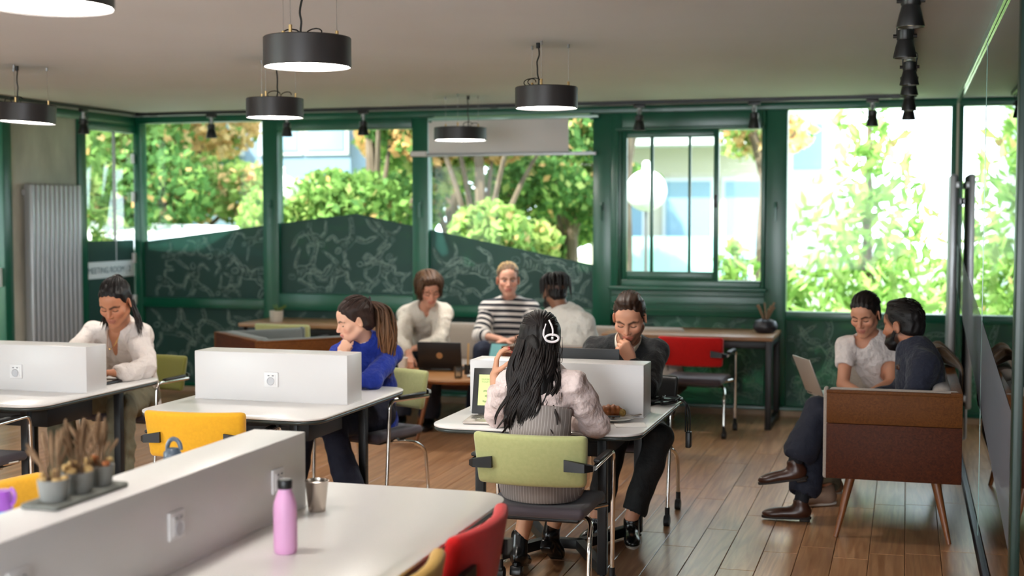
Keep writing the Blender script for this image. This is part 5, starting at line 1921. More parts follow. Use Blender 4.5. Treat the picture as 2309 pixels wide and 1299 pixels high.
def hand_prims(g, wr, fdir, pn, thumb, curls, sc=1.0, tc=0.5, spread=1.0):
    """wrist, finger direction, palm normal, thumb-side direction; curls = four (base, mid, tip) angles"""
    fd, pn = unit(fdir), unit(pn)
    pn = unit(pn - fd * np.dot(pn, fd))
    lt = unit(np.cross(fd, pn))
    if np.dot(lt, thumb) < 0:
        lt = -lt
    tips = []
    lat = np.array([0.027, 0.009, -0.0095, -0.026]) * sc
    ln = np.array([0.086, 0.090, 0.085, 0.076]) * sc
    fl = [(0.042, 0.026, 0.021), (0.046, 0.030, 0.022), (0.043, 0.028, 0.021), (0.034, 0.021, 0.018)]
    for i in range(4):
        kn = wr + fd * ln[i] + lt * lat[i]
        g.cap(wr + fd * 0.012 + lt * lat[i] * 0.55, kn, 0.0145 * sc, 0.0115 * sc, k=0.012)
        p = kn
        a = 0.0
        side = lt * (0.06 * (1.5 - i)) * spread
        for sgm, cu, r0, r1 in zip(fl[i], curls[i], (0.0098, 0.0086, 0.0078), (0.0088, 0.0078, 0.0062)):
            a += cu
            q = p + (fd * math.cos(a) + pn * math.sin(a) + side * math.cos(a)) * sgm * sc
            g.cap(p, q, r0 * sc, r1 * sc, k=0.004)
            p = q
        tips.append(p)
    p = wr + fd * 0.022 * sc + lt * 0.020 * sc
    d = unit(fd * 0.55 + lt * (0.85 - 0.5 * tc) + pn * (0.2 + 0.5 * tc))
    for sgm, r0, r1, bend in ((0.040, 0.0135, 0.0115, 0), (0.034, 0.0112, 0.0098, 0.35), (0.026, 0.0096, 0.0068, 0.4)):
        d = unit(d * math.cos(bend * tc) + unit(fd * 0.7 - lt * 0.6 * tc + pn * 0.3) * math.sin(bend))
        q = p + d * sgm * sc
        g.cap(p, q, r0 * sc, r1 * sc, k=0.006)
        p = q
    tips.append(p)
    return tips


RELAX = [(0.35, 0.45, 0.3), (0.4, 0.5, 0.3), (0.45, 0.55, 0.35), (0.5, 0.55, 0.35)]
FIST = [(1.35, 1.6, 0.9), (1.4, 1.65, 0.9), (1.45, 1.65, 0.9), (1.45, 1.6, 0.9)]
TYPE = [(0.25, 0.55, 0.35), (0.2, 0.6, 0.4), (0.3, 0.6, 0.4), (0.35, 0.5, 0.4)]
FLAT = [(0.12, 0.15, 0.1)] * 4


def make_person(label, J, skin, fem=False, hs=1.05, fwd=(0, 1, 0), up=(0, 0, 1), neck_r=0.052, brow=(0.03, 0.02, 0.015), lip=None, beard=None,
                open_eyes=False, scalp=None, hands=None, top=None, bottom=None, bare=None, scale=1.0):
    """J: world joints. Returns (root, info) with the continuous body mesh built."""
    J = {k: np.array(v, float) for k, v in J.items()}
    base = np.array([J['pelvis'][0], J['pelvis'][1], 0.0])
    t = thing('person', base, 0, label, 'person')
    J = {k: v - base for k, v in J.items()}
    f = unit(fwd)
    r = unit(np.cross(f, up))
    u = np.cross(r, f)
    R = np.stack([r, f, u], 1)
    sk = np.array(skin[:3])
    lip = lip if lip is not None else (min(sk[0] * 0.92, 1), sk[1] * 0.5, sk[2] * 0.52)
    ch = Chunks()
    V, F, C = head_chunk(J['head'], R, hs, J['neck'], neck_r, skin, brow, lip, fem, beard, open_eyes, scalp)
    ch.add(V, F, C)
    side = unit(J['shR'] - J['shL'])
    s = scale * (0.92 if fem else 1.0)
    # core body
    lo, hi = box_of([v for k, v in J.items() if k not in ('head',)], 0.17)
    g = Grid(lo, hi, 0.010)
    core_prims(g, J, side, s, 0.0, fem)
    V, F = g.nets()
    ch.add(V, F, sk)
    # forearms with hands
    for sd, spec in (hands or {}).items():
        el, wr = J['el' + sd], J['wr' + sd]
        fd = np.array(spec['dir'], float)
        lo, hi = box_of([wr, wr + unit(fd) * 0.2, wr + (el - wr) * 0.55], 0.07)
        g = Grid(lo, hi, 0.0032)
        hsz = spec.get('size', 0.95 if fem else 1.05)
        g.cap(el, wr, 0.041 * s, 0.027 * s, k=0.01)
        tips = hand_prims(g, wr, fd, np.array(spec['palm'], float), np.array(spec['thumb'], float), spec.get('curl', RELAX), hsz, spec.get('tc', 0.5), spec.get('spread', 1.0))
        V, F = g.nets()
        C = np.tile(sk * spec.get('shade', 1.0), (len(V), 1))
        if spec.get('nails'):
            for tp in tips:
                m = np.clip(1.6 - np.linalg.norm(V - tp, axis=1) / 0.0075, 0, 1)[:, None]
                C = C * (1 - m) + np.array(spec['nails'][:3]) * m
        else:
            for tp in tips:
                m = 0.3 * np.exp(-(np.linalg.norm(V - tp, axis=1) / 0.012) ** 2)[:, None]
                C = C * (1 - m) + np.array([sk[0] * 1.05, sk[1] * .75, sk[2] * .75]) * m
        ch.add(V, F, C)
    o = link('body', ch.mesh('body', 'skin'), t)
    return t, J, R, side, s


def core_prims(g, J, side, s, off, fem, arms=True, legs=True, torso=True):
    if torso:
        g.ecap(J['pelvis'], J['waist'], 0.150 * s + off, 0.122 * s + off, side, 0.78, k=0.04)
        g.ecap(J['waist'], J['chest'], 0.122 * s + off, 0.142 * s + off, side, 0.74, k=0.04)
        up = J['chest'] + (J['neck'] - J['chest']) * 0.55
        g.ecap(J['chest'], up, 0.142 * s + off, 0.105 * s + off, side, 0.70, k=0.04)
        mid = J['neck'] + (J['chest'] - J['neck']) * 0.28
        for sd in 'LR':
            g.cap(mid, J['sh' + sd], 0.056 * s + off, 0.052 * s + off, k=0.05)
    if arms:
        for sd in 'LR':
            g.cap(J['sh' + sd], J['el' + sd], 0.050 * s + off, 0.041 * s + off, k=0.03)
            g.cap(J['el' + sd], J['wr' + sd], 0.041 * s + off, 0.027 * s + off, k=0.015)
    if legs:
        for sd in 'LR':
            g.cap(J['hip' + sd], J['kn' + sd], 0.082 * s + off, 0.058 * s + off, k=0.03)
            g.cap(J['kn' + sd], J['an' + sd], 0.056 * s + off, 0.038 * s + off, k=0.02)


def shirt(t, J, side, s, col, name='shirt', off=0.014, sleeve=1.0, sleeve_off=None, cuff=None, amp=0.007, freq=38, seed=1, cuts=(), vox=0.0078, hem=0.12, tint=None, material='cloth', fem=False, puff=None, extra=None, chestp=0.0, upper=1.0):
    """sleeve: 1 = to the wrist, 0.5 = to the elbow, 0.3 short; cuts: (a, b, ra, rb) volumes removed for the neckline"""
    so = sleeve_off if sleeve_off is not None else off + 0.006
    lo, hi = box_of([J[k] for k in ('pelvis', 'waist', 'chest', 'neck', 'shL', 'shR', 'elL', 'elR', 'wrL', 'wrR')], 0.2)
    g = Grid(lo, hi, vox)
    low = J['pelvis'] + (J['waist'] - J['pelvis']) * (-hem / 0.25)
    if hem > -1:
        g.ecap(low, J['waist'], 0.150 * s + off * 1.2, 0.122 * s + off * 1.3, side, 0.80, k=0.04)
    g.ecap(J['waist'], J['chest'], 0.122 * s + off * 1.2, 0.142 * s + off, side, 0.76, k=0.04)
    up = J['chest'] + (J['neck'] - J['chest']) * 0.55
    g.ecap(J['chest'], up, 0.142 * s + off, 0.105 * s + off, side, 0.72, k=0.04)
    mid = J['neck'] + (J['chest'] - J['neck']) * 0.28
    fr = np.cross(unit(J['neck'] - J['waist']), side)
    if chestp:
        for q in (-1, 1):
            g.ell(J['chest'] + side * q * 0.062 - fr * (-0.075 - 0.02), (0.058, 0.058, 0.058), k=0.05)
    for sd in 'LR':
        sh, el, wr = J['sh' + sd], J['el' + sd], J['wr' + sd]
        g.cap(mid, sh, 0.058 * s + off, 0.054 * s + off, k=0.05)
        if sleeve >= 0.5:
            g.cap(sh, el, 0.050 * s + so, 0.042 * s + so, k=0.035)
            tt_ = min((sleeve - 0.5) / 0.5, 1.0)
            if tt_ > 0:
                e = el + (wr - el) * tt_
                g.cap(el, e, 0.042 * s + so, (0.042 - 0.014 * tt_) * s + so * 0.8, k=0.02)
                if cuff:
                    a = el + (wr - el) * (tt_ - 0.10)
                    g.cap(a, el + (wr - el) * (tt_ - 0.02), 0.033 * s + so * 0.8, 0.032 * s + so * 0.8, k=0.006)
        else:
            e = sh + (el - sh) * (sleeve / 0.5)
            g.cap(sh, e, 0.052 * s + so, 0.048 * s + so, k=0.035)
            # square off the sleeve end
            ax = unit(el - sh)
            g.cap(e + ax * 0.055, e + ax * 0.2, 0.062, 0.07, k=0.008, op='s')
        if puff:
            for (q, rr) in puff.get(sd, []):
                g.ell(q, rr, k=0.03)
    g.folds(amp, freq, seed)
    for (a, b, ra, rb) in cuts:
        g.cap(a, b, ra, rb, k=0.006, op='s')
    V, F = g.nets()
    c = tint(V) if tint else col
    return link(name, quick_mesh(name, V, F, material, c, extra(V) if extra else None), t)


def trousers(t, J, side, s, col, name='trousers', off=0.012, amp=0.006, seed=5, length=0.97, vox=0.0085, flare=0.012, freq=34):
    lo, hi = box_of([J[k] for k in ('pelvis', 'waist', 'hipL', 'hipR', 'knL', 'knR', 'anL', 'anR')], 0.17)
    g = Grid(lo, hi, vox)
    g.ecap(J['pelvis'] - (J['waist'] - J['pelvis']) * 0.1, J['pelvis'] + (J['waist'] - J['pelvis']) * 0.55, 0.150 * s + off, 0.135 * s + off, side, 0.80, k=0.04)
    for sd in 'LR':
        e = J['kn' + sd] + (J['an' + sd] - J['kn' + sd]) * length
        g.cap(J['hip' + sd], J['kn' + sd], 0.084 * s + off, 0.060 * s + off, k=0.035)
        g.cap(J['kn' + sd], e, 0.060 * s + off, 0.044 * s + off + flare, k=0.02)
    g.folds(amp, freq, seed)
    for sd in 'LR':
        ax = unit(J['an' + sd] - J['kn' + sd])
        e = J['kn' + sd] + (J['an' + sd] - J['kn' + sd]) * length
        g.cap(e + ax * 0.075, e + ax * 0.2, 0.075, 0.08, k=0.005, op='s')
    V, F = g.nets()
    return link(name, quick_mesh(name, V, F, 'cloth_fine', col), t)


def shoe(t, an, toe_dir, up, m_up, m_sole, L=0.27, name='shoe', boot=0.0, heel=0.0, lace=None):
    """an: ankle joint; the sole lies about 8 cm under it along -up"""
    f = unit(toe_dir)
    up = unit(np.asarray(up, float) - f * np.dot(up, f))
    sd = np.cross(f, up)
    R = np.stack([sd, f, up], 1)
    g = Grid((-0.065, -0.11, -0.10), (0.065, L, 0.06 + boot), 0.0045)
    g.ell((0, -0.005, -0.045), (0.036, 0.062, 0.045), k=0.02)
    g.ell((0, 0.07, -0.055), (0.042, 0.10, 0.034), k=0.03)
    g.ell((0, L * 0.52, -0.062), (0.043, 0.062, 0.026), k=0.025)
    g.cap((0, -0.012, -0.03), (0, -0.006, 0.012 + boot), 0.042, 0.043, k=0.02)
    g.cap((0, -0.0, 0.03 + boot), (0, 0, 0.1 + boot), 0.033, 0.033, k=0.004, op='s')
    g.plane_keep((0, 0, -1), 0.079)
    V, F = g.nets()
    root = link(name, quick_mesh(name, an + V @ R.T, F, m_up), t)
    s = MB()
    poly = []
    for a in np.linspace(0, 2 * PI, 28, endpoint=False):
        y = math.sin(a)
        cy = 0.045 + (L * 0.52 + 0.02) * 0.62
        w = 0.036 + 0.008 * (y > 0) * y
        poly.append((w * math.cos(a) * (1.0 if y > -0.2 else 0.95), (L * 0.52 + 0.064 - (-0.068)) / 2 * y + (L * 0.52 + 0.064 - 0.068) / 2))
    s.prism(poly, -0.088, -0.074)
    if heel:
        s.rbox((0, -0.03, -0.088 - heel / 2), (0.06, 0.06, heel + 0.004), 0.008, 1)
    v = s.v
    s.v = [an + q @ R.T for q in v]
    s.build('sole', m_sole, root, angle=50)
    if lace:
        b = MB()
        for k in range(4):
            y = 0.035 + 0.022 * k
            z = -0.012 - 0.010 * k
            b.tube([an + R @ np.array(q) for q in ((-0.02, y, z - 0.006), (0, y + 0.006, z + 0.003), (0.02, y, z - 0.006))], 0.0028, 5)
        b.build('laces', lace, root)
    return root


def collar(t, J, R_body_front, col, r0=0.062, h=0.045, name='collar', open_=0.5, drop=0.055, tilt=0.0):
    """folded shirt collar around the neck base"""
    n = 26
    c = J['neck'] + np.array([0, 0, -0.004])
    axis = unit(J['head'] * 0.4 + J['neck'] * 0.6 - J['chest'])
    fr = unit(np.asarray(R_body_front, float) - axis * np.dot(R_body_front, axis))
    sd = np.cross(fr, axis)
    V, F = [], []
    for i in range(n):
        a = open_ + (2 * PI - 2 * open_) * i / (n - 1)
        d = fr * math.cos(a) + sd * math.sin(a)
        tip = max(0.0, 1 - min(i, n - 1 - i) / 4.0)
        stand_in = c + d * r0
        topp = c + d * (r0 + 0.004) + axis * h * (1 - 0.35 * tip)
        low = c + d * (r0 + 0.024 + 0.012 * tip) + axis * (-0.004 - drop * tip)
        topo = topp + d * 0.006
        V += [stand_in, topp, topo, low]
    for i in range(n - 1):
        for k in range(3):
            F.append((i * 4 + k, (i + 1) * 4 + k, (i + 1) * 4 + k + 1, i * 4 + k + 1))
    me = quick_mesh(name, V, F, 'cloth_fine', col)
    o = link(name, me, t)
    md = o.modifiers.new('thick', 'SOLIDIFY')
    md.thickness = 0.004
    sb = o.modifiers.new('soft', 'SUBSURF')
    sb.levels = sb.render_levels = 1
    return o


# ---------------------------------------------------------------- hair
def locks_mesh(t, name, locks, seed=0, n=6):
    """locks: (points, radius, colour0, colour1, flat)"""
    V, F, C = [], [], []
    k0 = 0
    for pts, rad, c0, c1, flat in locks:
        P = np.asarray(pts, float)
        m = len(P)
        b = MB().tube(P, rad * (np.clip(np.minimum(np.linspace(0.55, 1.5, m), np.linspace(3.2, 0.12, m)), 0.05, 1.0)), n, flat=flat, caps=False)
        v = b.v[0]
        V.append(v)
        F += [tuple(i + k0 for i in q) for q in b.f]
        w = np.repeat(np.linspace(0, 1, m), n)[:, None]
        C.append(np.array(c0[:3]) * (1 - w) + np.array(c1[:3]) * w)
        k0 += len(v)
    return link(name, quick_mesh(name, np.concatenate(V), np.array(F), 'hair', np.concatenate(C)), t)


HC = np.array([0, -0.012, 0.036])
HR = np.array([0.081, 0.101, 0.094])


def hair_cap(t, J, R, hs, col, vol=0.006, line=0.0226, nape=-0.075, ears=True, extra=(), cutn=(0, 0.75, -0.66), amp=0.0025, name='hair_cap', vary=0.35, keep=None):
    g = Grid((-0.14, -0.19, -0.19), (0.14, 0.15, 0.19), 0.0032)
    g.ell((0, -0.012, 0.036), (0.074, 0.094, 0.086), k=0.01)
    g.ell((0, 0.026, -0.03), (0.061, 0.068, 0.082), k=0.03)
    g.ell((0, 0.055, 0.045), (0.052, 0.040, 0.042), k=0.03)
    g.ell((0, -0.045, -0.03), (0.062, 0.052, 0.06), k=0.03)
    x, y, z = g.ax[0][:, None, None], g.ax[1][None, :, None], g.ax[2][None, None, :]
    edge = f32(0.0018) * np.sin(x * f32(95)) + f32(0.0015) * np.sin(x * f32(240) + 1)
    q = f32(line) - (y * f32(cutn[1]) + z * f32(cutn[2])) + edge + f32(1.6) * (x * x) - f32(0.004)
    q2 = z - f32(nape) - y * f32(0.25)
    q = np.minimum(q, q2 * f32(1.2))
    if ears:
        ear = np.sqrt(((np.abs(x) - f32(0.085)) / f32(0.03)) ** 2 + ((y + f32(0.002)) / f32(0.024)) ** 2 + ((z + f32(0.018)) / f32(0.036)) ** 2)
        q = np.minimum(q, (ear - 1) * f32(0.025))
    w = np.clip(q / f32(0.034), 0, 1)
    w = w * w * (3 - 2 * w)
    g.d = g.d - (f32(vol + 0.007) * w - f32(0.0022) + f32(0.0025) * np.clip(q / f32(0.006), -1, 1)).astype(np.float32)
    for e in extra:
        if len(e) == 2:
            g.ell(e[0], e[1], k=0.02)
        else:
            g.cap(e[0], e[1], e[2], e[3], k=0.02)
    g.folds(amp, 160, 3, 4, axis=(0, 0.8, 0.6))
    if keep:
        keep(g)
    V, F = g.nets()
    c = np.array(col[:3])
    w = 1 + vary * np.sin(V[:, 0] * 420 + 3 * np.sin(V[:, 1] * 60)) * 0.5 + vary * 0.5 * np.sin(V[:, 0] * 170 + V[:, 2] * 90)
    return link(name, quick_mesh(name, J['head'] + hs * (V @ R.T), F, 'hair', c[None, :] * w[:, None]), t)


def arc_on_skull(a, b, n=9, lift=1.03, extra=0.0):
    """path over the skull between two directions (head-local, from the skull centre)"""
    a, b = unit(np.asarray(a, float)), unit(np.asarray(b, float))
    om = math.acos(np.clip(a @ b, -0.999, 0.999))
    P = []
    for q in np.linspace(0, 1, n):
        d = (math.sin((1 - q) * om) * a + math.sin(q * om) * b) / math.sin(om)
        P.append(HC + d * HR * (lift + extra * math.sin(q * PI)))
    return np.array(P)


def combed(t, J, R, hs, col, col2, end, n=70, seed=1, rad=0.0045, lift=1.05, front=0.66, name='hair_strands'):
    r = random.Random(seed)
    L = []
    for i in range(n):
        a = PI * (i + 0.5) / n          # hairline from right temple over forehead to left temple and round to the nape
        if r.random() < 0.72:
            az = r.uniform(-1.75, 1.75)
            el = 0.62 - 0.62 * min(abs(az) / 1.6, 1.0) ** 1.5 + r.uniform(0, 0.5)
            st = (math.sin(az) * math.cos(el), math.cos(az) * math.cos(el), math.sin(el))
        else:
            az = PI + r.uniform(-1.3, 1.3)
            st = (math.sin(az), math.cos(az), -0.55 + r.uniform(0, .3))
        P = arc_on_skull(st, np.array(end) + np.array([r.uniform(-.06, .06) for _ in range(3)]), 9, 1.0)
        ramp = 0.93 + (lift + r.uniform(-.01, .02) - 0.93) * np.clip(np.linspace(0, 2.6, 9), 0, 1) ** 0.7
        P = HC + (P - HC) * ramp[:, None]
        w = r.uniform(0.7, 1.35)
        L.append((J['head'] + hs * (P @ R.T), rad * r.uniform(.7, 1.3), np.array(col[:3]) * w, np.array(col2[:3]) * w, 0.5))
    return locks_mesh(t, name, L)


def fall(pts_fn, n, seed, rad, c0, c1, sub=5, flat=0.6):
    r = random.Random(seed)
    L = []
    for i in range(n):
        p = pts_fn(r, i / max(n - 1, 1))
        w = r.uniform(0.65, 1.4)
        L.append((catmull(p, sub), rad * r.uniform(0.6, 1.35), np.array(c0[:3]) * w, np.array(c1[:3]) * w, flat))
    return L


def short_strands(t, J, R, hs, col, seed, n=170):
    """short cropped hair: strands lying over the top and sides of the skull"""
    r = random.Random(seed)
    L = []
    for i in range(n):
        az = r.uniform(-PI, PI)
        el = r.uniform(0.35, 1.45) if abs(az) < 1.0 else r.uniform(-0.25, 1.4)
        if abs(az) < 1.0 and el < 0.72 - 0.1 * abs(az):
            el = 0.72 + r.uniform(0, .5)
        d = np.array([math.sin(az) * math.cos(el), math.cos(az) * math.cos(el), math.sin(el)])
        e = unit(d + np.array([r.uniform(-.1, .1), -0.30, -0.10 if el < 0.6 else 0.02]))
        top = max(0.0, d[2] - 0.45)
        P = arc_on_skull(d, e, 5, 1.0)
        P = HC + (P - HC) * np.linspace(0.98 + 0.10 * top, 1.02 + 0.13 * top, 5)[:, None]
        w = r.uniform(.65, 1.5)
        L.append((J['head'] + hs * (P @ R.T), 0.0030, np.array(col[:3]) * w, np.array(col[:3]) * w, .6))
    return locks_mesh(t, 'hair_strands', L, n=5)

SK_MED = lin(214, 160, 128)
SK_TAN = lin(196, 138, 104)
SK_FAIR = lin(226, 178, 152)
SK_BROWN = lin(138, 88, 60)
SK_DARK = lin(120, 80, 56)
BLACKH = lin(22, 18, 18)
V3 = lambda *a: np.array(a, float)

# ---------------------------------------------------------------- the long-haired woman seen from behind
J7 = dict(pelvis=(-1.58, 5.80, 0.575), waist=(-1.605, 5.86, 0.755), chest=(-1.612, 5.91, 0.915), neck=(-1.622, 5.955, 1.055), head=(-1.640, 6.005, 1.170),
          shL=(-1.762, 5.935, 0.975), shR=(-1.468, 5.93, 0.98), elL=(-1.868, 6.08, 0.80), wrL=(-1.903, 6.13, 0.985), elR=(-1.372, 6.03, 0.785), wrR=(-1.555, 6.20, 0.768),
          hipL=(-1.67, 5.83, 0.545), hipR=(-1.49, 5.83, 0.545), knL=(-1.72, 6.25, 0.53), knR=(-1.55, 6.27, 0.53), anL=(-1.80, 6.20, 0.135), anR=(-1.70, 6.46, 0.17))
t, J, R, side, s = make_person('person seen from behind in pale blouse and grey pinstriped dress, white clip', J7, SK_MED, True, 1.04, (-0.12, 0.95, -0.22), (0, 0, 1), 0.046,
                               hands={'L': dict(dir=(0.12, 0.02, 1), palm=(1, 0.35, -0.1), thumb=(0.5, -0.8, 0.2), curl=[(0.35, 0.55, 0.4), (0.55, 0.8, 0.5), (0.35, 0.5, 0.4), (0.25, 0.4, 0.3)], tc=0.9, nails=lin(190, 40, 50)),
                                      'R': dict(dir=(-1, 0.35, 0.0), palm=(0, 0, -1), thumb=(0.2, 1, 0), curl=RELAX)})
PINK = lin(226, 206, 202)


def pin_tint(V):
    return np.tile(np.array(lin(150, 140, 136)[:3]), (len(V), 1))


shirt(t, J, side, s, PINK, 'blouse', 0.010, 0.80, 0.020, None, 0.010, 40, 7, cuts=[(J['neck'], J['head'], 0.058, 0.06)], hem=-2, fem=True,
      puff={'L': [(J['shL'] * 0.6 + J['elL'] * 0.4, (0.062, 0.064, 0.072)), (J['elL'] + V3(0.005, 0, 0.02), (0.053, 0.062, 0.058))],
            'R': [(J['shR'] * 0.6 + J['elR'] * 0.4, (0.068, 0.068, 0.078)), (J['elR'] * 0.9 + J['wrR'] * 0.1, (0.07, 0.064, 0.064))]})
# pinstriped dress body
mat('pinstripe', lin(146, 136, 132), 0.85, bump=(300, 0.15))
m = MATS['pinstripe']
N, L = m.node_tree.nodes, m.node_tree.links
tc = N.new('ShaderNodeTexCoord')
sx = N.new('ShaderNodeSeparateXYZ')
L.new(tc.outputs['Object'], sx.inputs[0])
mu = N.new('ShaderNodeMath'); mu.operation = 'MULTIPLY'; mu.inputs[1].default_value = 75.0
L.new(sx.outputs['X'], mu.inputs[0])
fr_ = N.new('ShaderNodeMath'); fr_.operation = 'FRACT'
L.new(mu.outputs[0], fr_.inputs[0])
gt = N.new('ShaderNodeMath'); gt.operation = 'GREATER_THAN'; gt.inputs[1].default_value = 0.86
L.new(fr_.outputs[0], gt.inputs[0])
mx = N.new('ShaderNodeMix'); mx.data_type = 'RGBA'
mx.inputs[6].default_value = lin(140, 130, 126)
mx.inputs[7].default_value = lin(186, 178, 172)
L.new(gt.outputs[0], mx.inputs[0])
L.new(mx.outputs[2], N['Principled BSDF'].inputs['Base Color'])
g = Grid(*box_of([J['pelvis'], J['chest'], J['knL'], J['knR']], 0.2), 0.0075)
g.ecap(J['pelvis'] - V3(0, 0.0, 0.02), J['pelvis'] + V3(0, 0.02, 0.07), 0.182, 0.158, side, 0.80, k=0.05)
g.ecap(J['pelvis'], J['waist'], 0.160, 0.132, side, 0.80, k=0.05)
g.ecap(J['waist'], J['waist'] + (J['chest'] - J['waist']) * 0.62, 0.133, 0.150, side, 0.84, k=0.04)
g.cap(J['hipL'], J['knL'] * 0.75 + J['hipL'] * 0.25, 0.095, 0.082, k=0.06)
g.cap(J['hipR'], J['knR'] * 0.75 + J['hipR'] * 0.25, 0.095, 0.082, k=0.06)
g.folds(0.004, 30, 4)
q = J['waist'] + (J['chest'] - J['waist']) * 0.70
ax_ = unit(J['chest'] - J['waist'])
g.plane_keep(ax_, float(ax_ @ q), k=0.006)
g.plane_keep((0, 0, -1), -0.474, k=0.006)
V, F = g.nets()
link('pinstripe_dress', quick_mesh('pinstripe_dress', V, F, 'pinstripe'), t)
for sd, td, upv in (('L', (-0.1, 1, -0.25), (0, 0.25, 1)), ('R', (0.05, 0.75, -0.65), (0, 0.65, 0.75))):
    shoe(t, J['an' + sd] + V3(0, 0, -0.005), td, upv, 'leather_black', 'leather_black', 0.24, 'ankle_boot', 0.045, 0.045, lace='cable_black')
# hair
H = J['head']
hair_cap(t, J, R, 1.04, BLACKH, 0.012, 0.05, -0.12, False, extra=[((0, -0.055, 0.0), (0.088, 0.075, 0.10)), ((0, -0.06, -0.07), (0.085, 0.06, 0.08))])
combed(t, J, R, 1.04, lin(38, 30, 28), lin(26, 20, 20), (0.12, -0.95, 0.12), 120, 3, 0.005, 1.12)
g = Grid(H + V3(-0.22, -0.36, -0.52), H + V3(0.22, 0.08, 0.05), 0.007)
g.cap(H + V3(0.0, -0.06, -0.02), H + V3(0.005, -0.125, -0.17), 0.088, 0.085, k=0.03)
for (a, b, ra, rb) in ((V3(-0.055, -0.115, -0.15), V3(-0.085, -0.195, -0.33), 0.060, 0.034), (V3(0.005, -0.13, -0.16), V3(-0.005, -0.225, -0.40), 0.066, 0.03), (V3(0.06, -0.12, -0.15), V3(0.06, -0.205, -0.36), 0.058, 0.034)):
    g.cap(H + a, H + b, ra, rb, k=0.04)
g.folds(0.012, 46, 9, 6, axis=(0, 0, 1))
V, F = g.nets()
link('hair_mass', quick_mesh('hair_mass', V, F, 'hair', np.array(lin(18, 15, 15)[:3])), t)


CL = [(random.Random(i).uniform(-1.25, 1.4), random.Random(i + 50).uniform(0, 6.28), random.Random(i + 90).uniform(0.012, 0.026), random.Random(i + 70).uniform(0.33, 0.455)) for i in range(22)]


def long_fall(r, q):
    az, ph, am, ln = CL[r.randrange(len(CL))]
    az += r.uniform(-.16, .16)
    ph += r.uniform(-.25, .25)
    ln *= r.uniform(0.86, 1.03)
    x0 = math.sin(az) * 0.094
    y0 = -math.cos(az) * 0.108 - 0.022
    sp = 1.18 + 0.1 * math.sin(ph)
    P = []
    for k in range(10):
        u = k / 9
        z = 0.02 - u * ln
        wig = am * math.sin(u * 8.5 + ph) * min(1, u * 1.8)
        pinch = 1 - 0.35 * max(0, u - 0.55)
        x = x0 * (1 + (sp - 1) * math.sin(min(u * 1.6, 1) * PI / 2)) * pinch + wig - 0.01 * u
        y = y0 * (1 - 0.25 * u) - 0.14 * u - 0.03 * math.sin(u * PI) + 0.6 * am * math.cos(u * 8.5 + ph)
        P.append(H + V3(x, y, z))
    return P


L_ = fall(long_fall, 560, 5, 0.0058, lin(26, 21, 20), lin(30, 23, 21), sub=4)
# separate curling locks at the left and the right
for (xs, ph, ln, sd) in ((-0.115, 0.2, 0.40, -1), (-0.10, 1.0, 0.36, -1), (-0.125, 2.2, 0.34, -1), (0.10, 0.6, 0.37, 1), (0.115, 1.6, 0.33, 1), (-0.06, 0.4, 0.47, -1), (0.03, 2.0, 0.47, 1)):
    P = [H + V3(xs * 0.75 * (0.68 + 0.42 * u) + sd * (0.035 * math.sin(u * 6.5 + ph) * u + 0.02 * u), -0.09 - 0.15 * u - 0.02 * math.sin(u * 7), -0.02 - ln * u) for u in np.linspace(0, 1, 11)]
    for kk in range(7):
        rr = random.Random(kk + int(ph * 10))
        o3 = V3(rr.uniform(-.010, .010), rr.uniform(-.010, .010), 0)
        L_.append((catmull([p + o3 * (1 - 0.6 * i / 10) for i, p in enumerate(P)], 4), 0.0055, lin(24, 19, 19), lin(30, 23, 21), 0.6))
for i in range(60):       # fine stray hairs
    r = random.Random(100 + i)
    xs = r.choice((-0.85, 1)) * r.uniform(0.075, 0.115)
    P = [H + V3(xs * (1 + 0.3 * u) + r.uniform(-.012, .012), -0.06 - 0.13 * u + r.uniform(-.012, .012), 0.03 - r.uniform(.25, .4) * u) for u in np.linspace(0, 1, 7)]
    L_.append((catmull(P, 4), 0.0014, lin(34, 26, 24), lin(40, 30, 26), 1))
locks_mesh(t, 'long_hair', L_)
# white claw clip
c = H + R @ (np.array([0.062, -0.112, 0.012]) * 1.04)
clip = thing('hair_clip', c, 0, None, None, parent=t)
del_keys = [k for k in ('label', 'category') if k in clip]
MB().tube([V3(0.030 * math.cos(a) + 0.01, -0.016 + 0.006 * math.cos(a), 0.017 * math.sin(a) - 0.01) for a in np.linspace(0, 2 * PI, 22, endpoint=False)], 0.0058, 8, closed=True).build('clip_ring', 'clip_white', clip)
MB().tube(catmull([(-0.022, -0.006, 0.055), (-0.03, -0.018, 0.01), (-0.024, -0.012, -0.05)], 6), [0.003] * 4 + [0.005] * 5 + [0.003] * 4, 8).build('clip_jaw', 'clip_white', clip)
MB().tube(catmull([(-0.008, 0.0, 0.072), (0.012, -0.014, 0.035), (0.014, -0.016, 0.0)], 6), 0.0045, 8).build('clip_jaw', 'clip_white', clip)
MB().rbox((0.012, -0.016, -0.01), (0.012, 0.008, 0.016), 0.003, 1).build('clip_spring', 'wire_steel', clip)

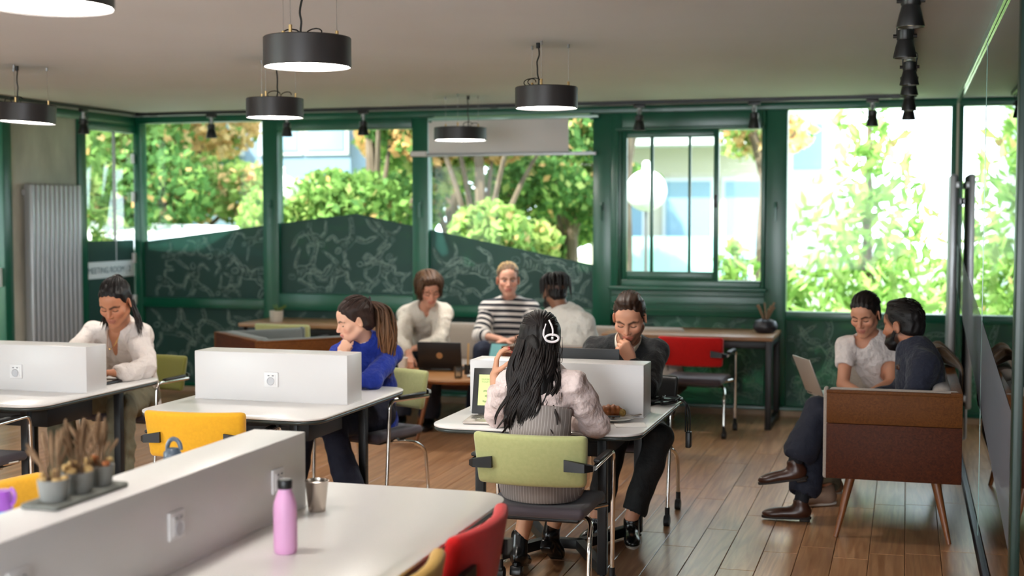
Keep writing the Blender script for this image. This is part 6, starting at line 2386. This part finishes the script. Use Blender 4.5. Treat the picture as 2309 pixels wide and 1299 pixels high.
# ---------------------------------------------------------------- the man in black opposite her
J6 = dict(pelvis=(-1.54, 7.66, 0.57), waist=(-1.53, 7.60, 0.755), chest=(-1.525, 7.50, 0.90), neck=(-1.50, 7.38, 1.045), head=(-1.458, 7.215, 1.195),
          shR=(-1.705, 7.45, 0.985), shL=(-1.352, 7.44, 0.985), elL=(-1.345, 7.13, 0.805), wrL=(-1.425, 7.10, 0.968), elR=(-1.74, 7.20, 0.81), wrR=(-1.60, 7.05, 0.80),
          hipR=(-1.63, 7.60, 0.545), hipL=(-1.45, 7.60, 0.545), knL=(-1.275, 7.16, 0.545), knR=(-1.52, 7.13, 0.53), anL=(-1.405, 7.02, 0.12), anR=(-1.60, 7.03, 0.12))
BLK = lin(26, 27, 29)
t, J, R, side, s = make_person('person in black sweater with fist at chin, behind the right divider', J6, lin(216, 156, 126), False, 1.10, (0.02, -0.90, -0.42), (0, -0.2, 1), 0.058, brow=lin(40, 26, 18), beard=(lin(62, 40, 28), 0.62),
                               hands={'L': dict(dir=(-0.45, -0.30, 0.95), palm=(-0.5, 0.85, 0.1), thumb=(-0.5, 0.3, 0.6), curl=FIST, tc=1.0, size=1.12), 'R': dict(dir=(0.6, -0.8, 0.05), palm=(0, 0, -1), thumb=(1, 0.2, 0), curl=TYPE)})
shirt(t, J, side, s * 1.06, BLK, 'sweater', 0.016, 0.93, 0.016, True, 0.007, 34, 12, cuts=[(J['neck'] + V3(0, -0.01, 0.0), J['head'], 0.066, 0.07)])
collar(t, J, (0.05, -0.8, 0.5), lin(228, 216, 198), 0.064, 0.042, 'shirt_collar', 0.42, 0.045)
trousers(t, J, side, s, lin(24, 24, 25), off=0.016, seed=3, length=0.86)
for sd in 'LR':
    shoe(t, J['an' + sd] + V3(0, 0, -0.03), (0.25 if sd == 'L' else -0.15, -1, -0.02), (0, 0, 1), 'leather_black', 'sole_white', 0.27, 'sneaker', lace='cable_black')
hair_cap(t, J, R, 1.10, lin(52, 34, 24), 0.0, 0.013, -0.05, True, extra=[((0, 0.022, 0.112), (0.056, 0.058, 0.026))], cutn=(0, 0.80, -0.60))
short_strands(t, J, R, 1.10, lin(56, 37, 26), 2, 220)

# ---------------------------------------------------------------- the woman in the blue jacket
J2 = dict(pelvis=(-3.13, 7.53, 0.57), waist=(-3.12, 7.52, 0.745), chest=(-3.12, 7.47, 0.87), neck=(-3.125, 7.42, 1.00), head=(-3.145, 7.325, 1.135),
          shL=(-2.985, 7.475, 0.915), shR=(-3.25, 7.34, 0.915), elR=(-3.255, 7.08, 0.79), wrR=(-3.165, 7.155, 0.94), elL=(-2.985, 7.22, 0.795), wrL=(-3.20, 7.09, 0.775),
          hipL=(-3.05, 7.48, 0.545), hipR=(-3.22, 7.45, 0.545), knL=(-3.18, 7.06, 0.53), knR=(-3.36, 7.05, 0.53), anL=(-3.02, 7.0, 0.12), anR=(-3.42, 6.98, 0.12))
BLUE = lin(22, 52, 158)
t, J, R, side, s = make_person('person in cobalt blue jacket resting chin on one hand', J2, lin(232, 180, 152), True, 1.05, (-0.80, -0.52, -0.30), (0.02, -0.05, 1), 0.046, brow=lin(40, 26, 20), lip=lin(206, 110, 100),
                               hands={'R': dict(dir=(0.25, 0.45, 0.75), palm=(-0.2, 0.8, -0.4), thumb=(-0.8, 0.0, 0.3), curl=FIST, tc=0.9), 'L': dict(dir=(-1, -0.2, 0), palm=(0, 0, -1), thumb=(0, -1, 0), curl=RELAX)})
shirt(t, J, side, s * 1.06, BLUE, 'jacket', 0.016, 0.86, 0.018, None, 0.012, 36, 21, cuts=[(J['neck'], J['head'], 0.062, 0.07), (J['neck'] + V3(-0.06, -0.06, 0.0), J['chest'] + V3(-0.09, -0.13, 0.03), 0.036, 0.018)])
shirt(t, J, side, s, lin(236, 230, 226), 'white_shirt', 0.0, 0.99, 0.006, True, 0.002, 30, 22, cuts=[(J['neck'], J['head'], 0.055, 0.06), (J['neck'] + V3(-0.05, -0.05, 0.0), J['chest'] + V3(-0.08, -0.12, 0.05), 0.026, 0.012)], vox=0.009)
collar(t, J, (-0.7, -0.7, 0.2), lin(238, 232, 230), 0.054, 0.03, 'shirt_collar', 0.5, 0.06)
trousers(t, J, side, s, lin(28, 32, 52), off=0.016, seed=8, flare=0.03)
for sd in 'LR':
    shoe(t, J['an' + sd] + V3(0, 0, -0.03), (-0.3, -1, 0), (0, 0, 1), 'leather_black', 'leather_black', 0.24, lace='cable_black')
BR1, BR2 = lin(50, 34, 28), lin(142, 100, 66)
hair_cap(t, J, R, 1.05, lin(46, 31, 26), 0.004, 0.013, -0.07, True)
kn_local = np.array([0, -0.095, 0.085])
combed(t, J, R, 1.05, BR1, lin(58, 40, 32), (0, -0.80, 0.55), 110, 6, 0.0045, 1.09)
K = J['head'] + 1.05 * (R @ kn_local)
back = unit(np.array([R[0, 1], R[1, 1], 0]) * -1)
sdv = np.cross(back, (0, 0, 1))
tie = MB().tube([K + back * 0.018 + 0.02 * (sdv * math.cos(a) + V3(0, 0, 1) * math.sin(a)) for a in np.linspace(0, 2 * PI, 16, endpoint=False)], 0.006, 6, closed=True)
tie.build('hair_tie', 'cable_black', t)


def pony(r, q):
    a = r.uniform(0, 6.28)
    rd = math.sqrt(r.random())
    ph = r.uniform(0, 6.28)
    ln = r.uniform(0.36, 0.47)
    P = [K]
    for k in range(1, 9):
        u = k / 8
        w = (0.022 + 0.045 * math.sin(min(u * 1.25, 1) * PI * 0.8)) * rd
        c = K + back * (0.045 * min(1, u * 4) + 0.075 * math.sin(min(u * 1.6, 1) * PI / 2)) + V3(0, 0, 0.03 * math.sin(min(u * 6, PI)) - ln * u ** 1.15)
        P.append(c + sdv * (w * math.cos(a) + 0.008 * math.sin(u * 10 + ph)) + back * (w * 0.9 * math.sin(a) + 0.008 * math.cos(u * 10 + ph)))
    return P


locks_mesh(t, 'ponytail', fall(pony, 130, 9, 0.0085, BR1, BR2))
MB().tube([J['head'] + 1.05 * (R @ (V3(0.088, -0.012, -0.034) + 0.006 * V3(0, math.cos(a), math.sin(a)))) for a in np.linspace(0, 6.28, 12, endpoint=False)], 0.0015, 5, closed=True).build('earring', 'gold', t)

# ---------------------------------------------------------------- the man in the white shirt, left table
J1 = dict(pelvis=(-4.93, 7.76, 0.575), waist=(-4.91, 7.70, 0.76), chest=(-4.88, 7.58, 0.91), neck=(-4.835, 7.45, 1.06), head=(-4.735, 7.255, 1.215),
          shL=(-4.675, 7.44, 0.985), shR=(-5.065, 7.52, 0.975), elL=(-4.545, 7.28, 0.80), wrL=(-4.615, 7.05, 0.798), elR=(-5.10, 7.22, 0.80), wrR=(-4.92, 7.03, 0.80),
          hipL=(-4.84, 7.71, 0.55), hipR=(-5.02, 7.71, 0.55), knL=(-4.72, 7.28, 0.545), knR=(-5.16, 7.28, 0.545), anL=(-4.72, 7.22, 0.12), anR=(-5.05, 7.15, 0.12))
t, J, R, side, s = make_person('person in open white shirt typing at the left table', J1, lin(190, 128, 96), False, 1.14, (0.12, -0.86, -0.46), (0.03, -0.25, 1), 0.060, brow=lin(26, 18, 14), lip=lin(160, 92, 80),
                               hands={'L': dict(dir=(-0.75, -0.55, 0.08), palm=(0, 0, -1), thumb=(-0.4, 0.9, 0), curl=TYPE, size=1.1), 'R': dict(dir=(0.5, -0.8, 0.05), palm=(0, 0, -1), thumb=(1, 0.2, 0), curl=TYPE)})
fr = unit(np.cross(unit(J['neck'] - J['waist']), side))
if fr[1] > 0:
    fr = -fr
shirt(t, J, side, s * 1.10, lin(224, 214, 208), 'shirt', 0.018, 0.95, 0.024, True, 0.016, 36, 31, hem=0.16,
      cuts=[(J['neck'], J['head'], 0.066, 0.08), (J['neck'] + fr * 0.07, J['chest'] * 0.9 + J['waist'] * 0.1 + fr * 0.135, 0.050, 0.012)])
collar(t, J, fr, lin(232, 224, 218), 0.072, 0.04, 'shirt_collar', 0.62, 0.075)
trousers(t, J, side, s, lin(112, 106, 84), off=0.026, seed=14, amp=0.011, flare=0.03)
for sd in 'LR':
    shoe(t, J['an' + sd] + V3(0, 0, -0.03), (0.0, -1, 0), (0, 0, 1), 'sole_white', 'sole_white', 0.27, 'sneaker', lace='cable_black')
hair_cap(t, J, R, 1.14, BLACKH, 0.002, 0.010, -0.07, True)
combed(t, J, R, 1.14, lin(30, 24, 22), lin(24, 20, 19), (0, -0.75, 0.62), 120, 8, 0.0045, 1.07)
K = J['head'] + 1.14 * (R @ np.array([0, -0.085, 0.10]))
g = Grid(K - 0.07, K + 0.07, 0.004)
g.ell(K, (0.034, 0.034, 0.030), k=0.01)
g.folds(0.004, 120, 2)
V, F = g.nets()
link('hair_knot', quick_mesh('hair_knot', V, F, 'hair', np.array(BLACKH[:3])), t)


def side_fall(r, q, sg=1):
    st = J['head'] + 1.14 * (R @ np.array([-sg * 0.074, r.uniform(-0.07, -0.02), r.uniform(-0.07, -0.01)]))
    ln = r.uniform(0.13, 0.19)
    ox = r.uniform(0.0, 0.03) * sg
    return [st, st + V3(0.012 * sg, 0.012, -ln * .35), st + V3(0.02 * sg + ox * .5, 0.02, -ln * .7), st + V3(0.02 * sg + ox, 0.015, -ln)]


locks_mesh(t, 'loose_hair', fall(side_fall, 36, 4, 0.006, lin(26, 21, 20), lin(40, 30, 26)))
locks_mesh(t, 'loose_hair', fall(lambda r, q: side_fall(r, q, -1), 14, 5, 0.006, lin(26, 21, 20), lin(40, 30, 26)))
MB().tube(catmull([J['neck'] + fr * 0.05 + V3(-.05, 0, 0.0), J['neck'] + fr * 0.095 + V3(-.03, 0, -.06), J['neck'] + fr * 0.115 + V3(0, 0, -.085), J['neck'] + fr * 0.095 + V3(.03, 0, -.06), J['neck'] + fr * 0.05 + V3(.05, 0, 0.0)], 5), 0.002, 5).build('necklace', 'gold', t)

# ---------------------------------------------------------------- lounge: woman leaning forward
J3 = dict(pelvis=(-3.92, 10.80, 0.56), waist=(-3.92, 10.74, 0.72), chest=(-3.90, 10.62, 0.86), neck=(-3.86, 10.48, 0.985), head=(-3.785, 10.36, 1.145),
          shR=(-4.05, 10.52, 0.905), shL=(-3.72, 10.54, 0.925), elR=(-3.99, 10.28, 0.70), wrR=(-3.88, 10.14, 0.62), elL=(-3.70, 10.33, 0.70), wrL=(-3.86, 10.22, 0.66),
          hipR=(-4.02, 10.74, 0.53), hipL=(-3.83, 10.74, 0.53), knR=(-4.06, 10.30, 0.56), knL=(-3.72, 10.28, 0.58), anR=(-4.00, 10.26, 0.12), anL=(-3.74, 10.22, 0.12))
t, J, R, side, s = make_person('person in cream shirt leaning forward over the coffee table', J3, lin(218, 158, 132), True, 1.10, (0.50, -0.74, -0.46), (0.05, -0.2, 1), 0.048, brow=lin(60, 42, 32),
                               hands={'R': dict(dir=(0.25, -0.6, -0.75), palm=(-0.3, 0.5, -0.6), thumb=(0.9, 0.1, 0), curl=RELAX), 'L': dict(dir=(-0.9, -0.4, -0.1), palm=(0, 0.2, -1), thumb=(-0.3, -0.6, 0.6), curl=RELAX)})
shirt(t, J, side, s * 1.12, lin(224, 214, 200), 'shirt', 0.022, 0.80, 0.028, True, 0.010, 32, 43, hem=0.16, cuts=[(J['neck'], J['head'], 0.06, 0.07), (J['neck'] + V3(0.03, -0.07, -0.01), J['chest'] + V3(0.05, -0.14, 0.02), 0.030, 0.012)])
collar(t, J, (0.3, -0.85, -0.1), lin(228, 218, 206), 0.062, 0.036, 'shirt_collar', 0.55, 0.06)
trousers(t, J, side, s, lin(38, 42, 54), off=0.02, seed=18, flare=0.03)
for sd in 'LR':
    shoe(t, J['an' + sd] + V3(0, 0, -0.03), (0.1, -1, 0), (0, 0, 1), 'leather_black', 'sole_dark', 0.24, lace='cable_black')
hair_cap(t, J, R, 1.10, lin(84, 60, 44), 0.018, 0.020, -0.10, False, extra=[((0.062, -0.01, -0.035), (0.032, 0.052, 0.068)), ((-0.062, -0.01, -0.035), (0.032, 0.052, 0.068)), ((0, -0.07, -0.03), (0.07, 0.045, 0.07)), ((0.02, 0.05, 0.105), (0.06, 0.045, 0.035))], amp=0.005, vary=0.5)


def bob(r, q):
    az = r.uniform(0.75, 2 * PI - 0.75)
    st = HC + np.array([math.sin(az) * 0.5, math.cos(az) * 0.45 + .1, 0.86]) * HR * 1.2
    k_ = r.uniform(1.18, 1.36)
    md = HC + np.array([math.sin(az), math.cos(az), 0.15]) * HR * k_
    en = HC + np.array([math.sin(az) * 1.0, math.cos(az) * 0.95, 0]) * HR * r.uniform(1.05, 1.3) + np.array([r.uniform(-.01, .01), r.uniform(-.01, .01), -0.10 + r.uniform(-.03, .03)])
    return [J['head'] + 1.10 * (R @ p) for p in (st, (st + md) / 2 + np.array([0, 0, .018]), md, en)]


locks_mesh(t, 'hair_strands', fall(bob, 110, 6, 0.0075, lin(112, 84, 60), lin(74, 50, 36)))

# ---------------------------------------------------------------- lounge: woman in the striped sweater
J4 = dict(pelvis=(-3.20, 10.88, 0.56), waist=(-3.205, 10.85, 0.74), chest=(-3.205, 10.80, 0.88), neck=(-3.205, 10.76, 1.035), head=(-3.205, 10.70, 1.21),
          shR=(-3.395, 10.76, 0.955), shL=(-3.025, 10.78, 0.96), elR=(-3.42, 10.60, 0.745), wrR=(-3.20, 10.45, 0.735), elL=(-2.97, 10.64, 0.75), wrL=(-3.12, 10.44, 0.72),
          hipR=(-3.30, 10.82, 0.53), hipL=(-3.11, 10.82, 0.53), knR=(-3.34, 10.42, 0.64), knL=(-3.10, 10.40, 0.62), anR=(-3.40, 10.36, 0.14), anL=(-3.12, 10.34, 0.14))
t, J, R, side, s = make_person('person in black and white striped sweater sitting upright on the bench', J4, lin(222, 166, 142), True, 1.14, (0.34, -0.94, -0.05), (0.0, 0, 1), 0.050, brow=lin(110, 80, 60), lip=lin(190, 96, 92), open_eyes=True,
                               hands={'R': dict(dir=(0.9, -0.3, -0.15), palm=(0, 0.1, -1), thumb=(0, -1, 0.3), curl=RELAX), 'L': dict(dir=(-0.8, -0.5, -0.1), palm=(0, 0, -1), thumb=(0, 1, 0), curl=RELAX)})
mat('striped_knit', lin(230, 226, 222), 0.9, sheen=0.2)
m = MATS['striped_knit']
N, L = m.node_tree.nodes, m.node_tree.links
at = N.new('ShaderNodeAttribute'); at.attribute_name = 'band'
fr_ = N.new('ShaderNodeMath'); fr_.operation = 'FRACT'
L.new(at.outputs['Fac'], fr_.inputs[0])
gt = N.new('ShaderNodeMath'); gt.operation = 'GREATER_THAN'; gt.inputs[1].default_value = 0.50
L.new(fr_.outputs[0], gt.inputs[0])
mx = N.new('ShaderNodeMix'); mx.data_type = 'RGBA'
mx.inputs[6].default_value = lin(226, 220, 214)
mx.inputs[7].default_value = lin(28, 32, 44)
L.new(gt.outputs[0], mx.inputs[0])
L.new(mx.outputs[2], N['Principled BSDF'].inputs['Base Color'])
pitch = 0.049


def bands(V):
    h = (V[:, 2] + 0.15 * V[:, 1]) / pitch
    for sd in 'LR':
        for a, b, base in ((J['sh' + sd], J['el' + sd], 0.0), (J['el' + sd], J['wr' + sd], 0.3)):
            ba = b - a
            q = np.clip((V - a) @ ba / (ba @ ba), -0.1, 1.0)
            dist = np.linalg.norm(V - a - q[:, None] * ba, axis=1)
            m_ = (dist < 0.075) & (q > 0.15)
            h = np.where(m_, base + q * np.linalg.norm(ba) / pitch, h)
    return {'band': h}


shirt(t, J, side, s * 1.14, lin(226, 220, 214), 'striped_sweater', 0.018, 0.62, 0.022, None, 0.006, 30, 51, hem=0.13, cuts=[(J['neck'] + V3(0, -0.01, 0.0), J['head'], 0.064, 0.07)], extra=bands, material='striped_knit', vox=0.0068)
b = MB().tube([J['neck'] + V3(0.068 * math.cos(a), -0.012 + 0.064 * math.sin(a), 0.004 - 0.012 * (math.sin(a) < 0) * -math.sin(a)) for a in np.linspace(0, 2 * PI, 24, endpoint=False)], 0.011, 8, closed=True)
b.build('neck_ribbing', 'paper', t)
trousers(t, J, side, s, lin(32, 40, 62), off=0.02, seed=28)
for sd in 'LR':
    shoe(t, J['an' + sd] + V3(0, 0, -0.05), (0.1, -1, 0), (0, 0, 1), 'leather_black', 'sole_white', 0.24, 'sneaker', lace='sole_white')
BLD, BLD2 = lin(112, 88, 64), lin(196, 164, 112)
hair_cap(t, J, R, 1.14, lin(112, 86, 62), 0.001, 0.010, -0.06, True)
combed(t, J, R, 1.14, BLD2, BLD, (0, -0.95, 0.1), 110, 18, 0.0045, 1.07)
K = J['head'] + 1.14 * (R @ np.array([0, -0.125, 0.03]))
g = Grid(K - 0.08, K + 0.08, 0.005)
g.ell(K, (0.042, 0.042, 0.04), k=0.01)
g.folds(0.005, 110, 2)
V, F = g.nets()
link('hair_bun', quick_mesh('hair_bun', V, F, 'hair', np.array(BLD[:3])), t)

# ---------------------------------------------------------------- lounge: man with braids, back to the camera
J5 = dict(pelvis=(-2.36, 9.55, 0.56), waist=(-2.38, 9.58, 0.745), chest=(-2.42, 9.62, 0.89), neck=(-2.47, 9.66, 1.035), head=(-2.535, 9.70, 1.18),
          shL=(-2.64, 9.70, 0.945), shR=(-2.285, 9.58, 0.965), elL=(-2.72, 9.90, 0.74), wrL=(-2.80, 10.06, 0.58), elR=(-2.24, 9.72, 0.72), wrR=(-2.48, 9.94, 0.62),
          hipL=(-2.46, 9.60, 0.53), hipR=(-2.27, 9.60, 0.53), knL=(-2.62, 10.02, 0.54), knR=(-2.36, 10.06, 0.54), anL=(-2.62, 10.08, 0.12), anR=(-2.34, 10.12, 0.12))
t, J, R, side, s = make_person('person in white shirt on the lounge sofa, back to the camera', J5, lin(134, 92, 70), False, 1.10, (-0.62, 0.76, -0.22), (0, 0.05, 1), 0.058, brow=lin(14, 11, 10), beard=(lin(14, 11, 10), 0.9), scalp=lin(60, 44, 38),
                               hands={'L': dict(dir=(-0.3, 0.8, -0.3), palm=(0, -0.2, -1), thumb=(0.9, 0, 0), curl=TYPE), 'R': dict(dir=(-0.7, 0.7, 0), palm=(0, 0, -1), thumb=(-0.7, -0.6, 0), curl=RELAX)})
shirt(t, J, side, s * 1.12, lin(226, 220, 210), 'shirt', 0.018, 0.92, 0.022, True, 0.016, 36, 61, hem=0.13, cuts=[(J['neck'] + V3(0, 0, 0.01), J['head'], 0.062, 0.07)])
collar(t, J, (-0.6, 0.75, 0.0), lin(230, 224, 216), 0.064, 0.036, 'shirt_collar', 0.45, 0.04)
trousers(t, J, side, s, lin(40, 42, 48), off=0.02, seed=38)
for sd in 'LR':
    shoe(t, J['an' + sd] + V3(0, 0, -0.03), (-0.1, 1, 0), (0, 0, 1), 'leather_black', 'sole_white', 0.27, 'sneaker', lace='sole_white')
g = Grid((-0.1, -0.06, -0.15), (0.1, 0.14, 0.0), 0.0035)
g.ell((0, 0.05, -0.085), (0.062, 0.058, 0.05), k=0.02)
g.cap((-0.062, 0.012, -0.035), (-0.04, 0.05, -0.09), 0.014, 0.02, k=0.02)
g.cap((0.062, 0.012, -0.035), (0.04, 0.05, -0.09), 0.014, 0.02, k=0.02)
g.ell((0, 0.075, -0.035), (0.05, 0.06, 0.03), k=0.01, op='s')
g.folds(0.003, 150, 3)
V, F = g.nets()
link('beard', quick_mesh('beard', J['head'] + 1.10 * (V @ R.T), F, 'hair', np.array(lin(16, 13, 12)[:3])), t)
hair_cap(t, J, R, 1.10, lin(20, 16, 15), 0.004, 0.018, 0.045, False, name='crown_hair')


def braid(r, q):
    az = q * 2 * PI + r.uniform(-.1, .1)
    el = r.uniform(0.85, 1.25)
    st = HC + np.array([math.sin(az) * math.cos(el), math.cos(az) * math.cos(el), math.sin(el)]) * HR * 1.05
    md = HC + np.array([math.sin(az), math.cos(az), 0.45]) * HR * 1.16
    ln = r.uniform(0.06, 0.12) * (1.0 if math.cos(az) < 0.5 else 0.35)
    lo = HC + np.array([math.sin(az) * 1.0, math.cos(az) * 1.0, 0]) * HR * 1.2 + np.array([0, 0, 0.03])
    en = lo + np.array([r.uniform(-.008, .008), r.uniform(-.008, .008), -ln])
    return [J['head'] + 1.10 * (R @ p) for p in (st, (st + md) / 2 + np.array([0, 0, .012]), md, lo, (lo + en) / 2, en)]


r = random.Random(12)
L_ = []
for i in range(30):
    P = catmull(braid(r, (i + 0.5) / 30), 6)
    L_.append((P, 0.0085, lin(18, 14, 13), lin(26, 20, 18), 1.0))
locks_mesh(t, 'braids', L_, n=8)

# ---------------------------------------------------------------- sofa: woman in the white tee
J8 = dict(pelvis=(-0.06, 8.72, 0.555), waist=(-0.11, 8.68, 0.73), chest=(-0.165, 8.62, 0.87), neck=(-0.215, 8.565, 1.01), head=(-0.235, 8.50, 1.145),
          shR=(-0.345, 8.52, 0.935), shL=(-0.085, 8.68, 0.935), elR=(-0.36, 8.41, 0.715), wrR=(-0.24, 8.27, 0.675), elL=(-0.075, 8.50, 0.72), wrL=(-0.22, 8.33, 0.665),
          hipR=(-0.10, 8.80, 0.53), hipL=(-0.10, 8.62, 0.53), knR=(-0.52, 8.70, 0.53), knL=(-0.52, 8.50, 0.53), anR=(-0.42, 8.58, 0.12), anL=(-0.44, 8.20, 0.13))
t, J, R, side, s = make_person('person in white T-shirt leaning forward on the walnut sofa', J8, lin(206, 146, 116), True, 1.06, (-0.30, -0.88, -0.36), (-0.05, -0.1, 1), 0.047, brow=lin(30, 20, 16), lip=lin(176, 92, 86),
                               hands={'R': dict(dir=(0.7, -0.5, -0.2), palm=(0.1, 0.3, -0.9), thumb=(0.3, 0.2, 0.9), curl=RELAX), 'L': dict(dir=(-0.8, -0.5, -0.1), palm=(0, 0.2, -0.9), thumb=(-0.2, -0.4, 0.8), curl=RELAX)})
fr8 = unit((-0.55, -0.83, 0.1))
shirt(t, J, side, s * 1.04, lin(226, 214, 208), 'tee_shirt', 0.010, 0.24, 0.014, None, 0.008, 38, 71, hem=0.1, chestp=0.0, puff={'L': [(J['chest'] + fr8 * 0.07 + side * -0.06, (0.062, 0.062, 0.06)), (J['chest'] + fr8 * 0.07 + side * 0.06, (0.062, 0.062, 0.06))]},
      cuts=[(J['neck'], J['head'], 0.064, 0.075), (J['neck'] + fr8 * 0.055 + V3(0, 0, 0.0), J['neck'] + fr8 * 0.075 + V3(0, 0, -0.045), 0.058, 0.044)])
trousers(t, J, side, s, lin(92, 84, 66), off=0.016, seed=48, flare=0.03)
for sd, td in (('L', (-0.9, -0.5, 0.0)), ('R', (-1, -0.2, 0))):
    shoe(t, J['an' + sd] + V3(0, 0, -0.035), td, (0, 0, 1), 'suede_beige', 'sole_white', 0.24, 'sneaker', lace='sole_white')
hair_cap(t, J, R, 1.06, lin(30, 23, 21), 0.003, 0.013, -0.07, True)
combed(t, J, R, 1.06, lin(34, 26, 23), lin(26, 20, 19), (0, -0.98, -0.1), 110, 28, 0.0045, 1.06)
K = J['head'] + 1.06 * (R @ np.array([0, -0.12, -0.02]))
g = Grid(K - 0.08, K + 0.08, 0.005)
g.ell(K, (0.04, 0.04, 0.04), k=0.01)
g.folds(0.005, 110, 2)
V, F = g.nets()
link('hair_bun', quick_mesh('hair_bun', V, F, 'hair', np.array(BLACKH[:3])), t)
# her laptop, on her knees
tt, l, h = laptop('laptop', 'taupe laptop standing open on the knees of the person in white T-shirt', (-0.43, 8.53, 0.625), math.radians(113), 0.32, 0.22, 0.245, math.radians(112), 'laptop_taupe', 'laptop_taupe')

# ---------------------------------------------------------------- sofa: man in the navy suit
J9 = dict(pelvis=(0.06, 7.80, 0.56), waist=(0.085, 7.80, 0.735), chest=(0.085, 7.80, 0.88), neck=(0.055, 7.81, 1.015), head=(-0.005, 7.86, 1.135),
          shL=(0.11, 7.625, 0.93), shR=(0.075, 7.985, 0.93), elL=(0.04, 7.56, 0.72), wrL=(-0.17, 7.72, 0.70), elR=(-0.02, 8.04, 0.72), wrR=(-0.22, 7.93, 0.70),
          hipL=(0.02, 7.71, 0.54), hipR=(0.02, 7.89, 0.54), knL=(-0.465, 7.74, 0.645), knR=(-0.46, 7.86, 0.53), anL=(-0.585, 7.66, 0.36), anR=(-0.555, 7.74, 0.12))
NAVY = lin(24, 28, 46)
t, J, R, side, s = make_person('person in navy suit with crossed legs and brown shoes on the walnut sofa', J9, lin(172, 112, 82), False, 1.14, (-0.84, 0.52, -0.12), (0.03, 0, 1), 0.060, brow=lin(20, 15, 13), beard=(lin(20, 16, 15), 0.92), scalp=lin(40, 30, 26),
                               hands={'L': dict(dir=(-0.8, 0.4, 0.25), palm=(0.3, 0.5, -0.6), thumb=(-0.2, 0.5, 0.8), curl=[(0.6, 0.9, 0.5)] * 4, tc=0.9, shade=0.8), 'R': dict(dir=(-0.8, -0.4, 0.1), palm=(0, 0, -1), thumb=(0, -0.9, 0.3), curl=RELAX)})
shirt(t, J, side, s * 1.10, NAVY, 'suit_jacket', 0.018, 0.93, 0.018, None, 0.006, 26, 81, hem=0.1, cuts=[(J['neck'] + V3(0, 0, 0.015), J['head'], 0.064, 0.07)])
collar(t, J, (-0.9, 0.1, 0), lin(20, 22, 30), 0.064, 0.03, 'dark_collar', 0.5, 0.05)
MB().rbox(J['chest'] + V3(-0.115, -0.075, 0.03), (0.02, 0.035, 0.03), 0.008, 2, R=rotz(0.5)).build('pocket_square', 'leather_brown', t)
trousers(t, J, side, s, lin(22, 26, 42), off=0.016, seed=58, flare=0.035, length=0.80)
g = Grid(*box_of([J['knL'], J['knR'], J['anL'], J['anR']], 0.1), 0.006)
for sd in 'LR':
    g.cap(J['kn' + sd] * 0.35 + J['an' + sd] * 0.65, J['an' + sd], 0.047, 0.041, k=0.01)
V, F = g.nets()
link('socks', quick_mesh('socks', V, F, 'cloth_fine', np.array(lin(18, 20, 28)[:3])), t)
shoe(t, J['anL'] + V3(-0.01, 0, -0.02), (-0.93, -0.1, -0.16), (-0.16, 0, 1), 'leather_brown', 'sole_dark', 0.29, 'brown_shoe', heel=0.012, lace='soil')
shoe(t, J['anR'] + V3(-0.01, 0, -0.02), (-1, -0.1, -0.0), (0, 0, 1), 'leather_brown', 'sole_dark', 0.29, 'brown_shoe', heel=0.012, lace='soil')
g = Grid((-0.1, -0.06, -0.15), (0.1, 0.14, 0.0), 0.0035)
g.ell((0, 0.048, -0.082), (0.062, 0.056, 0.046), k=0.02)
g.cap((-0.064, 0.012, -0.03), (-0.045, 0.045, -0.085), 0.012, 0.02, k=0.02)
g.cap((0.064, 0.012, -0.03), (0.045, 0.045, -0.085), 0.012, 0.02, k=0.02)
g.ell((0, 0.08, -0.035), (0.05, 0.06, 0.03), k=0.01, op='s')
g.folds(0.002, 150, 3)
V, F = g.nets()
link('beard', quick_mesh('beard', J['head'] + 1.14 * (V @ R.T), F, 'hair', np.array(lin(22, 17, 16)[:3])), t)
hair_cap(t, J, R, 1.14, lin(22, 17, 16), -0.002, 0.012, -0.035, True, extra=[((0, 0.022, 0.108), (0.056, 0.058, 0.024))])
short_strands(t, J, R, 1.14, lin(24, 19, 18), 4, 220)
